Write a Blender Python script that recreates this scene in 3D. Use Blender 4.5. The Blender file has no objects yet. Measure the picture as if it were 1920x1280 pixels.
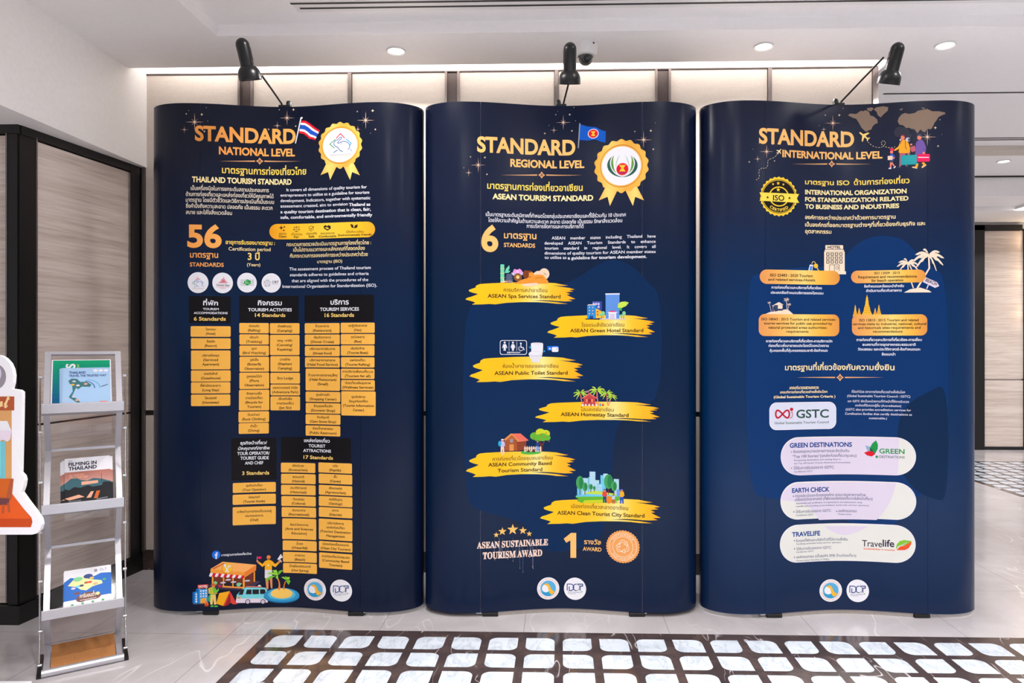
import bpy, bmesh, math, random
from mathutils import Vector, Matrix
from mathutils.geometry import tessellate_polygon

scene = bpy.context.scene
COL = scene.collection
PI = math.pi

# ---------------------------------------------------------------- camera
# room axes: X right, Y away from the camera, Z up; the camera stands at the origin, eye 1.18 m
YAW, EYE, FOCAL = 0.0277, 1.18, 1300.0
cam_data = bpy.data.cameras.new('camera')
cam_data.sensor_width = 36.0
cam_data.lens = FOCAL / 1920.0 * 36.0
cam_data.shift_x = -54.0 / 1920.0
cam_data.shift_y = 8.0 / 1920.0
cam_data.clip_start = 0.05
cam = bpy.data.objects.new('camera', cam_data)
cam.location = (0, 0, EYE)
cam.rotation_euler = (PI / 2, 0, YAW)
COL.objects.link(cam)
scene.camera = cam

# ---------------------------------------------------------------- world, exposure, lights
vs = scene.view_settings
vs.view_transform = 'Standard'
vs.look = 'None'
vs.gamma = 1.0
vs.use_curve_mapping = False
vs.exposure = 0.52
world = bpy.data.worlds.new('lobby_ambient_fill')  # even ambient fill standing in for the open, unseen rest of the lobby
scene.world = world
world.use_nodes = True
bgn = world.node_tree.nodes['Background']
bgn.inputs[0].default_value = (0.95, 0.96, 1.0, 1)
bgn.inputs[1].default_value = 0.30
scene.cycles.max_bounces = 8
scene.cycles.transparent_max_bounces = 12

CEIL = 2.583          # ceiling above the displays
TRAY = 2.634          # shallow recessed tray nearer the camera

def lamp_disc(x, y, z, watt, size=0.09, col=(1.0, 0.972, 0.95), spread=150):
    l = bpy.data.lights.new('downlight_or_fill', 'AREA')
    l.shape = 'DISK'; l.size = size; l.energy = watt; l.color = col
    l.spread = math.radians(spread)
    o = bpy.data.objects.new('downlight_or_fill', l)
    o.location = (x, y, z)
    COL.objects.link(o)
    return o

for lx in (-1.75, -0.6, 0.6, 1.75, 2.9):
    lamp_disc(lx, 2.35, TRAY - 0.006, 3.5, 0.10)  # unseen row added for stronger top light and streaks on the displays
# unseen lights added in rows around the camera; narrow beams brighten mostly the floor
for lx in (-2.0, -0.9, 0.2, 1.3, 2.4, 3.5, 4.6):
    lamp_disc(lx, 1.45, TRAY - 0.006, 8.5, 0.12, spread=84)
    lamp_disc(lx, 0.35, TRAY - 0.006, 14, 0.12, spread=100)
for lx in (-1.1, 0.3, 1.7, 3.1):
    lamp_disc(lx, -1.1, TRAY - 0.006, 26, 0.14)  # wider unseen row added behind the camera for frontal light
for lx, ly, lw_ in ((-0.75, 2.50, 7), (-1.9, -0.6, 34)):
    lamp_disc(lx, ly, TRAY - 0.006, lw_, 0.12, spread=175)  # two wide unseen lights added to brighten the left bulkhead
for lx in (-0.55, 0.75, 2.1):
    lamp_disc(lx, 0.9, TRAY - 0.006, 4.5, 0.08, spread=165)  # small unseen lights added to draw glossy streaks on the displays
# cove strip behind the ceiling lip, over the back wall
cl = bpy.data.lights.new('cove_strip', 'AREA')
cl.shape = 'RECTANGLE'; cl.size = 3.8; cl.size_y = 0.03; cl.energy = 2.9; cl.color = (1.0, 0.96, 0.91)
co = bpy.data.objects.new('cove_strip', cl)
co.location = (-0.21, 3.475, 2.70)
co.rotation_euler = (math.radians(72), 0, 0)
COL.objects.link(co)

# ---------------------------------------------------------------- materials
def srgb(r, g, b):
    f = lambda c: (c / 255 / 12.92) if c <= 10.3 else ((c / 255 + 0.055) / 1.055) ** 2.4
    return (f(r), f(g), f(b))

class NT:
    def __init__(s, m):
        s.t = m.node_tree; s.n = s.t.nodes; s.b = s.n['Principled BSDF']
    def add(s, kind, **kw):
        n = s.n.new(kind)
        for k, v in kw.items():
            if k.startswith('i_'):
                n.inputs[k[2:].replace('_', ' ')].default_value = v
            else:
                setattr(n, k, v)
        return n
    def link(s, a, b): s.t.links.new(a, b)
    def mapping(s, scale=(1, 1, 1), rot=(0, 0, 0), kind='Object'):
        tc = s.add('ShaderNodeTexCoord'); mp = s.add('ShaderNodeMapping')
        mp.inputs['Scale'].default_value = scale; mp.inputs['Rotation'].default_value = rot
        s.link(tc.outputs[kind], mp.inputs['Vector'])
        return mp.outputs['Vector']
    def noise(s, vec, scale, detail=4, rough=0.55, dist=0.0):
        n = s.add('ShaderNodeTexNoise'); n.inputs['Scale'].default_value = scale
        n.inputs['Detail'].default_value = detail; n.inputs['Roughness'].default_value = rough
        n.inputs['Distortion'].default_value = dist
        s.link(vec, n.inputs['Vector'])
        return n.outputs['Fac']
    def ramp(s, fac, stops):
        r = s.add('ShaderNodeValToRGB'); e = r.color_ramp.elements
        while len(e) < len(stops): e.new(0.5)
        for el, (p, c) in zip(e, stops):
            el.position = p; el.color = (*c, 1)
        s.link(fac, r.inputs['Fac'])
        return r.outputs['Color']
    def mix(s, fac, a, b, mode='MIX'):
        n = s.add('ShaderNodeMix', data_type='RGBA', blend_type=mode)
        for v, i in ((fac, 0), (a, 6), (b, 7)):
            if hasattr(v, 'is_output') or hasattr(v, 'links'): s.link(v, n.inputs[i])
            elif isinstance(v, tuple): n.inputs[i].default_value = (*v, 1)
            else: n.inputs[i].default_value = v
        return n.outputs[2]
    def math(s, op, a, b=0.0):
        n = s.add('ShaderNodeMath', operation=op)
        for v, i in ((a, 0), (b, 1)):
            if hasattr(v, 'links'): s.link(v, n.inputs[i])
            else: n.inputs[i].default_value = v
        return n.outputs[0]
    def bump(s, height, strength=0.1, dist=0.01):
        n = s.add('ShaderNodeBump'); n.inputs['Strength'].default_value = strength; n.inputs['Distance'].default_value = dist
        s.link(height, n.inputs['Height']); s.link(n.outputs['Normal'], s.b.inputs['Normal'])

def mat(name, col=(0.8, 0.8, 0.8), rough=0.5, metal=0.0, spec=0.5):
    m = bpy.data.materials.new(name); m.use_nodes = True
    b = m.node_tree.nodes['Principled BSDF']
    b.inputs['Base Color'].default_value = (*col, 1)
    b.inputs['Roughness'].default_value = rough
    b.inputs['Metallic'].default_value = metal
    b.inputs['Specular IOR Level'].default_value = spec
    return m

def speckle(m, base, amt=0.08, scale=300.0, bump=0.0):
    n = NT(m); v = n.mapping()
    f = n.noise(v, scale, 2)
    lo = tuple(c * (1 - amt) for c in base); hi = tuple(min(1, c * (1 + amt)) for c in base)
    n.link(n.ramp(f, [(0.3, lo), (0.7, hi)]), n.b.inputs['Base Color'])
    if bump: n.bump(f, bump, 0.002)
    return m

M = {}
M['paint'] = speckle(mat('white_wall_paint', rough=0.6), srgb(245, 241, 238), 0.02, 60, 0.03)
M['ceiling'] = speckle(mat('ceiling_paint', rough=0.7), srgb(240, 236, 235), 0.012, 40, 0.02)
M['bronze'] = speckle(mat('dark_bronze_trim', rough=0.35, metal=0.6), srgb(92, 82, 80), 0.06, 80)
M['steel'] = speckle(mat('brushed_bronze_steel', rough=0.28, metal=0.9), srgb(150, 140, 138), 0.06, 120)
M['blackframe'] = speckle(mat('black_frame', rough=0.4), srgb(15, 12, 13), 0.1, 60)
M['black'] = speckle(mat('black_plastic', rough=0.32), srgb(12, 12, 14), 0.06, 200)
M['alu'] = speckle(mat('silver_aluminium', rough=0.38, metal=0.65), srgb(196, 195, 202), 0.03, 200)
M['chrome'] = speckle(mat('chrome', rough=0.15, metal=1.0), srgb(200, 200, 205), 0.02, 100)
M['kraft'] = speckle(mat('brown_board', rough=0.7), srgb(168, 112, 62), 0.12, 180, 0.1)
M['foam'] = speckle(mat('white_foam_board', rough=0.55), srgb(240, 238, 243), 0.01, 90)
M['paper'] = speckle(mat('white_paper', rough=0.5), srgb(232, 230, 236), 0.02, 90)
M['whiteplastic'] = speckle(mat('white_plastic', rough=0.4), srgb(225, 222, 220), 0.02, 90)
M['slotdark'] = speckle(mat('slot_black', rough=0.6), srgb(30, 28, 30), 0.1, 90)
M['rail'] = speckle(mat('grey_rail', rough=0.4), srgb(150, 143, 138), 0.06, 90)

m = M['acrylic'] = mat('clear_acrylic', (1, 1, 1), 0.05)
n = NT(m); n.b.inputs['Alpha'].default_value = 1.0
n.b.inputs['Transmission Weight'].default_value = 1.0
n.b.inputs['IOR'].default_value = 1.02
v = n.mapping(); n.link(n.math('MULTIPLY', n.noise(v, 5, 2), 0.04), n.b.inputs['Roughness'])
gl = n.add('ShaderNodeBsdfGlossy'); gl.inputs['Roughness'].default_value = 0.06
tr = n.add('ShaderNodeBsdfTransparent'); tr.inputs['Color'].default_value = (0.97, 0.97, 0.98, 1)
lw = n.add('ShaderNodeLayerWeight'); lw.inputs['Blend'].default_value = 0.25
mx = n.add('ShaderNodeMixShader')
n.link(n.math('ADD', n.math('MULTIPLY', lw.outputs['Facing'], 0.22), 0.015), mx.inputs[0]); n.link(tr.outputs[0], mx.inputs[1]); n.link(gl.outputs[0], mx.inputs[2])
n.link(mx.outputs[0], n.n['Material Output'].inputs['Surface'])

m = M['dome'] = mat('smoked_dome', srgb(60, 58, 60), 0.06)
NT(m).b.inputs['Coat Weight'].default_value = 0.6

# veined stone panels on the left and far walls: horizontal beige-grey bands
def wood_marble(name, tint=1.0):
    m = mat(name, rough=0.42); n = NT(m)
    v = n.mapping((0.55, 0.55, 9.0), (0.10, 0.10, 0))
    w = n.mapping((2.0, 2.0, 60.0), (0.10, 0.10, 0))
    f1 = n.noise(v, 1.5, 6, 0.62, 0.6); f2 = n.noise(w, 1.6, 5, 0.65, 0.4)
    c1 = n.ramp(f1, [(0.28, srgb(178, 158, 147)), (0.45, srgb(208, 191, 180)), (0.6, srgb(224, 209, 199)), (0.75, srgb(240, 230, 222))])
    c2 = n.ramp(f2, [(0.30, srgb(160, 140, 130)), (0.5, srgb(216, 200, 190)), (0.7, srgb(238, 227, 219))])
    c = n.mix(0.45, c1, c2)
    n.link(c, n.b.inputs['Base Color'])
    return m
M['stone'] = wood_marble('veined_stone_panel')

# ribbed wall fabric
m = M['fabric'] = mat('ribbed_wall_fabric', rough=0.85); n = NT(m)
v = n.mapping((1, 1, 1))
wv = n.add('ShaderNodeTexWave', wave_type='BANDS', bands_direction='Z'); wv.inputs['Scale'].default_value = 60; wv.inputs['Distortion'].default_value = 1.2; wv.inputs['Detail'].default_value = 2
n.link(v, wv.inputs['Vector'])
f = n.noise(n.mapping((30, 30, 220)), 2.0, 3)
c = n.mix(f, srgb(196, 183, 172), srgb(226, 216, 207))
c = n.mix(n.math('MULTIPLY', wv.outputs['Fac'], 0.25), c, srgb(170, 152, 140))
n.link(c, n.b.inputs['Base Color']); n.bump(wv.outputs['Fac'], 0.25, 0.002)

# polished grey floor with white veins and fine joints
m = M['floor'] = mat('grey_floor_marble', rough=0.16); n = NT(m)
v = n.mapping()
big = n.noise(v, 1.6, 6, 0.6, 0.6)
base = n.ramp(big, [(0.3, srgb(168, 163, 164)), (0.5, srgb(182, 177, 179)), (0.72, srgb(196, 192, 195))])
def cracks(rot, stretch, scale, dist, w0, w1, mask_scale, lo, hi):
    """thin broken veins: a narrow level line of a stretched noise, kept only in patches"""
    f = n.math('ABSOLUTE', n.math('SUBTRACT', n.noise(n.mapping((1.0, stretch, 1.0), (0, 0, rot)), scale, 3, 0.5, dist), 0.5))
    line = n.ramp(f, [(0.0, (1, 1, 1)), (w0, (0.5, 0.5, 0.5)), (w1, (0, 0, 0))])
    keep = n.ramp(n.noise(v, mask_scale, 2), [(lo, (0, 0, 0)), (hi, (1, 1, 1))])
    return n.mix(1.0, line, keep, 'MULTIPLY')
c = n.mix(n.math('MULTIPLY', cracks(0.75, 0.35, 2.6, 0.35, 0.0012, 0.004, 1.3, 0.50, 0.60), 0.6), base, srgb(236, 234, 238))
c = n.mix(n.math('MULTIPLY', cracks(-0.5, 0.30, 4.2, 0.5, 0.001, 0.0032, 1.9, 0.52, 0.62), 0.5), c, srgb(228, 225, 229))
c = n.mix(n.math('MULTIPLY', cracks(0.95, 0.22, 9.0, 0.3, 0.003, 0.010, 2.6, 0.48, 0.70), 0.35), c, srgb(222, 219, 223))
sx = n.add('ShaderNodeSeparateXYZ'); n.link(v, sx.inputs[0])
def joint(sock, off, size, w):
    a = n.math('FRACT', n.math('DIVIDE', n.math('ADD', sock, 60.0 - off), size))
    a = n.math('ABSOLUTE', n.math('SUBTRACT', a, 0.5))
    return n.math('GREATER_THAN', a, 0.5 - w / size)
jj = n.math('MAXIMUM', joint(sx.outputs[0], -1.35, 0.6, 0.0016), joint(sx.outputs[1], 2.80, 0.6, 0.0016))
c = n.mix(n.math('MULTIPLY', jj, 0.6), c, srgb(120, 112, 110))
n.link(c, n.b.inputs['Base Color'])
n.link(n.ramp(n.noise(v, 7, 3), [(0.3, (0.10, 0.10, 0.10)), (0.7, (0.22, 0.22, 0.22))]), n.b.inputs['Roughness'])

# dark brown marble of the inlay, thin white cracks
m = M['darkmarble'] = mat('dark_brown_marble', rough=0.12); n = NT(m)
v = n.mapping()
b0 = n.ramp(n.noise(v, 6, 6, 0.65), [(0.3, srgb(52, 42, 42)), (0.55, srgb(74, 62, 60)), (0.75, srgb(98, 80, 72))])
c = n.mix(cracks(0.8, 0.35, 4.5, 0.4, 0.0016, 0.0045, 3.0, 0.52, 0.58), b0, srgb(205, 200, 204))
c = n.mix(cracks(-0.6, 0.30, 7.0, 0.4, 0.0014, 0.004, 4.0, 0.54, 0.60), c, srgb(180, 174, 176))
n.link(c, n.b.inputs['Base Color'])
# white marble cells, grey veining
m = M['whitemarble'] = mat('white_marble', rough=0.14); n = NT(m)
v = n.mapping((1, 1.5, 1), (0, 0, 0.9))
f0 = n.noise(v, 5, 5, 0.6, 0.8)
v1 = n.math('ABSOLUTE', n.math('SUBTRACT', n.noise(n.mapping((1, 0.45, 1), (0, 0, -0.7)), 13, 5, 0.62, 0.6), 0.5))
c = n.ramp(f0, [(0.3, srgb(184, 193, 205)), (0.6, srgb(204, 212, 222))])
c = n.mix(n.ramp(v1, [(0.0, (0.5, 0.5, 0.5)), (0.02, (0.15, 0.15, 0.15)), (0.05, (0, 0, 0))]), c, srgb(140, 147, 160))
n.link(c, n.b.inputs['Base Color'])

# laminated navy print of the display graphics: the artwork runs from navy through blue to navy
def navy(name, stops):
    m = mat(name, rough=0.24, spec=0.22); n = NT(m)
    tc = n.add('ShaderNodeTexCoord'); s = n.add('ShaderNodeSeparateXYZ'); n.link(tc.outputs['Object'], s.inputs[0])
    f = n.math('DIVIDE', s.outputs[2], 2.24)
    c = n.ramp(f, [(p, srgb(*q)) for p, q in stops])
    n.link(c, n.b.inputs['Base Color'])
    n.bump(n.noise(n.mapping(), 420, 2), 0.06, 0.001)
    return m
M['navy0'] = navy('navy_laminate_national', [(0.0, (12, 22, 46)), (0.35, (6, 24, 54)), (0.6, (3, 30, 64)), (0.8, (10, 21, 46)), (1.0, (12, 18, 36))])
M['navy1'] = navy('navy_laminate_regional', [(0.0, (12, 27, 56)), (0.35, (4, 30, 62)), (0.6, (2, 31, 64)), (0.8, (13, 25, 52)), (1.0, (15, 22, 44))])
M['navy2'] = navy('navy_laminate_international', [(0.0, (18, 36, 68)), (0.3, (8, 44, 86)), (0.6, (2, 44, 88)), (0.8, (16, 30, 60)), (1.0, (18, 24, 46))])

m = M['print'] = mat('printed_ink', rough=0.36, spec=0.15); n = NT(m)
a = n.add('ShaderNodeAttribute', attribute_name='Ink')
n.link(n.mix(n.math('MULTIPLY', n.noise(n.mapping(), 900, 1), 0.04), a.outputs['Color'], (0.02, 0.02, 0.03)), n.b.inputs['Base Color'])

def emitter(name, col, strength):
    m = bpy.data.materials.new(name); m.use_nodes = True; n = NT(m)
    n.b.inputs['Base Color'].default_value = (0.9, 0.9, 0.9, 1)
    n.b.inputs['Emission Color'].default_value = (*col, 1); n.b.inputs['Emission Strength'].default_value = strength
    return m
M['glow'] = emitter('lamp_glow', (1.0, 0.98, 0.95), 14)
M['coveglow'] = emitter('cove_led_glow', (1.0, 0.97, 0.94), 8.5)
M['warmglow'] = emitter('warm_sconce_glow', (1.0, 0.72, 0.42), 18)

# ---------------------------------------------------------------- mesh helpers
class MB:
    def __init__(s): s.v = []; s.f = []; s.c = []
    def quad_strip(s, rings, closed=True, caps=False):
        b = len(s.v); n = len(rings[0])
        for r in rings: s.v += [tuple(p) for p in r]
        for i in range(len(rings) - 1):
            for j in range(n if closed else n - 1):
                k = (j + 1) % n
                s.f.append((b + i * n + j, b + i * n + k, b + (i + 1) * n + k, b + (i + 1) * n + j))
        if caps:
            s.f.append(tuple(b + j for j in reversed(range(n)))); e = b + (len(rings) - 1) * n
            s.f.append(tuple(e + j for j in range(n)))
        return s
    def box(s, x0, x1, y0, y1, z0, z1):
        return s.quad_strip([[(x0, y0, z), (x1, y0, z), (x1, y1, z), (x0, y1, z)] for z in (z0, z1)], True, True)
    def obox(s, a, b, side, w, t):
        """bar from a to b, width w along side, thickness t across"""
        a = Vector(a); b = Vector(b); d = (b - a).normalized(); side = Vector(side).normalized(); up = d.cross(side).normalized()
        rings = [[p + side * (w / 2) * sx + up * (t / 2) * sy for sx, sy in ((-1, -1), (1, -1), (1, 1), (-1, 1))] for p in (a, b)]
        return s.quad_strip(rings, True, True)
    def tube(s, pts, r, n=12):
        pts = [Vector(p) for p in pts]; rings = []
        for i, p in enumerate(pts):
            d = (pts[min(i + 1, len(pts) - 1)] - pts[max(i - 1, 0)]).normalized()
            x = d.orthogonal().normalized(); y = d.cross(x)
            if rings and i:
                x = (px_ - d * px_.dot(d)).normalized(); y = d.cross(x)
            px_ = x
            rr = r[i] if isinstance(r, (list, tuple)) else r
            rings.append([p + (x * math.cos(2 * PI * k / n) + y * math.sin(2 * PI * k / n)) * rr for k in range(n)])
        return s.quad_strip(rings, True, True)
    def lathe(s, prof, origin=(0, 0, 0), axis=(0, 0, 1), n=32, caps=True):
        o = Vector(origin); a = Vector(axis).normalized(); x = a.orthogonal().normalized(); y = a.cross(x)
        rings = [[o + a * h + (x * math.cos(2 * PI * k / n) + y * math.sin(2 * PI * k / n)) * max(r, 1e-4) for k in range(n)] for r, h in prof]
        return s.quad_strip(rings, True, caps)
    def prism(s, pts, y0, y1, place=None):
        """outline in x,z extruded along y"""
        f = place or (lambda x, y, z: (x, y, z))
        return s.quad_strip([[f(x, y, z) for x, z in pts] for y in (y0, y1)], True, True)

def obj(name, mb, material, parent=None, smooth=False, bevel=0.0, loc=None, rot=None):
    me = bpy.data.meshes.new(name)
    me.from_pydata([tuple(p) for p in mb.v], [], mb.f)
    if mb.c:
        at_ = me.color_attributes.new('Ink', 'FLOAT_COLOR', 'POINT')
        flat = [c for q in mb.c for c in (*q, 1.0)]
        at_.data.foreach_set('color', flat)
    bm = bmesh.new(); bm.from_mesh(me)
    if not mb.c: bmesh.ops.recalc_face_normals(bm, faces=bm.faces)
    if bevel:
        es = [e for e in bm.edges if len(e.link_faces) == 2 and e.calc_face_angle(0) > 0.5]
        bmesh.ops.bevel(bm, geom=es, offset=bevel, segments=2, affect='EDGES', profile=0.5)
    bm.to_mesh(me); bm.free()
    if smooth:
        for p in me.polygons: p.use_smooth = True
        me.set_sharp_from_angle(angle=math.radians(40))
    me.materials.append(material)
    o = bpy.data.objects.new(name, me)
    COL.objects.link(o)
    if parent: o.parent = parent
    if loc: o.location = loc
    if rot: o.rotation_euler = rot
    return o

def thing(name, label, cat, loc=(0, 0, 0), rotz=0.0, group=None):
    o = bpy.data.objects.new(name, None); COL.objects.link(o)
    o.empty_display_size = 0.1
    o.location = loc; o.rotation_euler = (0, 0, rotz)
    return tag(o, label, cat, group)

def tag(o, label, cat, group=None):
    o['label'] = label; o['category'] = cat
    if group: o['group'] = group
    return o

def struct(name, mb, material, label=None, cat='wall', parent=None, **kw):
    o = obj(name, mb, material, parent, **kw)
    if parent is None:
        o['kind'] = 'structure'
        if label: o['label'] = label
        o['category'] = cat
    return o

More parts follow.
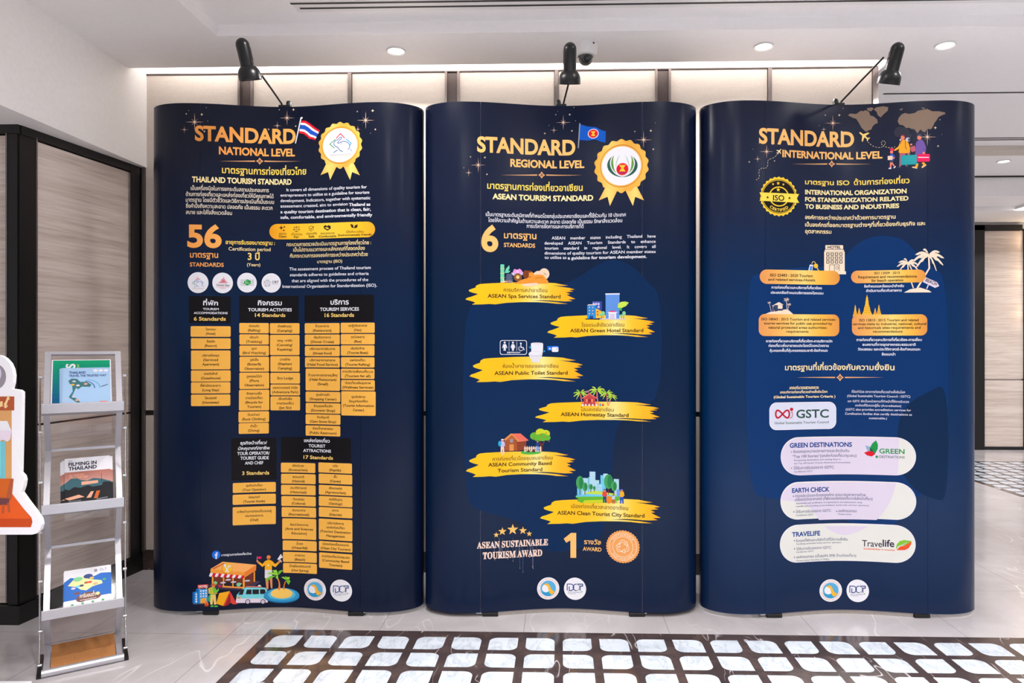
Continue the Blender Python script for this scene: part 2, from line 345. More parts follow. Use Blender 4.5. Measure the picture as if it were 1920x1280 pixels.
def at(x, y, depth):
    """a point seen at x, y of the 1920x1280 photograph, at this distance along the view"""
    xc = (x - 1014.0) / FOCAL * depth; zc = (648.0 - y) / FOCAL * depth
    c, s = math.cos(YAW), math.sin(YAW)
    return Vector((c * xc - s * depth, s * xc + c * depth, EYE + zc))
STANDS = [(-1.2221, 2.9933, 0.0138), (0.0062, 3.0143, 0.0277), (1.2402, 3.0335, 0.0277)]
WAVE = (0.055, 0.43, 0.178, 0.11)
PRINTS = [
('t',0,'headline#0','STANDARD',-3746,20791,498,897,'or',3,0),
('t',0,'headline#0','NATIONAL LEVEL',-2754,20221,462,462,'or',3,0),
('p',0,'headline#0',((-2765,19905),(-1278,20002),(-1278,19948)),'orn'),
('p',0,'headline#0',((757,19986),(-885,20016),(-885,19961)),'orn'),
('s',0,'headline#0',-1082,19982,160,88,4,90,'orn'),
('s',0,'headline#0',-1082,19982,80,45,4,90,'navy'),
('e',0,'headline#0',-1082,19982,20,21,'orn'),
('t',0,'headline#0','มาตรฐานการท่องเที่ยวไทย',-2624,19392,980,409,'yel',2,0),
('t',0,'headline#0','THAILAND TOURISM STANDARD',-3870,18963,306,335,'pale',3,0),
('t',0,'paragraph#0','เป็นเครื่องมือในการยกระดับสถานประกอบการ',-3921,18614,-695,241,'cream',1,0),
('t',0,'paragraph#0','ด้านการท่องเที่ยวและแหล่งท่องเที่ยวให้มีคุณภาพได้',-4133,18350,-490,241,'cream',1,0),
('t',0,'paragraph#0','มาตรฐาน โดยมีตัวชี้วัดและวิธีการประเมินที่เป็นระบบ',-4133,18099,-469,241,'cream',1,0),
('t',0,'paragraph#0','ซึ่งคำนึงถึงความสะอาด ปลอดภัย เป็นธรรม สะดวก',-4133,17833,-538,241,'cream',1,0),
('t',0,'paragraph#0','สบาย และใส่ใจสิ่งแวดล้อม',-4133,17559,-2225,240,'cream',1,0),
('t',0,'paragraph#1','It covers all dimensions of quality tourism for',77,18662,3804,192,'wt',1,0),
('t',0,'paragraph#1','entrepreneurs to utilise as a guideline for tourism',-190,18425,3909,192,'wt',1,0),
('t',0,'paragraph#1','development. Indicators, together with systematic',-190,18181,3958,192,'wt',1,0),
('t',0,'paragraph#1','assessment created, aim to envision',-190,17943,2934,193,'wt',1,0),
('t',0,'paragraph#1','Thailand as',2992,17903,3958,190,'wt',2,0),
('t',0,'paragraph#1','a quality tourism destination that is clean, fair,',-190,17686,3979,192,'wt',2,0),
('t',0,'paragraph#1','safe, comfortable, and environmentally friendly',-190,17442,4049,192,'wt',2,0),
('r',0,'quality_pill#0',-673,16527,4168,17210,342,'pillg'),
('s',0,'quality_pill#0',-155,17040,113,35,4,90,'ink'),
('s',0,'quality_pill#0',-15,17083,63,21,4,90,'ink'),
('s',0,'quality_pill#0',-43,16928,63,21,4,90,'ink'),
('l',0,'quality_pill#0',((400,17066),(676,17075)),18,'ink'),
('l',0,'quality_pill#0',((537,17120),(537,16867)),18,'ink'),
('l',0,'quality_pill#0',((457,16861),(617,16866)),21,'ink'),
('p',0,'quality_pill#0',((371,16967),(486,16966),(428,16918)),'ink'),
('l',0,'quality_pill#0',((378,16967),(428,17058),(479,16966)),8,'ink'),
('p',0,'quality_pill#0',((588,16964),(705,16962),(646,16914)),'ink'),
('l',0,'quality_pill#0',((595,16964),(646,17055),(698,16963)),8,'ink'),
('l',0,'quality_pill#0',((1110,17065),(1222,17104),(1334,17066),(1319,16947),(1222,16866),(1125,16953),(1110,17065)),18,'ink'),
('l',0,'quality_pill#0',((1162,16994),(1214,16950),(1326,17073)),21,'ink'),
('p',0,'quality_pill#0',((1805,17071),(1895,17116),(1970,17065),(2044,17111),(2142,17058),(2134,16947),(1985,16869),(1820,16973)),'ink'),
('p',0,'quality_pill#0',((1850,17013),(1985,17022),(2074,16963),(1985,16925)),'pillc'),
('p',0,'quality_pill#0',((3051,17124),(3174,17093),(3225,16932),(3109,16970)),'ink'),
('p',0,'quality_pill#0',((3398,17101),(3369,16963),(3232,16918),(3254,17049)),'ink'),
('t',0,'quality_pill#0','สะอาด',-253,16731,70,141,'ink',1,0),
('t',0,'quality_pill#0','เป็นธรรม',292,16705,793,141,'ink',1,0),
('t',0,'quality_pill#0','ปลอดภัย',984,16718,1483,140,'ink',1,0),
('t',0,'quality_pill#0','สะดวกสบาย',1663,16708,2313,139,'ink',1,0),
('t',0,'quality_pill#0','ใส่ใจสิ่งแวดล้อม',2868,16732,3669,138,'ink',1,0),
('t',0,'quality_pill#0','Clean',-267,16611,77,132,'ink',2,0),
('t',0,'quality_pill#0','Fair',414,16586,661,132,'ink',2,0),
('t',0,'quality_pill#0','Safe',1096,16592,1371,132,'ink',2,0),
('t',0,'quality_pill#0','Comfortable',1580,16576,2403,131,'ink',2,0),
('t',0,'quality_pill#0','Environmentally friendly',2492,16604,4042,130,'ink',2,0),
('t',0,'headline#1','56',-4071,16136,-2642,1347,'or',3,0),
('t',0,'headline#1','มาตรฐาน',-3948,15662,-2784,353,'or',2,0),
('t',0,'headline#1','STANDARDS',-3962,15269,-2559,251,'or',2,0),
('t',0,'paragraph#2','อายุการรับรองมาตรฐาน :',-2482,16277,-435,242,'yel',2,0),
('t',0,'paragraph#2','Certification period',-2360,15998,-620,223,'pale',1,0),
('t',0,'paragraph#2','3 ปี',-1579,15605,-1085,433,'yel2',2,0),
('t',0,'paragraph#2','(Years)',-1611,15324,-1058,193,'pale',1,0),
('t',0,'paragraph#3','กระบวนการตรวจประเมินมาตรฐานการท่องเที่ยวไทย :',84,16223,3993,228,'pale',1,0),
('t',0,'paragraph#3','เป็นไปตามแนวทางและหลักเกณฑ์ที่สอดคล้อง',385,15980,3712,228,'pale',1,0),
('t',0,'paragraph#3','กับกระบวนการขององค์การระหว่างประเทศว่าด้วย',234,15715,3839,228,'pale',1,0),
('t',0,'paragraph#3','มาตรฐาน (ISO)',1505,15451,2677,182,'pale',1,0),
('t',0,'paragraph#4','The assessment process of Thailand tourism',206,15144,3979,192,'wt',1,0),
('t',0,'paragraph#4','standards adheres to guidelines and criteria',234,14886,3888,192,'wt',1,0),
('t',0,'paragraph#4','that are aligned with the procedures of the',313,14621,3867,192,'wt',1,0),
('t',0,'paragraph#4','International Organization for Standardization (ISO).',-99,14371,4251,192,'wt',1,0),
('e',0,'logo#0',-3619,14562,439,457,'white'),
('e',0,'logo#1',-2604,14561,418,452,'white'),
('e',0,'logo#2',-1611,14591,404,434,'white'),
('e',0,'logo#3',-586,14589,417,429,'white'),
('l',0,'logo#0',((-3719,14670),(-3627,14779),(-3536,14678)),20,'red'),
('l',0,'logo#0',((-3737,14651),(-3854,14542),(-3755,14454)),18,'green'),
('l',0,'logo#0',((-3505,14659),(-3396,14565),(-3427,14520)),20,'cyan'),
('l',0,'logo#0',((-3609,14588),(-3676,14562),(-3688,14581),(-3651,14626),(-3609,14664),(-3602,14696),(-3627,14702),(-3645,14683),(-3676,14651),(-3737,14619),(-3768,14574),(-3762,14524),(-3725,14486),(-3670,14473)),15,'blu'),
('l',0,'logo#0',((-3633,14582),(-3566,14608),(-3493,14595),(-3445,14558),(-3427,14507),(-3439,14456),(-3469,14418)),15,'blu'),
('l',0,'logo#0',((-3682,14461),(-3627,14397),(-3572,14379)),15,'blu'),
('l',0,'logo#0',((-3774,14352),(-3725,14390),(-3682,14407)),15,'blu'),
('l',0,'logo#0',((-3421,14437),(-3384,14387)),12,'blu'),
('l',0,'logo#0',((-3615,14550),(-3584,14557)),11,'blu'),
('t',0,'logo#0','Thailand Tourism Standard',-3860,14306,-3384,26,'blu',1,0),
('l',0,'logo#0',((-3854,14279),(-3384,14291)),8,'gold1'),
('p',0,'logo#1',((-2785,14571),(-2692,14631),(-2650,14724),(-2585,14772),(-2557,14842),(-2532,14749),(-2489,14692),(-2435,14612),(-2382,14589),(-2435,14549),(-2757,14544)),'pink'),
('p',0,'logo#1',((-2671,14585),(-2570,14714),(-2489,14588)),'pink2'),
('t',0,'logo#1','Home Stay',-2849,14431,-2318,108,'ink',2,0),
('t',0,'logo#1','STANDARD',-2849,14370,-2339,47,'redl',1,0),
('t',0,'logo#1','Thailand',-2714,14317,-2468,44,'redl',2,0),
('l',0,'logo#2',((-1878,14707),(-1324,14721)),14,'grey'),
('l',0,'logo#2',((-1878,14668),(-1324,14681)),14,'grey'),
('l',0,'logo#2',((-1878,14628),(-1324,14642)),14,'grey'),
('l',0,'logo#2',((-1878,14589),(-1324,14602)),14,'grey'),
('l',0,'logo#2',((-1878,14549),(-1324,14562)),14,'grey'),
('l',0,'logo#2',((-1878,14509),(-1324,14522)),14,'grey'),
('l',0,'logo#2',((-1878,14470),(-1324,14483)),14,'grey'),
('p',0,'logo#2',((-1835,14599),(-1705,14647),(-1597,14743),(-1488,14681),(-1357,14618),(-1488,14534),(-1597,14455),(-1716,14538)),'green2'),
('e',0,'logo#2',-1766,14604,32,35,'white'),
('e',0,'logo#2',-1427,14612,33,35,'white'),
('l',0,'logo#2',((-1683,14543),(-1666,14625),(-1618,14555),(-1575,14591),(-1510,14550)),16,'white'),
('l',0,'logo#2',((-1662,14655),(-1575,14661)),14,'white'),
('e',0,'logo#3',-625,14574,14,14,'grey'),
('e',0,'logo#3',-679,14547,9,9,'ink'),
('e',0,'logo#3',-638,14513,20,21,'grey'),
('e',0,'logo#3',-698,14513,14,14,'ink'),
('e',0,'logo#3',-676,14464,27,28,'grey'),
('e',0,'logo#3',-730,14490,9,9,'ink'),
('e',0,'logo#3',-731,14436,14,14,'grey'),
('e',0,'logo#3',-767,14484,14,14,'ink'),
('e',0,'logo#3',-791,14436,20,21,'grey'),
('e',0,'logo#3',-804,14496,9,9,'ink'),
('e',0,'logo#3',-845,14462,27,28,'grey'),
('e',0,'logo#3',-832,14522,13,14,'ink'),
('e',0,'logo#3',-883,14511,13,14,'grey'),
('e',0,'logo#3',-846,14559,9,9,'ink'),
('e',0,'logo#3',-896,14572,20,21,'grey'),
('e',0,'logo#3',-843,14599,13,14,'ink'),
('e',0,'logo#3',-883,14633,27,28,'grey'),
('e',0,'logo#3',-824,14633,9,9,'ink'),
('e',0,'logo#3',-845,14682,13,14,'grey'),
('e',0,'logo#3',-792,14656,14,14,'ink'),
('e',0,'logo#3',-791,14710,20,21,'grey'),
('e',0,'logo#3',-754,14662,9,9,'ink'),
('e',0,'logo#3',-731,14710,27,28,'grey'),
('e',0,'logo#3',-718,14650,14,14,'ink'),
('e',0,'logo#3',-676,14684,14,14,'grey'),
('e',0,'logo#3',-690,14624,9,9,'ink'),
('e',0,'logo#3',-638,14635,20,21,'grey'),
('e',0,'logo#3',-676,14587,14,14,'ink'),
('e',0,'logo#3',-761,14573,20,21,'nv2'),
('t',0,'logo#3','CBT',-559,14580,-264,143,'ink',2,0),
('t',0,'logo#3','Thailand',-559,14519,-287,48,'grey',1,0),
('p',0,'award_rosette#0',((1985,19909),(1653,19328),(2017,19448),(2113,19095),(2443,19724)),'ribbon'),
('p',0,'award_rosette#0',((3168,19846),(3488,19241),(3137,19392),(3044,19050),(2719,19709)),'ribbon'),
('e',0,'award_rosette#0',2581,19657,106,99,'gold3'),
('q',0,'award_rosette#0',2581,20590,993,18,0.035,'rosg'),
('e',0,'award_rosette#0',2581,20590,868,814,'rosd'),
('e',0,'award_rosette#0',2581,20590,841,789,'rosr'),
('e',0,'award_rosette#0',2581,20590,794,745,'white'),
('l',0,'award_rosette#0',((2402,20897),(2602,21097),(2800,20886)),40,'red'),
('l',0,'award_rosette#0',((2362,20862),(2107,20666),(2322,20478)),35,'green'),
('l',0,'award_rosette#0',((2866,20845),(3102,20646),(3037,20562)),40,'cyan'),
('l',0,'award_rosette#0',((2641,20720),(2495,20679),(2468,20718),(2548,20801),(2641,20870),(2655,20932),(2602,20947),(2562,20912),(2495,20854),(2362,20800),(2295,20717),(2308,20616),(2388,20536),(2508,20504)),30,'blu'),
('l',0,'award_rosette#0',((2588,20711),(2734,20752),(2893,20719),(2998,20638),(3037,20537),(3011,20439),(2945,20367)),30,'blu'),
('l',0,'award_rosette#0',((2482,20481),(2602,20349),(2721,20305)),30,'blu'),
('l',0,'award_rosette#0',((2281,20280),(2388,20349),(2482,20376)),30,'blu'),
('l',0,'award_rosette#0',((3050,20399),(3128,20296)),24,'blu'),
('l',0,'award_rosette#0',((2628,20646),(2694,20655)),21,'blu'),
('t',0,'award_rosette#0','Thailand Tourism Standard',2094,20171,3128,51,'blu',1,0),
('l',0,'award_rosette#0',((2107,20148),(3128,20110)),15,'gold1'),
('p',0,'flag#0',((720,21927),(778,21924),(508,20774),(465,20782)),'white'),
('e',0,'flag#0',778,21903,44,42,'white'),
('p',0,'flag#0',((756,21785),(948,21770),(1133,21662),(1319,21512),(1490,21383),(1625,21305),(1587,21232),(1455,21308),(1287,21419),(1114,21562),(935,21670),(739,21690)),'red'),
('p',0,'flag#0',((739,21690),(935,21670),(1114,21562),(1287,21419),(1455,21308),(1587,21232),(1549,21160),(1419,21233),(1255,21325),(1095,21462),(922,21570),(721,21595)),'white'),
('p',0,'flag#0',((721,21595),(922,21570),(1095,21462),(1255,21325),(1419,21233),(1549,21160),(1477,21023),(1352,21091),(1196,21149),(1059,21273),(899,21383),(688,21416)),'blue'),
('p',0,'flag#0',((688,21416),(899,21383),(1059,21273),(1196,21149),(1352,21091),(1477,21023),(1439,20950),(1317,21015),(1164,21055),(1040,21172),(886,21283),(671,21322)),'white'),
('p',0,'flag#0',((671,21322),(886,21283),(1040,21172),(1164,21055),(1317,21015),(1439,20950),(1401,20878),(1281,20940),(1133,20961),(1021,21072),(874,21183),(654,21227)),'red'),
('p',0,'sparkles#0',((-3366,21594),(-3757,21568),(-4158,21578),(-3757,21597)),'spark'),
('p',0,'sparkles#0',((-3757,21174),(-3771,21582),(-3757,21991),(-3743,21583)),'spark'),
('p',0,'sparkles#0',((-3618,21441),(-3764,21575),(-3897,21724),(-3750,21590)),'spark'),
('p',0,'sparkles#0',((-3897,21436),(-3764,21589),(-3618,21730),(-3750,21575)),'spark'),
('e',0,'sparkles#0',-3757,21582,36,37,'sparkc'),
('p',0,'sparkles#1',((-4013,21246),(-4198,21239),(-4387,21246),(-4198,21252)),'spark'),
('p',0,'sparkles#1',((-4198,21059),(-4205,21245),(-4198,21432),(-4192,21245)),'spark'),
('p',0,'sparkles#1',((-4133,21180),(-4202,21242),(-4264,21311),(-4195,21249)),'spark'),
('p',0,'sparkles#1',((-4264,21179),(-4202,21249),(-4133,21311),(-4195,21242)),'spark'),
('e',0,'sparkles#1',-4198,21245,17,17,'sparkc'),
('p',0,'sparkles#2',((456,21913),(105,21907),(-239,21919),(105,21931)),'spark'),
('p',0,'sparkles#2',((105,21575),(93,21919),(105,22263),(117,21919)),'spark'),
('p',0,'sparkles#2',((228,21796),(99,21913),(-17,22041),(111,21925)),'spark'),
('p',0,'sparkles#2',((-17,21798),(99,21925),(228,22039),(111,21913)),'spark'),
('e',0,'sparkles#2',105,21919,31,31,'sparkc'),
('p',0,'sparkles#3',((-139,21576),(-327,21568),(-513,21572),(-327,21582)),'spark'),
('p',0,'sparkles#3',((-327,21385),(-334,21575),(-327,21765),(-320,21575)),'spark'),
('p',0,'sparkles#3',((-261,21509),(-330,21572),(-393,21641),(-324,21578)),'spark'),
('p',0,'sparkles#3',((-393,21507),(-330,21578),(-261,21643),(-324,21572)),'spark'),
('e',0,'sparkles#3',-327,21575,17,17,'sparkc'),
('p',0,'sparkles#4',((4156,21616),(3754,21611),(3345,21640),(3754,21638)),'spark'),
('p',0,'sparkles#4',((3754,21229),(3740,21625),(3754,22020),(3768,21624)),'spark'),
('p',0,'sparkles#4',((3897,21481),(3747,21618),(3610,21769),(3761,21631)),'spark'),
('p',0,'sparkles#4',((3610,21489),(3747,21632),(3897,21760),(3761,21617)),'spark'),
('e',0,'sparkles#4',3754,21624,36,36,'sparkc'),
('p',0,'sparkles#5',((3575,21235),(3406,21236),(3236,21249),(3406,21247)),'spark'),
('p',0,'sparkles#5',((3406,21079),(3400,21242),(3406,21405),(3412,21241)),'spark'),
('p',0,'sparkles#5',((3466,21182),(3403,21239),(3346,21302),(3409,21244)),'spark'),
('p',0,'sparkles#5',((3346,21187),(3403,21245),(3466,21297),(3409,21239)),'spark'),
('e',0,'sparkles#5',3406,21242,15,15,'sparkc'),
('s',0,'sparkles#6',-4117,21939,41,13,4,90,'sparkc'),
('s',0,'sparkles#7',-3460,21923,64,21,4,90,'sparkc'),
('s',0,'sparkles#8',-3272,22228,23,7,4,90,'sparkc'),
('s',0,'sparkles#6',-4013,22086,23,7,4,90,'sparkc'),
('s',0,'sparkles#9',-3212,21646,23,7,4,90,'sparkc'),
('s',0,'sparkles#10',-3349,21185,58,19,4,90,'sparkc'),
('s',0,'sparkles#11',-239,22281,36,11,4,90,'sparkc'),
('s',0,'sparkles#12',395,22281,65,21,4,90,'sparkc'),
('s',0,'sparkles#13',498,21544,47,15,4,90,'sparkc'),
('s',0,'sparkles#14',-703,21402,47,15,4,90,'sparkc'),
('s',0,'sparkles#15',3376,22023,41,13,4,90,'sparkc'),
('s',0,'sparkles#16',4062,22036,70,22,4,90,'sparkc'),
('s',0,'sparkles#17',4179,21221,52,17,4,90,'sparkc'),
('s',0,'sparkles#18',3962,21061,23,7,4,90,'sparkc'),
('r',0,'heading_box#0',-4002,12792,-2277,13970,31,'blk'),
('r',0,'heading_box#1',-1926,12852,630,14014,31,'blk'),
('r',0,'heading_box#2',904,12870,4117,14024,31,'blk'),
('r',0,'heading_box#3',-2250,5861,-361,7719,39,'blk'),
('r',0,'heading_box#4',-168,6680,3077,7747,39,'blk'),
('t',0,'heading_box#0','ที่พัก',-3401,13574,-2788,279,'wt',2,0),
('t',0,'heading_box#0','TOURISM',-3411,13364,-2765,133,'wt',2,0),
('t',0,'heading_box#0','ACCOMMODATIONS',-3793,13191,-2400,133,'wt',2,0),
('t',0,'heading_box#0','6 Standards',-3793,12904,-2471,230,'yel2',2,0),
('t',0,'heading_box#1','กิจกรรม',-1165,13595,-136,301,'wt',2,0),
('t',0,'heading_box#1','TOURISM ACTIVITIES',-1563,13329,320,195,'wt',2,0),
('t',0,'heading_box#1','14 Standards',-1282,13082,31,225,'yel2',2,0),
('t',0,'heading_box#2','บริการ',2130,13611,2987,307,'wt',2,0),
('t',0,'heading_box#2','TOURISM SERVICES',1634,13335,3451,208,'wt',2,0),
('t',0,'heading_box#2','16 Standards',1854,13068,3228,237,'yel2',2,0),
('t',0,'heading_box#3','ธุรกิจนำเที่ยว/',-1882,7439,-771,188,'wt',2,0),
('t',0,'heading_box#3','มัคคุเทศก์/อาชีพ',-1971,7201,-658,188,'wt',2,0),
('t',0,'heading_box#3','TOUR OPERATOR/',-2007,6975,-658,197,'wt',2,0),
('t',0,'heading_box#3','TOURIST GUIDE',-1882,6767,-696,197,'wt',2,0),
('t',0,'heading_box#3','AND CHEF',-1697,6553,-932,187,'wt',2,0),
('t',0,'heading_box#3','3 Standards',-1811,6094,-677,225,'yel2',2,0),
('t',0,'heading_box#4','แหล่งท่องเที่ยว',886,7539,2096,199,'wt',2,0),
('t',0,'heading_box#4','TOURIST',1098,7312,1889,187,'wt',2,0),
('t',0,'heading_box#4','ATTRACTIONS',846,7101,2151,177,'wt',2,0),
('t',0,'heading_box#4','17 Standards',859,6794,2247,215,'yel2',2,0),
('r',0,'name_button#0',-3927,12193,-2277,12659,51,'btn'),
('t',0,'name_button#0','โรงแรม',-3301,12476,-2882,135,'ink',2,0),
('t',0,'name_button#0','(Hotel)',-3287,12282,-2896,148,'ink',2,0),
('r',0,'name_button#1',-3917,11660,-2277,12131,51,'btn'),
('t',0,'name_button#1','รีสอร์ท',-3261,11947,-2912,135,'ink',2,0),
('t',0,'name_button#1','(Resort)',-3337,11752,-2837,148,'ink',2,0),
('r',0,'name_button#2',-3912,10764,-2286,11593,51,'btn'),
('t',0,'name_button#2','บริการห้องชุด',-3440,11328,-2741,135,'ink',2,0),
('t',0,'name_button#2','(Serviced',-3394,11133,-2786,148,'ink',2,0),
('t',0,'name_button#2','Apartment)',-3435,10939,-2746,148,'ink',2,0),
('r',0,'name_button#3',-3912,10231,-2277,10723,51,'btn'),
('t',0,'name_button#3','เกสต์เฮ้าส์',-3364,10529,-2806,135,'ink',2,0),
('t',0,'name_button#3','(Guesthouse)',-3486,10335,-2686,148,'ink',2,0),
('r',0,'name_button#4',-3912,9709,-2291,10201,51,'btn'),
('t',0,'name_button#4','ที่พำนักระยะยาว',-3513,10007,-2675,135,'ink',2,0),
('t',0,'name_button#4','(Long Stay)',-3439,9813,-2747,148,'ink',2,0),
('r',0,'name_button#5',-3912,9161,-2291,9663,51,'btn'),
('t',0,'name_button#5','โฮมสเตย์',-3336,9465,-2847,135,'ink',2,0),
('t',0,'name_button#5','(Homestay)',-3437,9270,-2748,148,'ink',2,0),
('r',0,'name_button#6',-1926,12351,-695,12806,52,'btn'),
('t',0,'name_button#6','ล่องแก่ง',-1530,12630,-1105,136,'ink',2,0),
('t',0,'name_button#6','(Rafting)',-1575,12434,-1060,150,'ink',2,0),
('r',0,'name_button#7',-1921,11850,-695,12305,52,'btn'),
('t',0,'name_button#7','เดินป่า',-1493,12129,-1139,136,'ink',2,0),
('t',0,'name_button#7','(Trekking)',-1644,11933,-984,150,'ink',2,0),
('r',0,'name_button#8',-1921,11354,-690,11809,52,'btn'),
('t',0,'name_button#8','ดูนก',-1420,11633,-1208,136,'ink',2,0),
('t',0,'name_button#8','(Bird Watching)',-1798,11437,-820,150,'ink',2,0),
('r',0,'name_button#9',-1916,10651,-685,11313,52,'btn'),
('t',0,'name_button#9','ดูผีเสื้อ',-1485,11132,-1131,136,'ink',2,0),
('t',0,'name_button#9','(Butterfly',-1603,10935,-1011,150,'ink',2,0),
('t',0,'name_button#9','Observation)',-1711,10739,-900,150,'ink',2,0),
('r',0,'name_button#10',-1921,9887,-680,10615,52,'btn'),
('t',0,'name_button#10','ดูพรรณไม้ป่า',-1626,10400,-988,136,'ink',2,0),
('t',0,'name_button#10','(Flora',-1503,10204,-1114,150,'ink',2,0),
('t',0,'name_button#10','Observation)',-1711,10008,-900,150,'ink',2,0),
('r',0,'name_button#11',-1940,8937,-675,9851,52,'btn'),
('t',0,'name_button#11','จักรยานเพื่อ',-1633,9641,-995,136,'ink',2,0),
('t',0,'name_button#11','การท่องเที่ยว',-1668,9445,-960,136,'ink',2,0),
('t',0,'name_button#11','(Bicycle for',-1685,9248,-941,150,'ink',2,0),
('t',0,'name_button#11','Tourism)',-1605,9052,-1024,150,'ink',2,0),
('r',0,'name_button#12',-1959,8410,-685,8896,52,'btn'),
('t',0,'name_button#12','ปีนหน้าผา',-1577,8703,-1082,136,'ink',2,0),
('t',0,'name_button#12','(Rock Climbing)',-1815,8507,-837,150,'ink',2,0),
('r',0,'name_button#13',-1950,7909,-695,8384,52,'btn'),
('t',0,'name_button#13','ดำน้ำ',-1472,8197,-1189,136,'ink',2,0),
('t',0,'name_button#13','(Diving)',-1566,8000,-1093,150,'ink',2,0),
('r',0,'name_button#14',-650,12332,673,12803,52,'btn'),
('t',0,'name_button#14','ค่ายพักแรม',-302,12620,306,137,'ink',2,0),
('t',0,'name_button#14','(Camping)',-331,12423,337,150,'ink',2,0),
('r',0,'name_button#15',-645,11384,673,12285,52,'btn'),
('t',0,'name_button#15','แคนู - คายัค',-324,11985,334,137,'ink',2,0),
('t',0,'name_button#15','(Canoeing/',-348,11788,359,150,'ink',2,0),
('t',0,'name_button#15','Kayaking)',-326,11591,336,150,'ink',2,0),
('r',0,'name_button#16',-630,10648,678,11342,52,'btn'),
('t',0,'name_button#16','ปางช้าง',-214,11145,242,137,'ink',2,0),
('t',0,'name_button#16','(Elephant',-298,10948,328,150,'ink',2,0),
('t',0,'name_button#16','Camping)',-296,10751,327,150,'ink',2,0),
('r',0,'name_button#17',-630,10120,695,10602,52,'btn'),
('t',0,'name_button#17','Eco Lodge',-326,10313,373,150,'ink',2,0),
('r',0,'name_button#18',-625,9597,695,10084,52,'btn'),
('t',0,'name_button#18','แอดเวนเจอร์ ปาร์ค',-522,9892,585,137,'ink',2,0),
('t',0,'name_button#18','(Adventure Park)',-549,9695,613,150,'ink',2,0),
('r',0,'name_button#19',-625,8934,700,9556,52,'btn'),
('t',0,'name_button#19','เจ็ทสกีเพื่อ',-276,9393,332,137,'ink',2,0),
('t',0,'name_button#19','การท่องเที่ยว',-351,9196,410,137,'ink',2,0),
('t',0,'name_button#19','(Jet Ski)',-249,8999,305,150,'ink',2,0),
('r',0,'name_button#20',915,12344,2564,12797,51,'btn'),
('t',0,'name_button#20','ร้านอาหาร',1417,12622,2060,136,'ink',2,0),
('t',0,'name_button#20','(Restaurant)',1297,12426,2180,149,'ink',2,0),
('r',0,'name_button#21',920,11845,2569,12297,51,'btn'),
('t',0,'name_button#21','เรือภัตตาคาร',1342,12123,2146,136,'ink',2,0),
('t',0,'name_button#21','(Dinner Cruise)',1193,11927,2296,149,'ink',2,0),
('r',0,'name_button#22',925,11340,2569,11793,51,'btn'),
('t',0,'name_button#22','บริการอาหารริมทาง',1145,11618,2349,136,'ink',2,0),
('t',0,'name_button#22','(Street food)',1301,11423,2193,149,'ink',2,0),
('r',0,'name_button#23',931,10841,2569,11294,51,'btn'),
('t',0,'name_button#23','บริการอาหารฮาลาล',1147,11119,2352,136,'ink',2,0),
('t',0,'name_button#23','(Halal Food Service)',1022,10923,2478,149,'ink',2,0),
('r',0,'name_button#24',958,9823,2580,10790,51,'btn'),
('t',0,'name_button#24','ร้านอาหารฮาลาล(เล็ก)',1082,10455,2456,136,'ink',2,0),
('t',0,'name_button#24','(Halal Restaurant)',1127,10260,2411,149,'ink',2,0),
('t',0,'name_button#24','(Small)',1521,10064,2017,149,'ink',2,0),
('r',0,'name_button#25',958,9319,2591,9771,51,'btn'),
('t',0,'name_button#25','ศูนย์การค้า',1453,9596,2096,136,'ink',2,0),
('t',0,'name_button#25','(Shopping Center)',1137,9400,2412,149,'ink',2,0),
('r',0,'name_button#26',964,8814,2596,9272,51,'btn'),
('t',0,'name_button#26','ร้านของที่ระลึก',1338,9094,2222,136,'ink',2,0),
('t',0,'name_button#26','(Souvenir Shop)',1209,8899,2350,149,'ink',2,0),
('r',0,'name_button#27',958,8331,2596,8773,51,'btn'),
('t',0,'name_button#27','ร้านอัญมณี',1495,8602,2059,136,'ink',2,0),
('t',0,'name_button#27','(Gem Stone Shop)',1161,8407,2394,149,'ink',2,0),
('r',0,'name_button#28',958,7821,2591,8279,51,'btn'),
('t',0,'name_button#28','ห้องน้ำสาธารณะ',1292,8101,2257,136,'ink',2,0),
('t',0,'name_button#28','(Public Restroom)',1134,7906,2415,149,'ink',2,0),
('r',0,'name_button#29',2613,12359,4153,12808,51,'btn'),
('t',0,'name_button#29','รถตู้ปรับอากาศ',2967,12634,3816,134,'ink',2,0),
('t',0,'name_button#29','(Van)',3224,12440,3565,148,'ink',2,0),
('r',0,'name_button#30',2618,11860,4153,12313,51,'btn'),
('t',0,'name_button#30','รถโดยสาร',3087,12137,3705,134,'ink',2,0),
('t',0,'name_button#30','(Bus)',3227,11943,3568,148,'ink',2,0),
('r',0,'name_button#31',2618,11360,4143,11819,51,'btn'),
('t',0,'name_button#31','เรือรับจ้าง',3082,11640,3699,134,'ink',2,0),
('t',0,'name_button#31','(Tourist Boat)',2918,11447,3858,148,'ink',2,0),
('r',0,'name_button#32',2624,10850,4143,11299,51,'btn'),
('t',0,'name_button#32','แพท่องเที่ยว',3045,11126,3740,134,'ink',2,0),
('t',0,'name_button#32','(Tourist Rafting)',2831,10932,3946,148,'ink',2,0),
('r',0,'name_button#33',2624,10350,4143,10799,51,'btn'),
('t',0,'name_button#33','การบริการเพื่อคนทั้งมวล',2691,10626,4080,134,'ink',2,0),
('t',0,'name_button#33','(Tourism for all)',2809,10432,3967,148,'ink',2,0),
('r',0,'name_button#34',2629,9850,4158,10304,51,'btn'),
('t',0,'name_button#34','ท่องเที่ยวเชิงสุขภาพ',2820,10129,3977,134,'ink',2,0),
('t',0,'name_button#34','(Wellness Services)',2697,9935,4094,148,'ink',2,0),
('r',0,'name_button#35',2635,8749,4194,9810,51,'btn'),
('t',0,'name_button#35','ศูนย์บริการ',3117,9526,3733,134,'ink',2,0),
('t',0,'name_button#35','ข้อมูลท่องเที่ยว',2999,9332,3847,134,'ink',2,0),
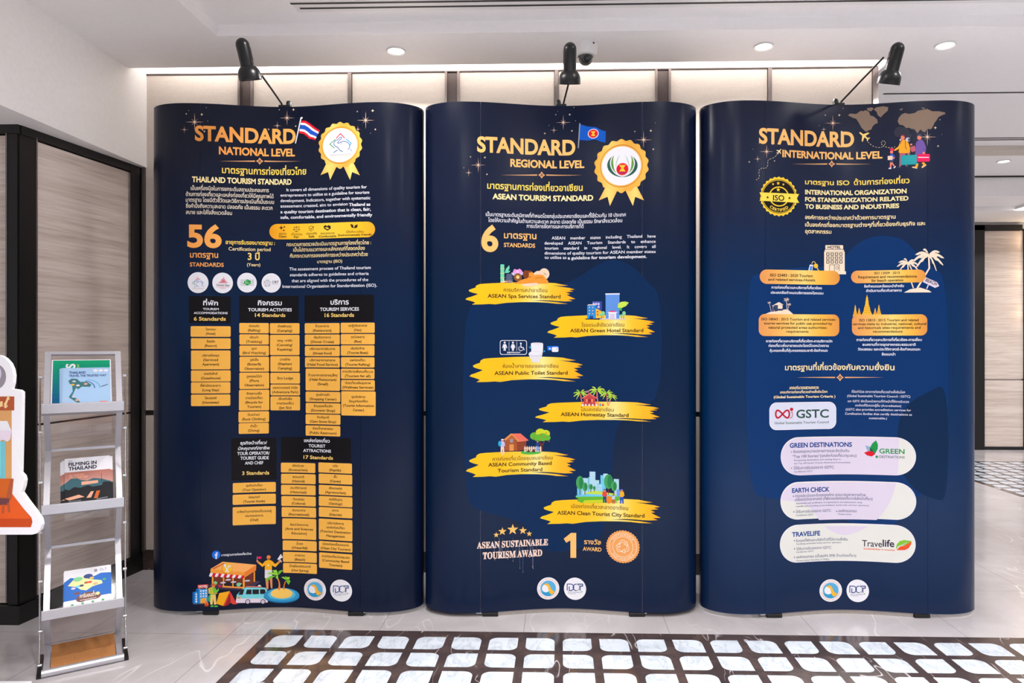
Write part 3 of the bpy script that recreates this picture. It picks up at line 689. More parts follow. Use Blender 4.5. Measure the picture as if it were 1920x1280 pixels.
('t',0,'name_button#35','(Tourist Information',2714,9137,4119,148,'ink',2,0),
('t',0,'name_button#35','Center)',3173,8946,3679,148,'ink',2,0),
('r',0,'name_button#36',-2191,5312,-393,5750,50,'btn'),
('t',0,'name_button#36','ธุรกิจนำเที่ยว',-1647,5575,-965,131,'ink',2,0),
('t',0,'name_button#36','(Tour Operator)',-1788,5387,-819,144,'ink',2,0),
('r',0,'name_button#37',-2197,4789,-393,5234,50,'btn'),
('t',0,'name_button#37','มัคคุเทศก์',-1549,5055,-1072,131,'ink',2,0),
('t',0,'name_button#37','(Tourist Guide)',-1759,4867,-855,144,'ink',2,0),
('r',0,'name_button#38',-2197,3885,-393,4686,50,'btn'),
('t',0,'name_button#38','อาชีพด้านการท่องเที่ยวของผู้',-2018,4427,-583,131,'ink',2,0),
('t',0,'name_button#38','ประกอบอาหาร',-1684,4235,-934,131,'ink',2,0),
('t',0,'name_button#38','(Chef)',-1482,4044,-1140,144,'ink',2,0),
('r',0,'name_button#39',-168,6173,1413,6606,50,'btn'),
('t',0,'name_button#39','เชิงนิเวศ',347,6433,875,131,'ink',2,0),
('t',0,'name_button#39','(Ecotourism)',179,6245,1048,144,'ink',2,0),
('r',0,'name_button#40',-162,5676,1427,6115,50,'btn'),
('t',0,'name_button#40','ธรรมชาติ',357,5938,885,131,'ink',2,0),
('t',0,'name_button#40','(Natural)',329,5749,914,144,'ink',2,0),
('r',0,'name_button#41',-162,5184,1427,5624,50,'btn'),
('t',0,'name_button#41','ประวัติศาสตร์',246,5447,1000,131,'ink',2,0),
('t',0,'name_button#41','(Historical)',245,5258,1001,144,'ink',2,0),
('r',0,'name_button#42',-149,4687,1434,5126,50,'btn'),
('t',0,'name_button#42','วัฒนธรรม',367,4948,895,131,'ink',2,0),
('t',0,'name_button#42','(Cultural)',317,4759,947,144,'ink',2,0),
('r',0,'name_button#43',-136,4196,1448,4635,50,'btn'),
('t',0,'name_button#43','นันทนาการ',343,4457,947,131,'ink',2,0),
('t',0,'name_button#43','(Recreational)',171,4270,1125,144,'ink',2,0),
('r',0,'name_button#44',-110,3213,1455,4138,50,'btn'),
('t',0,'name_button#44','ศิลปะวิทยาการ',248,3813,1079,131,'ink',2,0),
('t',0,'name_button#44','(Arts and Sciences',29,3627,1308,144,'ink',2,0),
('t',0,'name_button#44','Education)',311,3433,1014,144,'ink',2,0),
('r',0,'name_button#45',-90,2716,1475,3156,50,'btn'),
('t',0,'name_button#45','น้ำตก',529,2975,832,131,'ink',2,0),
('t',0,'name_button#45','(Waterfall)',323,2788,1042,144,'ink',2,0),
('r',0,'name_button#46',-78,2199,1482,2645,50,'btn'),
('t',0,'name_button#46','ชายหาด',464,2461,918,131,'ink',2,0),
('t',0,'name_button#46','(Beach)',443,2272,940,144,'ink',2,0),
('r',0,'name_button#47',-71,1715,1489,2154,50,'btn'),
('t',0,'name_button#47','น้ำพุร้อนธรรมชาติ',210,1977,1193,131,'ink',2,0),
('t',0,'name_button#47','(Hot Spring)',303,1786,1097,144,'ink',2,0),
('r',0,'name_button#48',1558,6209,3131,6651,49,'btn'),
('t',0,'name_button#48','แก่ง',2235,6480,2466,130,'ink',2,0),
('t',0,'name_button#48','(Rapids)',2074,6293,2625,143,'ink',2,0),
('r',0,'name_button#49',1572,5728,3144,6158,49,'btn'),
('t',0,'name_button#49','ถ้ำ',2287,5994,2441,130,'ink',2,0),
('t',0,'name_button#49','(Caves)',2111,5806,2616,143,'ink',2,0),
('r',0,'name_button#50',1579,5229,3144,5664,49,'btn'),
('t',0,'name_button#50','เชิงเกษตร',2059,5497,2674,130,'ink',2,0),
('t',0,'name_button#50','(Agrotourism)',1880,5309,2850,143,'ink',2,0),
('r',0,'name_button#51',1579,4735,3151,5177,49,'btn'),
('t',0,'name_button#51','ธรณีสัณฐาน',2062,5007,2678,130,'ink',2,0),
('t',0,'name_button#51','(Geology)',2053,4820,2687,143,'ink',2,0),
('r',0,'name_button#52',1579,4255,3151,4690,49,'btn'),
('t',0,'name_button#52','เกาะ',2217,4524,2525,130,'ink',2,0),
('t',0,'name_button#52','(Islands)',2072,4336,2668,143,'ink',2,0),
('r',0,'name_button#53',1579,3255,3151,4178,49,'btn'),
('t',0,'name_button#53','บริหารจัดการ',1985,3955,2754,130,'ink',2,0),
('t',0,'name_button#53','แหล่งท่องเที่ยว',1946,3767,2792,130,'ink',2,0),
('t',0,'name_button#53','(Tourism Destination',1648,3579,3083,143,'ink',2,0),
('t',0,'name_button#53','Management',1932,3392,2806,143,'ink',2,0),
('r',0,'name_button#54',1586,2762,3151,3191,49,'btn'),
('t',0,'name_button#54','เมืองท่องเที่ยวสะอาด',1756,3027,2985,130,'ink',2,0),
('t',0,'name_button#54','(Clean City Tourism)',1670,2839,3069,143,'ink',2,0),
('r',0,'name_button#55',1592,2006,3144,2685,49,'btn'),
('t',0,'name_button#55','การท่องเที่ยวโดยชุมชน',1717,2489,3023,130,'ink',2,0),
('t',0,'name_button#55','(Community Based',1741,2302,3000,143,'ink',2,0),
('t',0,'name_button#55','Tourism)',2058,2115,2689,143,'ink',2,0),
('e',0,'logo#4',-2866,2628,172,185,'fb'),
('l',0,'logo#4',((-2798,2708),(-2845,2705),(-2866,2670),(-2866,2445)),56,'white'),
('l',0,'logo#4',((-2928,2617),(-2803,2611)),48,'white'),
('t',0,'paragraph#5','มาตรฐานการท่องเที่ยวไทย',-2652,2560,-1427,129,'wt',2,0),
('p',0,'picture#0',((-3211,1271),(-2975,1413),(-1253,1396),(-1038,1344),(-1253,1198),(-1728,1055),(-1911,1025),(-2767,1121)),'plum'),
('p',0,'picture#0',((-3041,1753),(-1702,1562),(-1279,1794),(-1279,1341),(-1728,1140),(-3041,1305)),'brown'),
('p',0,'picture#0',((-3093,2022),(-2598,2313),(-1226,2102),(-1239,1848),(-1715,1563),(-3093,1854)),'ora2'),
('p',0,'picture#0',((-3093,2022),(-1715,1789),(-1715,1563),(-3093,1826)),'ora'),
('p',0,'picture#0',((-1715,1789),(-1226,2102),(-1239,1848),(-1715,1591)),'ora3'),
('p',0,'picture#0',((-3028,2033),(-2546,2260),(-2533,2217),(-2949,2006)),'ora4'),
('p',0,'picture#0',((-3041,1753),(-2975,1750),(-2975,1273),(-3041,1277)),'ora'),
('p',0,'picture#0',((-2591,1673),(-2533,1669),(-2533,1192),(-2591,1195)),'ora'),
('p',0,'picture#0',((-2210,1635),(-2153,1632),(-2153,1139),(-2210,1143)),'ora'),
('p',0,'picture#0',((-1780,1595),(-1702,1590),(-1702,1124),(-1780,1129)),'ora'),
('p',0,'picture#0',((-1333,1796),(-1279,1794),(-1279,1355),(-1333,1358)),'ora'),
('p',0,'picture#0',((-2611,1253),(-1728,1154),(-1728,1083),(-2611,1191)),'ora'),
('p',0,'picture#0',((-2546,1431),(-2210,1396),(-2210,1213),(-2546,1263)),'dk'),
('p',0,'picture#0',((-2158,1365),(-1780,1313),(-1780,1157),(-2158,1196)),'dk'),
('e',0,'picture#0',-2585,1391,117,37,'lil'),
('e',0,'picture#0',-2378,1505,117,37,'lil'),
('e',0,'picture#0',-2158,1393,117,37,'lil'),
('e',0,'picture#0',-1937,1294,117,37,'lil'),
('e',0,'picture#0',-1597,1415,118,37,'lil'),
('p',0,'picture#0',((-3101,1854),(-2983,1837),(-3041,1697),(-3106,1678),(-3159,1714)),'white'),
('p',0,'picture#0',((-2983,1838),(-2866,1821),(-2923,1684),(-2988,1665),(-3041,1701)),'red'),
('p',0,'picture#0',((-2866,1822),(-2749,1805),(-2806,1670),(-2871,1651),(-2923,1688)),'white'),
('p',0,'picture#0',((-2749,1806),(-2632,1788),(-2689,1656),(-2754,1638),(-2806,1674)),'red'),
('p',0,'picture#0',((-2632,1789),(-2515,1771),(-2572,1642),(-2637,1624),(-2689,1660)),'white'),
('p',0,'picture#0',((-2515,1772),(-2399,1754),(-2456,1628),(-2521,1609),(-2572,1646)),'red'),
('p',0,'picture#0',((-2399,1755),(-2282,1737),(-2339,1614),(-2404,1595),(-2456,1632)),'white'),
('p',0,'picture#0',((-2282,1738),(-2166,1719),(-2223,1599),(-2287,1581),(-2339,1617)),'red'),
('p',0,'picture#0',((-2166,1720),(-2049,1702),(-2106,1584),(-2171,1566),(-2223,1603)),'white'),
('p',0,'picture#0',((-2049,1703),(-1932,1685),(-1989,1570),(-2054,1551),(-2106,1588)),'red'),
('p',0,'picture#0',((-1932,1686),(-1814,1667),(-1872,1555),(-1937,1537),(-1989,1574)),'white'),
('p',0,'picture#0',((-1814,1669),(-1697,1650),(-1754,1541),(-1820,1522),(-1872,1559)),'red'),
('e',0,'picture#0',-2412,2019,220,239,'ora5'),
('e',0,'picture#0',-2404,2027,207,225,'yel3'),
('l',0,'picture#0',((-2508,2145),(-2365,1828)),45,'white'),
('l',0,'picture#0',((-2339,2108),(-2482,1849)),39,'white'),
('e',0,'picture#0',-2513,2151,52,67,'white'),
('p',0,'picture#0',((-2391,2153),(-2365,2095),(-2274,2047),(-2274,2146),(-2326,2121)),'white'),
('e',0,'picture#0',-2897,1395,73,79,'grn3'),
('e',0,'picture#0',-1950,1267,83,90,'grn3'),
('p',0,'picture#0',((-2793,1291),(-2650,1283),(-2650,1199),(-2767,1200)),'red'),
('e',0,'picture#0',-2715,1287,36,39,'blue'),
('e',0,'picture#0',-1937,1125,68,34,'skin'),
('p',0,'picture#0',((-849,1521),(-707,1488),(-713,992),(-795,994)),'skin'),
('p',0,'picture#0',((-663,1487),(-547,1512),(-542,1030),(-608,1031)),'skin'),
('p',0,'picture#0',((-863,1876),(-561,1867),(-547,1512),(-685,1459),(-726,1488),(-871,1507)),'white2'),
('p',0,'picture#0',((-863,2244),(-754,2298),(-644,2295),(-547,2244),(-422,2106),(-297,2204),(-254,2132),(-409,1969),(-561,2052),(-561,1853),(-871,1862),(-863,2074),(-971,1993),(-1133,2155),(-1092,2224),(-971,2120)),'yor'),
('p',0,'picture#0',((-1133,2141),(-1226,2258),(-1186,2327),(-1119,2245),(-1079,2195)),'skin'),
('p',0,'picture#0',((-297,2218),(-226,2303),(-142,2240),(-240,2138)),'skin'),
('p',0,'picture#0',((-1173,2454),(-998,2461),(-1025,2411),(-998,2362),(-1167,2360)),'red2'),
('l',0,'picture#0',((-1186,2469),(-1199,2265)),11,'white'),
('p',0,'picture#0',((-325,2318),(-170,2558),(-76,2416),(-269,2289)),'white'),
('e',0,'picture#0',-150,2467,23,23,'red'),
('l',0,'picture#0',((-212,2317),(-133,2189)),34,'white'),
('e',0,'picture#0',-707,2410,82,96,'skin'),
('p',0,'picture#0',((-781,2440),(-754,2496),(-644,2485),(-597,2421),(-713,2430)),'ora3'),
('p',0,'picture#0',((-762,2391),(-630,2388),(-685,2316),(-734,2325)),'ora4'),
('e',0,'picture#0',-718,2061,44,28,'white'),
('p',0,'picture#0',((-2054,597),(-2028,821),(-1780,1087),(-1649,1129),(-822,1060),(-762,951),(-745,723),(-745,425),(-2041,461)),'vanb'),
('p',0,'picture#0',((-2046,659),(-745,587),(-734,425),(-808,408),(-2041,461),(-2067,528)),'lil2'),
('p',0,'picture#0',((-1968,822),(-1846,1049),(-1715,1049),(-1780,810)),'dk'),
('p',0,'picture#0',((-1663,825),(-1610,1025),(-1417,1020),(-1417,811)),'dk'),
('p',0,'picture#0',((-1380,808),(-1380,1018),(-1114,1010),(-1114,800)),'dk'),
('p',0,'picture#0',((-1065,798),(-1065,1008),(-863,1005),(-808,805)),'dk'),
('p',0,'picture#0',((-1689,1143),(-1623,1176),(-985,1143),(-985,1106)),'salm'),
('l',0,'picture#0',((-1676,1108),(-849,1067)),23,'vanb2'),
('e',0,'picture#0',-1092,1176,59,34,'white'),
('p',0,'picture#0',((-2028,750),(-1859,731),(-1859,640),(-2028,652)),'yel3'),
('p',0,'picture#0',((-1989,734),(-1885,727),(-1885,656),(-1989,663)),'grey'),
('e',0,'picture#0',-1576,486,105,113,'dk'),
('e',0,'picture#0',-1576,486,74,79,'lil2'),
('e',0,'picture#0',-1576,486,26,28,'grey'),
('e',0,'picture#0',-941,453,108,113,'dk'),
('e',0,'picture#0',-941,453,76,79,'lil2'),
('e',0,'picture#0',-941,453,27,28,'grey'),
('e',0,'picture#0',-113,698,794,318,'sea2'),
('e',0,'picture#0',-113,746,788,307,'sea'),
('e',0,'picture#0',-113,769,610,241,'sea3'),
('e',0,'picture#0',-122,812,488,227,'sand'),
('p',0,'picture#0',((-297,969),(-254,1167),(-269,1338),(-325,1452),(-269,1474),(-207,1309),(-184,1167),(-198,962)),'ora3'),
('p',0,'picture#0',((-65,974),(-42,1167),(29,1366),(66,1338),(1,1167),(1,974)),'ora3'),
('p',0,'picture#0',((-311,1565),(-547,1824),(-381,1856),(-325,1792),(-311,1650)),'lime'),
('p',0,'picture#0',((-311,1594),(-269,1792),(-127,1842),(-76,1820),(-184,1706)),'lime2'),
('p',0,'picture#0',((-325,1608),(-575,1655),(-767,1682),(-685,1743),(-492,1738)),'lime'),
('p',0,'picture#0',((-339,1594),(-603,1485),(-808,1321),(-795,1476),(-630,1585)),'lime2'),
('p',0,'picture#0',((-325,1622),(-274,1536),(-297,1437),(-395,1509)),'lime'),
('p',0,'picture#0',((43,1408),(-156,1522),(-42,1541),(15,1479)),'lime'),
('p',0,'picture#0',((43,1408),(1,1550),(86,1551),(129,1480)),'lime2'),
('p',0,'picture#0',((43,1408),(129,1537),(230,1524),(216,1439)),'lime'),
('p',0,'picture#0',((58,1394),(216,1424),(274,1354),(187,1191),(115,1281)),'lime2'),
('p',0,'picture#0',((-3893,565),(-3771,521),(-3211,571),(-3198,486),(-3771,465)),'plum'),
('p',0,'picture#0',((-3847,1026),(-3703,1045),(-3703,1162),(-3224,1159),(-3198,1144),(-3198,542),(-3798,516),(-3847,565)),'hblue'),
('p',0,'picture#0',((-3847,1026),(-3758,1018),(-3776,521),(-3847,565)),'hblue2'),
('p',0,'picture#0',((-3703,1148),(-3596,1126),(-3596,530),(-3636,523),(-3636,1035),(-3703,1045)),'hblue2'),
('r',0,'picture#0',-3717,899,-3647,972,8,'white'),
('r',0,'picture#0',-3717,793,-3647,865,8,'white'),
('r',0,'picture#0',-3717,687,-3647,759,8,'white'),
('r',0,'picture#0',-3717,580,-3647,653,8,'white'),
('r',0,'picture#0',-3524,1030,-3460,1106,8,'white'),
('r',0,'picture#0',-3417,1035,-3354,1110,8,'white'),
('r',0,'picture#0',-3311,1039,-3248,1114,8,'white'),
('r',0,'picture#0',-3524,913,-3460,988,8,'white'),
('r',0,'picture#0',-3417,917,-3354,993,8,'white'),
('r',0,'picture#0',-3311,921,-3248,997,8,'white'),
('r',0,'picture#0',-3524,795,-3460,871,8,'white'),
('r',0,'picture#0',-3417,800,-3354,875,8,'white'),
('r',0,'picture#0',-3311,803,-3248,879,8,'white'),
('p',0,'picture#0',((-3508,737),(-3264,761),(-3264,537),(-3508,527)),'yel3'),
('p',0,'picture#0',((-3462,693),(-3303,707),(-3303,547),(-3462,540)),'ora'),
('p',0,'picture#0',((-3631,1342),(-3198,1354),(-3198,1200),(-3631,1183)),'red3'),
('t',0,'picture#0','HOTEL',-3583,1219,-3211,138,'white',3,0),
('l',0,'picture#0',((-3542,1186),(-3542,1144)),34,'sand'),
('l',0,'picture#0',((-3269,1198),(-3269,1153)),34,'sand'),
('p',0,'picture#0',((-2866,482),(-2741,938),(-2313,1003),(-2274,837),(-2585,366)),'yor'),
('p',0,'picture#0',((-2585,366),(-2313,1003),(-2274,950),(-2015,411),(-2184,415),(-2274,500),(-2404,382)),'red3'),
('p',0,'picture#0',((-2508,375),(-2300,923),(-2274,514),(-2404,382)),'dred'),
('e',0,'picture#0',-3106,720,84,168,'grn2'),
('p',0,'picture#0',((-3185,1172),(-3067,1222),(-3028,884),(-3172,947)),'yel3'),
('p',0,'picture#0',((-3093,915),(-2884,904),(-2858,454),(-2949,445),(-2988,713),(-3014,449),(-3106,468)),'pants'),
('p',0,'picture#0',((-3106,1168),(-3028,1248),(-2897,1171),(-2845,1070),(-2767,1150),(-2754,1065),(-2845,958),(-2884,876),(-3093,887)),'grn4'),
('p',0,'picture#0',((-3067,1194),(-3022,1203),(-2996,924),(-3048,913)),'yel3'),
('e',0,'picture#0',-2975,1259,68,73,'skin'),
('p',0,'picture#0',((-3067,1278),(-3041,1375),(-2936,1378),(-2871,1290)),'ora4'),
('l',0,'picture#0',((-2975,937),(-2819,942)),50,'skin'),
('e',0,'picture#0',-3033,385,73,39,'grn2'),
('e',0,'picture#0',-2871,370,83,36,'grn2'),
('e',0,'picture#0',-3264,405,111,28,'dred'),
('p',0,'picture#0',((-3343,465),(-3317,562),(-3290,644),(-3185,514),(-3172,457),(-3251,405)),'ora5'),
('p',0,'picture#0',((-3303,463),(-3258,545),(-3211,459),(-3258,433)),'red'),
('e',0,'logo#5',1400,1028,516,484,'white'),
('e',0,'logo#5',1400,1028,361,339,'sky'),
('p',0,'logo#5',((1728,907),(1696,854),(1655,806),(1607,765),(1552,731),(1493,707),(1431,692),(1368,688),(1306,694),(1247,711),(1193,737),(1145,772),(1105,815),(1073,865)),'sea'),
('e',0,'logo#5',1296,1031,185,174,'white'),
('p',0,'logo#5',((1183,1189),(1348,1257),(1462,1177),(1555,980),(1710,904),(1658,842),(1544,767),(1462,838),(1410,980),(1374,1123)),'gold1'),
('a',0,'logo#5','กรมการท่องเที่ยว',1400,1028,372,90,150,114,'orl',0,1),
('a',0,'logo#5','DEPARTMENT OF TOURISM',1400,1028,435,270,170,91,'orl',1,1),
('e',0,'logo#6',2624,1072,511,480,'white'),
('l',0,'logo#6',((2265,968),(2265,1247),(2419,1259)),36,'nv2'),
('l',0,'logo#6',((2357,1158),(2357,975),(2460,983)),36,'nv2'),
('l',0,'logo#6',((2419,1259),(2472,1254),(2518,1233),(2552,1199),(2570,1155),(2570,1106),(2552,1060),(2518,1020),(2472,992),(2419,980)),36,'nv2'),
('l',0,'logo#6',((2685,1000),(2633,1004),(2587,1025),(2552,1060),(2534,1104),(2534,1152),(2552,1199),(2587,1238),(2633,1266),(2685,1278)),36,'nv2'),
('l',0,'logo#6',((2685,1278),(2737,1273),(2783,1252),(2817,1217),(2835,1173),(2835,1125),(2817,1078),(2783,1039),(2737,1012),(2685,1000)),29,'grey'),
('l',0,'logo#6',((2726,1280),(2969,1296),(2969,1210),(2858,1203),(2858,1012)),36,'nv2'),
('t',0,'logo#6','Steps to Sustainability',2285,900,2858,56,'nv2',1,0),
('t',0,'logo#6','Transparency',2285,835,2649,49,'nv2',1,0),
('p',0,'logo#6',((2878,931),(2909,977),(2959,989),(2939,940)),'green'),
('p',1,'colour_field#0',((-3970,13449),(-3875,13536),(-3753,13618),(-3602,13695),(-3424,13767),(-3219,13834),(-2986,13897),(-2725,13954),(-2435,14008),(-2117,14056),(-1811,14106),(-1519,14158),(-1241,14211),(-977,14266),(-726,14322),(-490,14379),(-269,14437),(-62,14496),(130,14557),(308,14619),(472,14683),(622,14748),(758,14815),(879,14884),(987,14954),(1080,15026),(1175,15095),(1273,15161),(1372,15224),(1474,15284),(1577,15340),(1683,15394),(1790,15444),(1899,15491),(2009,15526),(2120,15548),(2231,15558),(2342,15555),(2455,15540),(2567,15512),(2681,15473),(2795,15421),(2903,15364),(3007,15303),(3104,15238),(3197,15168),(3284,15094),(3366,15015),(3443,14931),(3514,14844),(3586,14759),(3657,14677),(3729,14598),(3800,14522),(3872,14449),(3944,14379),(4016,14312),(4088,14248),(4151,14123),(4205,13935),(4250,13685),(4286,13374),(4314,13000),(4332,12565),(4341,12068),(4341,11509),(4326,11012),(4297,10579),(4254,10207),(4196,9899),(4124,9653),(4037,9469),(3937,9348),(3822,9290),(3707,9229),(3593,9167),(3479,9102),(3364,9036),(3250,8967),(3136,8896),(3023,8824),(2909,8749),(2805,8669),(2713,8584),(2631,8493),(2559,8397),(2499,8295),(2449,8188),(2410,8076),(2381,7958),(2356,7841),(2335,7724),(2317,7606),(2302,7489),(2292,7372),(2284,7255),(2281,7138),(2281,7021),(2277,6901),(2270,6776),(2259,6648),(2245,6516),(2227,6380),(2206,6241),(2181,6097),(2152,5950),(2125,5799),(2100,5645),(2077,5486),(2055,5325),(2036,5159),(2018,4990),(2001,4818),(1987,4641),(1971,4476),(1953,4321),(1933,4178),(1912,4045),(1888,3923),(1863,3812),(1836,3711),(1807,3622),(1762,3534),(1701,3446),(1623,3360),(1529,3274),(1419,3190),(1292,3107),(1148,3025),(988,2945),(825,2876),(661,2818),(494,2771),(325,2735),(153,2712),(-20,2699),(-195,2699),(-372,2710),(-533,2736),(-677,2777),(-804,2833),(-914,2903),(-1008,2987),(-1085,3085),(-1146,3197),(-1190,3322),(-1241,3439),(-1300,3547),(-1366,3647),(-1439,3739),(-1519,3822),(-1607,3896),(-1702,3963),(-1804,4020),(-1915,4077),(-2035,4133),(-2164,4188),(-2301,4241),(-2448,4294),(-2603,4345),(-2767,4395),(-2939,4443),(-3101,4491),(-3252,4540),(-3392,4590),(-3521,4640),(-3640,4690),(-3748,4742),(-3845,4794),(-3931,4848),(-4008,5021),(-4075,5314),(-4133,5727),(-4180,6261),(-4218,6914),(-4247,7688),(-4265,8581),(-4274,9595),(-4269,10493),(-4252,11276),(-4222,11942),(-4178,12492),(-4122,12927),(-4053,13246)),'mblue'),
('t',1,'headline#0','STANDARD',-3667,20246,628,923,'or2',3,0),
('t',1,'headline#0','REGIONAL LEVEL',-2233,19659,1024,463,'or2',3,0),
('p',1,'headline#0',((-2653,19259),(-1057,19358),(-1057,19306)),'orn'),
('p',1,'headline#0',((951,19336),(-657,19370),(-657,19317)),'orn'),
('s',1,'headline#0',-857,19338,154,85,4,90,'orn'),
('s',1,'headline#0',-857,19338,77,43,4,90,'navy'),
('e',1,'headline#0',-857,19338,20,20,'orn'),
('t',1,'headline#1','มาตรฐานการท่องเที่ยวอาเซียน',-3227,18645,951,394,'yel',2,0),
('t',1,'headline#1','ASEAN TOURISM STANDARD',-3004,18205,1413,331,'pale',3,0),
('t',1,'paragraph#0','เป็นมาตรฐานระดับภูมิภาคที่กำหนดโดยกลุ่มประเทศอาเซียนและที่ใช้ร่วมกัน 10 ประเทศ',-3293,17451,2820,229,'wt',1,0),
('t',1,'paragraph#0','โดยให้ความสำคัญในด้านความสะดวก สะอาด ปลอดภัย เป็นธรรม รักษาสิ่งแวดล้อม',-3188,17202,2660,229,'wt',1,0),
('t',1,'paragraph#0','การบริหารจัดการและการบริการที่ดี',-1517,16995,991,229,'wt',1,0),
('t',1,'headline#2','6',-3488,15947,-2753,1534,'or2',3,0),
('t',1,'headline#3','มาตรฐาน',-2502,16506,-1091,392,'or2',2,0),
('t',1,'headline#3','STANDARDS',-2513,16125,-1148,255,'or2',2,0),
('t',1,'paragraph#1','ASEAN member states including Thailand have',-417,16502,4093,189,'wt',1,1),
('t',1,'paragraph#1','developed ASEAN Tourism Standards to enhance',-731,16274,4093,189,'wt',1,1),
('t',1,'paragraph#1','tourism standard in regional level. It covers all',-731,16053,4093,189,'wt',1,1),
('t',1,'paragraph#1','dimensions of quality tourism for ASEAN member states',-731,15832,4093,189,'wt',1,0),
('t',1,'paragraph#1','to utilise as',-731,15640,240,190,'wt',1,0),
('t',1,'paragraph#1','a guideline for tourism development.',297,15620,3704,189,'wt',2,0),
('p',1,'flag#0',((804,21622),(855,21621),(781,20528),(736,20529)),'grey'),
('p',1,'flag#0',((849,21575),(1177,21464),(1514,21418),(1766,21278),(1961,21210),(1939,20712),(1738,20769),(1514,20878),(1177,20849),(809,20892)),'fblue'),
('e',1,'flag#0',1413,21139,236,211,'white'),
('e',1,'flag#0',1413,21139,208,182,'red'),
('p',1,'flag#0',((1303,21248),(1523,21237),(1445,21137),(1515,21030),(1311,21041),(1382,21141)),'yel3'),
('p',1,'award_rosette#0',((1999,18863),(1650,18190),(2033,18335),(2134,17930),(2481,18658)),'ribbon'),
('p',1,'award_rosette#0',((3251,18810),(3597,18120),(3217,18288),(3117,17894),(2771,18646)),'ribbon'),
('e',1,'award_rosette#0',2626,18584,112,114,'gold3'),
('q',1,'award_rosette#0',2626,19656,1141,18,0.035,'rosg'),
('e',1,'award_rosette#0',2626,19656,915,935,'rosd'),
('e',1,'award_rosette#0',2626,19656,887,907,'rosr'),
('e',1,'award_rosette#0',2626,19656,837,855,'white'),
('p',1,'award_rosette#0',((2727,19162),(2590,19170),(2456,19201),(2332,19254),(2222,19326),(2133,19413),(2067,19513),(2028,19620),(2017,19730),(2036,19838),(2082,19939),(2155,20028),(2251,20102),(2251,20102),(2185,20013),(2147,19916),(2135,19818),(2142,19722),(2165,19629),(2200,19540),(2247,19456),(2308,19377),(2385,19305),(2480,19242),(2595,19193),(2727,19162)),'dgreen'),
('p',1,'award_rosette#0',((2427,19338),(2366,19385),(2312,19441),(2266,19504),(2229,19574),(2203,19648),(2188,19725),(2184,19803),(2191,19880),(2209,19954),(2239,20024),(2278,20088),(2326,20144),(2326,20144),(2299,20077),(2283,20007),(2276,19936),(2276,19866),(2280,19796),(2287,19728),(2296,19660),(2308,19592),(2324,19525),(2348,19460),(2382,19397),(2427,19338)),'green3'),
('p',1,'award_rosette#0',((2387,19581),(2383,19643),(2384,19704),(2389,19765),(2398,19824),(2411,19880),(2428,19933),(2449,19982),(2473,20025),(2501,20063),(2531,20095),(2563,20119),(2596,20137),(2596,20137),(2567,20113),(2541,20082),(2519,20047),(2500,20007),(2482,19963),(2465,19916),(2450,19867),(2434,19814),(2419,19759),(2406,19702),(2395,19642),(2387,19581)),'green4'),
('p',1,'award_rosette#0',((2614,19167),(2751,19163),(2884,19182),(3008,19223),(3118,19285),(3207,19365),(3272,19458),(3311,19561),(3322,19669),(3303,19778),(3257,19882),(3184,19978),(3089,20060),(3089,20060),(3155,19965),(3192,19866),(3205,19767),(3197,19672),(3175,19581),(3140,19496),(3093,19417),(3032,19344),(2956,19279),(2861,19224),(2746,19186),(2614,19167)),'dgreen'),
('p',1,'award_rosette#0',((2913,19316),(2975,19357),(3029,19408),(3074,19467),(3111,19532),(3137,19604),(3152,19679),(3156,19756),(3149,19833),(3131,19909),(3101,19981),(3062,20048),(3014,20109),(3014,20109),(3042,20040),(3057,19969),(3064,19898),(3064,19827),(3060,19758),(3054,19691),(3045,19624),(3033,19558),(3016,19493),(2992,19430),(2959,19370),(2913,19316)),'green3'),
('p',1,'award_rosette#0',((2953,19554),(2957,19615),(2957,19676),(2952,19737),(2943,19797),(2930,19854),(2913,19909),(2892,19959),(2868,20005),(2840,20046),(2811,20080),(2779,20108),(2745,20130),(2745,20130),(2774,20102),(2800,20069),(2822,20031),(2841,19989),(2859,19944),(2875,19896),(2891,19845),(2907,19791),(2922,19735),(2935,19676),(2946,19616),(2953,19554)),'green4'),
('e',1,'award_rosette#0',2671,19512,276,282,'lpink'),
('e',1,'award_rosette#0',2671,19512,254,260,'red'),
('p',1,'award_rosette#0',((2524,19699),(2817,19684),(2713,19550),(2807,19406),(2534,19419),(2629,19554)),'yel3'),
('t',1,'award_rosette#0','ASEAN',2516,19326,2825,90,'nv2',2,0),
('p',1,'sparkles#0',((440,21673),(98,21665),(-245,21676),(98,21689)),'spark'),
('p',1,'sparkles#0',((98,21334),(86,21677),(98,22020),(110,21677)),'spark'),
('p',1,'sparkles#0',((219,21555),(91,21671),(-24,21798),(104,21683)),'spark'),
('p',1,'sparkles#0',((-24,21556),(91,21683),(219,21797),(104,21671)),'spark'),
('e',1,'sparkles#0',98,21677,31,31,'sparkc'),
('p',1,'sparkles#1',((-3282,19667),(-3616,19645),(-3951,19650),(-3616,19669)),'spark'),
('p',1,'sparkles#1',((-3616,19320),(-3628,19657),(-3616,19994),(-3605,19657)),'spark'),
('p',1,'sparkles#1',((-3498,19541),(-3622,19651),(-3735,19773),(-3610,19663)),'spark'),
('p',1,'sparkles#1',((-3735,19535),(-3622,19663),(-3498,19779),(-3610,19651)),'spark'),
('e',1,'sparkles#1',-3616,19657,30,30,'sparkc'),
('p',1,'sparkles#2',((3954,20745),(3576,20740),(3200,20767),(3576,20767)),'spark'),
('p',1,'sparkles#2',((3576,20372),(3563,20754),(3576,21136),(3589,20753)),'spark'),
('p',1,'sparkles#2',((3709,20615),(3570,20747),(3443,20893),(3583,20760)),'spark'),
('p',1,'sparkles#2',((3443,20623),(3570,20761),(3709,20885),(3583,20747)),'spark'),
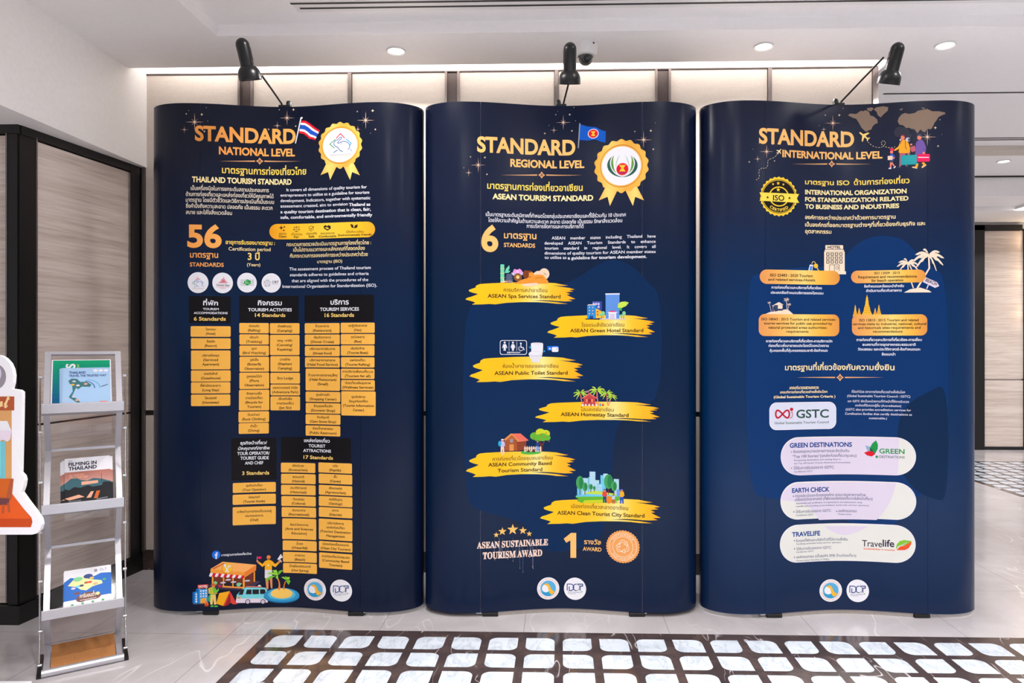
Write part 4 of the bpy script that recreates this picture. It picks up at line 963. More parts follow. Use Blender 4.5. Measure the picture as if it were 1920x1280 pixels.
('e',1,'sparkles#2',3576,20754,34,34,'sparkc'),
('p',1,'sparkles#3',((-148,21334),(-320,21326),(-491,21329),(-320,21338)),'spark'),
('p',1,'sparkles#3',((-320,21161),(-326,21332),(-320,21503),(-314,21332)),'spark'),
('p',1,'sparkles#3',((-259,21272),(-323,21329),(-380,21392),(-317,21335)),'spark'),
('p',1,'sparkles#3',((-380,21270),(-323,21335),(-259,21393),(-317,21329)),'spark'),
('e',1,'sparkles#3',-320,21332,15,15,'sparkc'),
('p',1,'sparkles#4',((-3851,19321),(-4029,19312),(-4208,19317),(-4029,19325)),'spark'),
('p',1,'sparkles#4',((-4029,19139),(-4035,19318),(-4029,19498),(-4023,19318)),'spark'),
('p',1,'sparkles#4',((-3966,19255),(-4032,19315),(-4092,19381),(-4026,19321)),'spark'),
('p',1,'sparkles#4',((-4092,19254),(-4032,19321),(-3966,19382),(-4026,19315)),'spark'),
('e',1,'sparkles#4',-4029,19318,16,16,'sparkc'),
('s',1,'sparkles#5',-234,22019,34,11,4,90,'sparkc'),
('s',1,'sparkles#6',383,22022,57,18,4,90,'sparkc'),
('s',1,'sparkles#7',-720,21180,51,16,4,90,'sparkc'),
('s',1,'sparkles#8',480,21301,51,16,4,90,'sparkc'),
('s',1,'sparkles#9',-3951,20010,39,13,4,90,'sparkc'),
('s',1,'sparkles#10',-3332,19997,56,18,4,90,'sparkc'),
('s',1,'sparkles#11',-3243,19269,51,16,4,90,'sparkc'),
('s',1,'sparkles#12',3200,21133,39,13,4,90,'sparkc'),
('s',1,'sparkles#13',3887,21145,67,22,4,90,'sparkc'),
('s',1,'sparkles#14',3993,20340,56,18,4,90,'sparkc'),
('s',1,'sparkles#15',4082,21490,22,7,4,90,'sparkc'),
('s',1,'sparkles#16',-531,21539,23,7,4,90,'sparkc'),
('s',1,'sparkles#5',-143,22168,17,5,4,90,'sparkc'),
('s',1,'sparkles#17',565,22327,29,9,4,90,'sparkc'),
('s',1,'sparkles#18',-4242,19530,22,7,4,90,'sparkc'),
('s',1,'sparkles#19',639,21742,23,7,4,90,'sparkc'),
('p',1,'brush_stroke#0',((-4032,14221),(-3888,14280),(-3744,14324),(-3706,14416),(-3576,14480),(-3313,14507),(-2690,14545),(-2305,14567),(-1773,14586),(-1089,14597),(-599,14587),(-254,14570),(65,14506),(311,14466),(16,14447),(-402,14466),(41,14403),(385,14353),(605,14288),(336,14250),(541,14200),(213,14162),(409,14082),(237,14053),(483,13935),(629,13865),(311,13847),(507,13772),(188,13759),(-107,13773),(-402,13797),(-795,13815),(-1383,13790),(-795,13776),(-205,13729),(296,13650),(-205,13660),(-599,13703),(-1089,13724),(-1773,13717),(-2401,13680),(-2882,13606),(-3122,13623),(-3409,13602),(-3888,13589),(-3744,13677),(-3864,13725),(-4032,13772),(-4177,13811),(-4105,13878),(-3936,13927),(-3744,13996),(-3624,14054),(-3840,14101),(-4008,14159)),'brush'),
('p',1,'brush_stroke#1',((-469,12812),(-324,12873),(-179,12918),(-140,13013),(-10,13079),(255,13104),(879,13132),(1260,13144),(1780,13150),(2437,13144),(2903,13126),(3229,13104),(3532,13038),(3766,12998),(3485,12979),(3089,13001),(3509,12934),(3836,12884),(4047,12820),(3789,12781),(3986,12731),(3672,12692),(3860,12613),(3696,12584),(3930,12465),(4071,12396),(3766,12377),(3953,12302),(3649,12288),(3369,12303),(3089,12329),(2717,12350),(2156,12332),(2717,12310),(3275,12259),(3752,12180),(3275,12190),(2903,12235),(2437,12261),(1780,12263),(1165,12235),(687,12166),(447,12186),(158,12166),(-324,12156),(-179,12246),(-300,12296),(-469,12346),(-613,12386),(-541,12456),(-372,12507),(-179,12577),(-58,12637),(-276,12687),(-444,12747)),'brush'),
('p',1,'brush_stroke#2',((-3849,10942),(-3700,11008),(-3551,11058),(-3512,11163),(-3378,11234),(-3105,11261),(-2458,11293),(-2058,11308),(-1504,11318),(-794,11316),(-284,11298),(73,11276),(403,11203),(657,11158),(353,11135),(-80,11158),(378,11085),(733,11029),(960,10957),(682,10911),(895,10856),(556,10810),(758,10720),(581,10686),(834,10552),(986,10474),(657,10450),(859,10367),(530,10349),(225,10365),(-80,10393),(-488,10416),(-1099,10396),(-488,10371),(124,10314),(642,10225),(124,10235),(-284,10286),(-794,10316),(-1504,10321),(-2158,10294),(-2657,10221),(-2906,10245),(-3204,10226),(-3700,10218),(-3551,10316),(-3675,10372),(-3849,10428),(-3999,10473),(-3924,10550),(-3750,10605),(-3551,10681),(-3427,10747),(-3651,10804),(-3825,10870)),'brush'),
('p',1,'brush_stroke#3',((-983,9020),(-816,9072),(-649,9111),(-605,9196),(-454,9254),(-147,9276),(577,9305),(1020,9322),(1624,9339),(2384,9351),(2924,9346),(3301,9333),(3652,9278),(3923,9244),(3598,9225),(3139,9237),(3625,9185),(4004,9143),(4250,9085),(3950,9049),(4179,9006),(3814,8968),(4032,8899),(3841,8871),(4113,8766),(4277,8704),(3923,8685),(4141,8619),(3787,8604),(3463,8614),(3139,8632),(2708,8642),(2060,8611),(2708,8606),(3355,8573),(3906,8507),(3355,8511),(2924,8544),(2384,8555),(1624,8539),(910,8500),(355,8431),(76,8448),(-259,8431),(-816,8427),(-649,8506),(-789,8553),(-983,8600),(-1150,8639),(-1067,8701),(-872,8743),(-649,8804),(-510,8857),(-761,8904),(-956,8961)),'brush'),
('p',1,'brush_stroke#4',((-4008,6826),(-3864,6892),(-3720,6940),(-3682,7045),(-3552,7115),(-3289,7138),(-2666,7156),(-2281,7161),(-1748,7156),(-1065,7139),(-574,7113),(-230,7088),(90,7014),(336,6970),(41,6946),(-377,6970),(66,6895),(409,6840),(629,6770),(360,6721),(566,6667),(237,6619),(434,6530),(262,6495),(507,6362),(654,6285),(336,6258),(532,6176),(213,6155),(-82,6172),(-377,6202),(-770,6230),(-1358,6223),(-770,6185),(-180,6121),(321,6032),(-180,6042),(-574,6097),(-1065,6136),(-1748,6157),(-2377,6147),(-2858,6086),(-3097,6115),(-3385,6101),(-3864,6098),(-3720,6196),(-3840,6253),(-4008,6310),(-4152,6356),(-4080,6433),(-3912,6487),(-3720,6562),(-3600,6627),(-3816,6686),(-3984,6754)),'brush'),
('p',1,'brush_stroke#5',((-772,4656),(-611,4720),(-449,4767),(-406,4872),(-260,4943),(37,4970),(736,5012),(1164,5041),(1747,5074),(2481,5106),(3003,5111),(3367,5100),(3707,5037),(3970,4997),(3655,4970),(3211,4980),(3681,4922),(4048,4872),(4286,4802),(3996,4757),(4217,4703),(3864,4657),(4075,4571),(3891,4537),(4154,4408),(4313,4331),(3970,4308),(4180,4227),(3838,4207),(3524,4217),(3211,4234),(2794,4239),(2167,4187),(2794,4195),(3420,4164),(3954,4088),(3420,4088),(3003,4122),(2481,4125),(1747,4089),(1057,4026),(522,3933),(253,3951),(-71,3928),(-611,3923),(-449,4021),(-584,4079),(-772,4139),(-934,4188),(-853,4264),(-665,4314),(-449,4388),(-314,4453),(-557,4513),(-746,4583)),'brush'),
('t',1,'brush_stroke#0','การบริการสปาอาเซียน',-2522,14167,-613,222,'ink2',1,0),
('t',1,'brush_stroke#0','ASEAN Spa Services Standard',-3217,13900,-23,227,'ink',2,0),
('t',1,'brush_stroke#1','โรงแรมสีเขียวอาเซียน',898,12641,2747,222,'ink2',1,0),
('t',1,'brush_stroke#1','ASEAN Green Hotel Standard',399,12397,3564,219,'ink',2,0),
('t',1,'brush_stroke#2','ห้องน้ำสาธารณะของอาเซียน',-2560,10834,-121,214,'ink2',1,0),
('t',1,'brush_stroke#2','ASEAN Public Toilet Standard',-2920,10528,287,227,'ink',2,0),
('t',1,'brush_stroke#3','โฮมสเตย์อาเซียน',869,8919,2301,215,'ink2',1,0),
('t',1,'brush_stroke#3','ASEAN Homestay Standard',-15,8696,2935,223,'ink',2,0),
('t',1,'brush_stroke#4','การท่องเที่ยวโดยชุมชนอาเซียน',-3004,6781,-377,215,'ink2',1,0),
('t',1,'brush_stroke#4','ASEAN Community Based',-3191,6538,-418,223,'ink',2,0),
('t',1,'brush_stroke#4','Tourism Standard',-2788,6269,-831,223,'ink',2,0),
('t',1,'brush_stroke#5','เมืองท่องเที่ยวสะอาดอาเซียน',448,4633,2910,233,'ink2',1,0),
('t',1,'brush_stroke#5','ASEAN Clean Tourist City Standard',-170,4331,3613,238,'ink',2,0),
('r',1,'picture#0',-2661,15174,-2498,15359,24,'mint'),
('l',1,'picture#0',((-2675,15162),(-2483,15171)),24,'sand'),
('r',1,'picture#0',-2661,14975,-2498,15160,24,'mint'),
('l',1,'picture#0',((-2675,14963),(-2483,14972)),24,'sand'),
('r',1,'picture#0',-2661,14776,-2498,14960,24,'mint'),
('l',1,'picture#0',((-2675,14764),(-2483,14773)),24,'sand'),
('r',1,'picture#0',-2661,14576,-2498,14761,24,'mint'),
('l',1,'picture#0',((-2675,14565),(-2483,14573)),24,'sand'),
('p',1,'picture#0',((-2474,14992),(-2425,15163),(-2281,15327),(-2266,15191),(-2353,15043)),'mint'),
('p',1,'picture#0',((-2474,14982),(-2377,15067),(-2223,15094),(-2305,14995)),'mint'),
('e',1,'picture#0',-2281,14898,135,58,'slate'),
('e',1,'picture#0',-2281,14801,164,58,'slate'),
('e',1,'picture#0',-2281,14694,174,58,'slate'),
('e',1,'picture#0',-2281,14606,164,58,'taupe'),
('p',1,'picture#0',((-2136,14999),(-2063,15171),(-1918,15125),(-1845,15190),(-1748,15129),(-1675,15008),(-1918,14930)),'pink3'),
('p',1,'picture#0',((-2208,14997),(-2015,15001),(-1918,14906),(-2112,14877)),'lil3'),
('p',1,'picture#0',((-1627,15034),(-1797,15006),(-1894,14896),(-1700,14910)),'lil3'),
('p',1,'picture#0',((-1991,15002),(-1928,15159),(-1845,15005)),'pink4'),
('e',1,'picture#0',-1908,14808,175,176,'brown2'),
('e',1,'picture#0',-1908,14818,87,88,'gold2'),
('e',1,'picture#0',-1908,14808,39,39,'white'),
('l',1,'picture#0',((-2618,14590),(-2401,14614)),49,'skinl'),
('l',1,'picture#0',((-2546,14723),(-2498,14626)),39,'skinl'),
('e',1,'picture#0',-746,14974,226,246,'skinl'),
('p',1,'picture#0',((-1285,14942),(-1089,15092),(-795,15121),(-599,14828),(-795,14703),(-1138,14773)),'skinl'),
('l',1,'picture#0',((-771,15023),(-648,14926)),20,'hair'),
('p',1,'picture#0',((-2088,14522),(-1773,14689),(-1383,14818),(-1089,14945),(-795,14924),(-574,14656),(-559,14553)),'orsk'),
('e',1,'picture#0',-1383,14877,195,196,'orsk'),
('e',1,'picture#0',-1554,14937,136,186,'hair2'),
('p',1,'picture#0',((-1602,15059),(-1383,15121),(-1261,15065),(-1383,15014)),'hair2'),
('l',1,'picture#0',((-1456,14817),(-1334,14843)),20,'hair2'),
('l',1,'picture#0',((-1138,14773),(-942,14824),(-795,14777)),15,'hair2'),
('p',1,'picture#0',((-1714,14519),(-1089,14577),(-967,14505),(-1383,14402),(-1675,14412)),'skinl'),
('p',1,'picture#1',((1068,12999),(1793,13013),(1793,12945),(1068,12959)),'dk'),
('r',1,'picture#1',1374,13005,1793,13748,15,'purp'),
('p',1,'picture#1',((1697,13747),(1793,13756),(1793,13003),(1697,13004)),'purp2'),
('r',1,'picture#1',1398,13593,1475,13681,10,'lil'),
('r',1,'picture#1',1504,13592,1581,13680,10,'lil'),
('r',1,'picture#1',1610,13591,1687,13679,10,'lil'),
('r',1,'picture#1',1398,13466,1475,13554,10,'lil'),
('r',1,'picture#1',1504,13465,1581,13553,10,'lil'),
('r',1,'picture#1',1610,13464,1687,13552,10,'lil'),
('r',1,'picture#1',1151,12997,1514,13604,15,'hblue'),
('p',1,'picture#1',((1151,13586),(1214,13625),(1576,13611),(1514,13583)),'skinl'),
('p',1,'picture#1',((1514,13593),(1581,13602),(1581,12995),(1514,12996)),'hblue2'),
('r',1,'picture#1',1199,13438,1296,13536,10,'nv2'),
('r',1,'picture#1',1219,13458,1277,13517,5,'lil'),
('r',1,'picture#1',1345,13437,1441,13535,10,'nv2'),
('r',1,'picture#1',1364,13457,1422,13515,5,'lil'),
('r',1,'picture#1',1199,13301,1296,13399,10,'nv2'),
('r',1,'picture#1',1219,13321,1277,13380,5,'lil'),
('r',1,'picture#1',1345,13300,1441,13398,10,'nv2'),
('r',1,'picture#1',1364,13320,1422,13378,5,'lil'),
('r',1,'picture#1',1199,13164,1296,13262,10,'nv2'),
('r',1,'picture#1',1219,13184,1277,13242,5,'lil'),
('r',1,'picture#1',1345,13163,1441,13261,10,'nv2'),
('r',1,'picture#1',1364,13183,1422,13241,5,'lil'),
('r',1,'picture#1',1253,12997,1408,13114,5,'nv2'),
('p',1,'picture#1',((1528,13446),(1769,13321),(1769,13028),(1528,13005)),'yel3'),
('r',1,'picture#1',1576,13269,1639,13337,5,'red3'),
('r',1,'picture#1',1576,13132,1639,13210,5,'red3'),
('e',1,'picture#1',1841,13223,86,98,'grn3'),
('l',1,'picture#1',((1841,13125),(1841,12993)),24,'brown2'),
('e',1,'picture#1',1721,13160,58,59,'grn3'),
('r',1,'picture#1',1951,12990,2543,14071,5,'twr'),
('r',1,'picture#1',1937,14042,2557,14096,5,'white'),
('l',1,'picture#1',((2025,14035),(2025,13002)),10,'twr2'),
('l',1,'picture#1',((2099,14034),(2099,13001)),10,'twr2'),
('l',1,'picture#1',((2174,14033),(2174,13000)),10,'twr2'),
('l',1,'picture#1',((2248,14032),(2248,13000)),10,'twr2'),
('l',1,'picture#1',((2321,14031),(2321,12999)),10,'twr2'),
('l',1,'picture#1',((2395,14030),(2395,12999)),10,'twr2'),
('l',1,'picture#1',((2469,14029),(2469,12998)),10,'twr2'),
('l',1,'picture#1',((1956,13963),(2538,13955)),7,'twr2'),
('l',1,'picture#1',((1956,13890),(2538,13882)),7,'twr2'),
('l',1,'picture#1',((1956,13817),(2538,13809)),7,'twr2'),
('l',1,'picture#1',((1956,13744),(2538,13736)),7,'twr2'),
('l',1,'picture#1',((1956,13671),(2538,13663)),7,'twr2'),
('l',1,'picture#1',((1956,13597),(2538,13591)),7,'twr2'),
('l',1,'picture#1',((1956,13524),(2538,13518)),7,'twr2'),
('l',1,'picture#1',((1956,13451),(2538,13445)),7,'twr2'),
('l',1,'picture#1',((1956,13378),(2538,13372)),7,'twr2'),
('l',1,'picture#1',((1956,13305),(2538,13299)),7,'twr2'),
('l',1,'picture#1',((1956,13231),(2538,13226)),7,'twr2'),
('l',1,'picture#1',((1956,13158),(2538,13153)),7,'twr2'),
('l',1,'picture#1',((1956,13085),(2538,13080)),7,'twr2'),
('r',1,'picture#1',2080,12980,2405,13268,10,'white'),
('r',1,'picture#1',2138,12980,2348,13195,5,'lil'),
('r',1,'picture#1',2138,13277,2357,13331,10,'red2'),
('l',1,'picture#1',((2033,13265),(2462,13261)),34,'white'),
('l',1,'picture#1',((1697,12975),(2823,12966)),39,'lil'),
('p',1,'picture#1',((2471,13460),(2486,13630),(2605,13716),(2795,13733),(2947,13683),(2818,13529),(2652,13458)),'lime3'),
('p',1,'picture#1',((2486,13460),(2652,13458),(2633,13303),(2548,13377)),'grn2'),
('e',1,'picture#1',2738,13215,76,97,'grn3'),
('l',1,'picture#1',((2728,13118),(2719,12987)),24,'brown2'),
('e',1,'picture#1',2624,13104,57,68,'grn3'),
('l',1,'picture#1',((2624,13070),(2624,12987)),19,'brown2'),
('r',1,'picture#2',-2685,11407,-1510,12046,97,'white'),
('r',1,'picture#2',-2661,11432,-1534,12021,83,'mblue'),
('e',1,'picture#2',-2478,11938,43,44,'white'),
('e',1,'picture#2',-2121,11938,44,44,'white'),
('p',1,'picture#2',((-2536,11870),(-2421,11870),(-2363,11709),(-2401,11695),(-2430,11782),(-2430,11578),(-2469,11578),(-2478,11695),(-2493,11578),(-2526,11578),(-2526,11783),(-2555,11695),(-2589,11710)),'white'),
('p',1,'picture#2',((-2170,11870),(-2068,11870),(-2015,11734),(-2049,11714),(-2083,11792),(-2049,11675),(-2078,11675),(-2078,11578),(-2112,11578),(-2121,11675),(-2131,11578),(-2160,11578),(-2160,11675),(-2194,11675),(-2155,11792),(-2189,11714),(-2223,11734)),'white'),
('l',1,'picture#2',((-2290,11977),(-2290,11578)),15,'white'),
('l',1,'picture#2',((-1952,11978),(-1952,11578)),15,'white'),
('e',1,'picture#2',-1777,11900,39,39,'white'),
('l',1,'picture#2',((-1777,11851),(-1768,11724),(-1675,11724),(-1627,11611)),39,'white'),
('l',1,'picture#2',((-1821,11773),(-1870,11709),(-1860,11626),(-1792,11577),(-1714,11597),(-1685,11646)),24,'white'),
('t',1,'picture#2','RESTROOM',-2372,11475,-1811,85,'white',3,0),
('p',1,'picture#3',((-1334,11880),(-1285,11929),(-893,11939),(-795,11881),(-805,11488),(-1310,11464)),'white'),
('e',1,'picture#3',-1065,11900,265,44,'white2'),
('e',1,'picture#3',-1129,11429,304,157,'white'),
('p',1,'picture#3',((-1422,11415),(-834,11414),(-869,11282),(-967,11169),(-952,11071),(-1285,11072),(-1295,11170),(-1383,11283)),'white2'),
('e',1,'picture#3',-1129,11449,269,108,'lil'),
('e',1,'picture#3',-1129,11459,255,88,'white'),
('s',1,'picture#3',-1368,11733,69,29,4,90,'cyan'),
('s',1,'picture#3',-741,11561,54,25,4,90,'cyan'),
('p',1,'picture#4',((-613,11782),(-156,11792),(-107,11758),(-116,11586),(-599,11596)),'fb'),
('r',1,'picture#4',-412,11527,-116,11743,59,'white'),
('e',1,'picture#4',-166,11659,44,69,'lil'),
('e',1,'picture#4',-500,11674,39,39,'white'),
('l',1,'picture#5',((859,9731),(887,9456),(946,9181)),38,'salm'),
('p',1,'picture#5',((859,9736),(807,9735),(755,9723),(702,9699),(650,9662),(598,9614),(545,9556),(561,9549),(613,9571),(666,9618),(718,9622),(770,9676),(822,9688),(875,9727)),'palm2'),
('p',1,'picture#5',((859,9736),(805,9760),(752,9773),(698,9775),(644,9763),(590,9740),(536,9707),(553,9701),(606,9697),(660,9718),(714,9698),(768,9727),(821,9713),(875,9727)),'palm'),
('p',1,'picture#5',((859,9736),(827,9715),(795,9683),(763,9639),(731,9583),(700,9515),(668,9436),(677,9430),(709,9471),(741,9538),(773,9562),(805,9637),(837,9668),(869,9727)),'palm2'),
('p',1,'picture#5',((859,9736),(827,9784),(795,9821),(763,9845),(731,9858),(700,9858),(668,9849),(677,9842),(709,9815),(741,9813),(773,9769),(805,9774),(837,9736),(869,9727)),'palm'),
('p',1,'picture#5',((859,9736),(887,9786),(914,9825),(942,9853),(970,9867),(998,9870),(1025,9863),(1017,9857),(989,9827),(962,9822),(934,9776),(906,9779),(878,9739),(851,9726)),'palm2'),
('p',1,'picture#5',((859,9736),(909,9768),(960,9789),(1010,9798),(1060,9794),(1110,9779),(1160,9753),(1145,9746),(1095,9735),(1045,9749),(995,9720),(944,9742),(894,9720),(844,9726)),'palm'),
('p',1,'picture#5',((859,9736),(914,9743),(968,9739),(1023,9723),(1077,9694),(1132,9654),(1186,9603),(1170,9597),(1115,9610),(1061,9649),(1006,9646),(952,9692),(897,9695),(843,9726)),'palm2'),
('p',1,'picture#5',((859,9736),(901,9723),(944,9699),(986,9663),(1029,9615),(1071,9555),(1114,9485),(1101,9478),(1059,9512),(1016,9570),(974,9586),(931,9653),(889,9676),(846,9726)),'palm'),
('e',1,'picture#5',868,9699,32,32,'hair'),
('l',1,'picture#5',((1571,9857),(1586,9516),(1637,9175)),44,'salm'),
('p',1,'picture#5',((1571,9862),(1511,9860),(1451,9847),(1391,9819),(1331,9776),(1271,9720),(1211,9652),(1229,9645),(1289,9670),(1349,9724),(1409,9730),(1469,9793),(1529,9806),(1589,9851)),'palm'),
('p',1,'picture#5',((1571,9862),(1510,9890),(1448,9905),(1386,9906),(1325,9893),(1263,9866),(1201,9827),(1219,9820),(1281,9816),(1343,9841),(1405,9817),(1467,9851),(1528,9835),(1590,9851)),'palm2'),
('p',1,'picture#5',((1571,9862),(1535,9838),(1498,9801),(1462,9750),(1425,9685),(1388,9605),(1352,9514),(1363,9507),(1399,9555),(1436,9633),(1473,9661),(1509,9747),(1546,9783),(1582,9851)),'palm'),
('p',1,'picture#5',((1571,9862),(1535,9917),(1498,9960),(1462,9989),(1425,10003),(1388,10003),(1352,9992),(1363,9985),(1399,9953),(1436,9951),(1473,9900),(1509,9906),(1546,9863),(1582,9851)),'palm2'),
('p',1,'picture#5',((1571,9862),(1603,9920),(1635,9966),(1667,9998),(1699,10015),(1731,10018),(1762,10010),(1753,10002),(1721,9968),(1689,9963),(1657,9908),(1626,9912),(1594,9865),(1562,9851)),'palm'),
('p',1,'picture#5',((1571,9862),(1629,9899),(1687,9923),(1744,9934),(1802,9930),(1860,9912),(1917,9883),(1900,9875),(1842,9862),(1785,9878),(1727,9845),(1670,9870),(1612,9844),(1554,9851)),'palm2'),
('p',1,'picture#5',((1571,9862),(1634,9870),(1697,9866),(1759,9847),(1822,9815),(1884,9768),(1947,9710),(1928,9702),(1866,9718),(1803,9763),(1741,9758),(1678,9812),(1615,9815),(1553,9851)),'palm'),
('p',1,'picture#5',((1571,9862),(1620,9847),(1669,9820),(1718,9779),(1766,9723),(1815,9654),(1864,9573),(1849,9565),(1800,9604),(1752,9671),(1703,9690),(1654,9766),(1606,9792),(1557,9851)),'palm2'),
('e',1,'picture#5',1582,9820,36,37,'hair'),
('l',1,'picture#5',((2000,9734),(2010,9453),(2050,9172)),36,'salm'),
('p',1,'picture#5',((2000,9739),(1952,9737),(1904,9726),(1856,9703),(1808,9669),(1760,9624),(1712,9569),(1726,9563),(1774,9583),(1822,9627),(1870,9632),(1918,9683),(1966,9693),(2014,9730)),'palm2'),
('p',1,'picture#5',((2000,9739),(1951,9760),(1901,9772),(1852,9773),(1803,9763),(1753,9741),(1704,9709),(1719,9704),(1768,9701),(1817,9721),(1867,9702),(1916,9729),(1965,9717),(2015,9730)),'palm'),
('p',1,'picture#5',((2000,9739),(1971,9719),(1941,9689),(1912,9648),(1883,9595),(1854,9532),(1824,9459),(1833,9453),(1862,9492),(1892,9554),(1921,9577),(1950,9646),(1979,9675),(2009,9730)),'palm2'),
('p',1,'picture#5',((2000,9739),(1971,9782),(1941,9817),(1912,9840),(1883,9851),(1854,9851),(1824,9842),(1833,9836),(1862,9811),(1892,9809),(1921,9768),(1950,9774),(1979,9739),(2009,9730)),'palm'),
('p',1,'picture#5',((2000,9739),(2025,9785),(2051,9822),(2076,9847),(2102,9861),(2127,9864),(2153,9857),(2145,9851),(2120,9824),(2094,9819),(2069,9776),(2043,9778),(2018,9741),(1992,9729)),'palm2'),
('p',1,'picture#5',((2000,9739),(2046,9768),(2092,9788),(2138,9796),(2185,9793),(2231,9779),(2277,9755),(2263,9749),(2217,9739),(2171,9751),(2125,9725),(2078,9744),(2032,9724),(1986,9729)),'palm'),
('p',1,'picture#5',((2000,9739),(2050,9745),(2100,9741),(2150,9727),(2201,9701),(2251,9663),(2301,9617),(2286,9610),(2236,9623),(2186,9659),(2135,9655),(2085,9698),(2035,9701),(1985,9729)),'palm2'),
('p',1,'picture#5',((2000,9739),(2039,9726),(2078,9705),(2117,9672),(2156,9627),(2195,9571),(2234,9506),(2222,9500),(2183,9531),(2144,9585),(2105,9600),(2066,9661),(2027,9682),(1988,9729)),'palm'),
('e',1,'picture#5',2009,9704,29,30,'hair'),
('l',1,'picture#5',((2226,9584),(2139,9383),(2075,9182)),28,'salm'),
('p',1,'picture#5',((2226,9587),(2188,9586),(2150,9577),(2112,9559),(2074,9532),(2036,9496),(1998,9453),(2009,9448),(2047,9464),(2085,9499),(2123,9503),(2161,9543),(2199,9551),(2237,9580)),'palm'),
('p',1,'picture#5',((2226,9587),(2187,9605),(2148,9614),(2109,9615),(2070,9606),(2031,9589),(1992,9564),(2003,9559),(2042,9557),(2081,9573),(2120,9558),(2159,9580),(2198,9570),(2237,9580)),'palm2'),
('p',1,'picture#5',((2226,9587),(2203,9571),(2179,9548),(2156,9516),(2133,9474),(2110,9423),(2087,9366),(2094,9361),(2117,9392),(2140,9441),(2163,9459),(2186,9514),(2209,9537),(2233,9580)),'palm'),
('p',1,'picture#5',((2226,9587),(2203,9622),(2179,9649),(2156,9667),(2133,9676),(2110,9676),(2087,9669),(2094,9665),(2117,9645),(2140,9643),(2163,9611),(2186,9615),(2209,9587),(2233,9580)),'palm2'),
('p',1,'picture#5',((2226,9587),(2246,9624),(2266,9653),(2286,9674),(2306,9685),(2326,9687),(2347,9682),(2341,9677),(2320,9655),(2300,9651),(2280,9617),(2260,9619),(2240,9589),(2220,9580)),'palm'),
('p',1,'picture#5',((2226,9587),(2262,9611),(2299,9626),(2335,9633),(2372,9631),(2408,9620),(2445,9601),(2434,9596),(2397,9588),(2361,9597),(2324,9576),(2288,9592),(2251,9576),(2215,9580)),'palm2'),
('p',1,'picture#5',((2226,9587),(2265,9592),(2305,9590),(2345,9578),(2384,9557),(2424,9528),(2464,9491),(2452,9486),(2412,9496),(2372,9524),(2333,9521),(2293,9555),(2253,9557),(2214,9580)),'palm'),
('p',1,'picture#5',((2226,9587),(2257,9578),(2287,9560),(2318,9534),(2349,9499),(2380,9455),(2411,9403),(2402,9398),(2371,9423),(2340,9466),(2309,9478),(2278,9526),(2247,9543),(2216,9580)),'palm2'),
('e',1,'picture#5',2233,9560,23,24,'hair'),
('p',1,'picture#5',((910,9490),(1242,9714),(1597,9498),(1546,9482),(1252,9648),(946,9464)),'salm'),
('p',1,'picture#5',((997,9490),(1252,9663),(1506,9497),(1506,9163),(997,9156)),'salm2'),
('p',1,'picture#5',((1063,9455),(1445,9460),(1445,9316),(1063,9311)),'dred'),
('r',1,'picture#5',1089,9312,1181,9456,5,'salm'),
('r',1,'picture#5',1318,9315,1419,9459,5,'salm'),
('p',1,'picture#5',((1099,9811),(1242,9827),(1231,9745),(1109,9734)),'white'),
('l',1,'picture#5',((1104,9795),(1242,9812)),21,'red'),
('l',1,'picture#5',((1104,9775),(1237,9786)),26,'blue'),
('l',1,'picture#5',((1109,9739),(1231,9755)),15,'red'),
('e',1,'picture#5',961,9181,46,41,'white'),
('e',1,'picture#5',961,9248,26,26,'salm'),
('e',1,'picture#5',1089,9183,46,41,'white'),
('e',1,'picture#5',1089,9249,25,26,'salm'),
('e',1,'picture#5',1242,9185,46,41,'white'),
('e',1,'picture#5',1242,9251,25,26,'salm'),
('e',1,'picture#5',1394,9187,46,41,'white'),
('e',1,'picture#5',1394,9254,25,26,'salm'),
('e',1,'picture#5',1556,9189,46,41,'white'),
('e',1,'picture#5',1556,9256,25,26,'salm'),
('e',1,'picture#6',1723,9192,45,41,'cyan'),
('e',1,'picture#6',1723,9258,25,26,'skin'),
('e',1,'picture#6',1834,9194,45,41,'red'),
('e',1,'picture#6',1834,9260,25,26,'skin'),
('p',1,'picture#7',((-2475,7699),(-2197,7937),(-1943,7608),(-1943,7183),(-2475,7199)),'logb'),
('p',1,'picture#7',((-1943,7608),(-1535,7623),(-1545,7238),(-1943,7183)),'logd'),
('l',1,'picture#7',((-2470,7648),(-1943,7628)),20,'logd'),
('l',1,'picture#7',((-1943,7582),(-1540,7592)),18,'logb'),
('l',1,'picture#7',((-2470,7576),(-1943,7556)),20,'logd'),
('l',1,'picture#7',((-1943,7521),(-1540,7535)),18,'logb'),
('l',1,'picture#7',((-2470,7505),(-1943,7485)),20,'logd'),
('l',1,'picture#7',((-1943,7459),(-1540,7479)),18,'logb'),
('l',1,'picture#7',((-2470,7433),(-1943,7413)),20,'logd'),
('l',1,'picture#7',((-1943,7398),(-1540,7422)),18,'logb'),
('l',1,'picture#7',((-2470,7362),(-1943,7341)),20,'logd'),
('l',1,'picture#7',((-1943,7336),(-1540,7366)),18,'logb'),
('l',1,'picture#7',((-2470,7290),(-1943,7270)),20,'logd'),
('l',1,'picture#7',((-1943,7275),(-1540,7309)),18,'logb'),
('l',1,'picture#7',((-2470,7219),(-1943,7198)),20,'logd'),
('l',1,'picture#7',((-1943,7213),(-1540,7253)),18,'logb'),
('p',1,'picture#7',((-2197,7947),(-1790,7947),(-1432,7630),(-1841,7590)),'salm'),
('l',1,'picture#7',((-2136,7894),(-1714,7894)),13,'red3'),
('l',1,'picture#7',((-2045,7820),(-1632,7825)),13,'red3'),
('l',1,'picture#7',((-1953,7746),(-1550,7756)),13,'red3'),
('l',1,'picture#7',((-1861,7672),(-1468,7688)),13,'red3'),
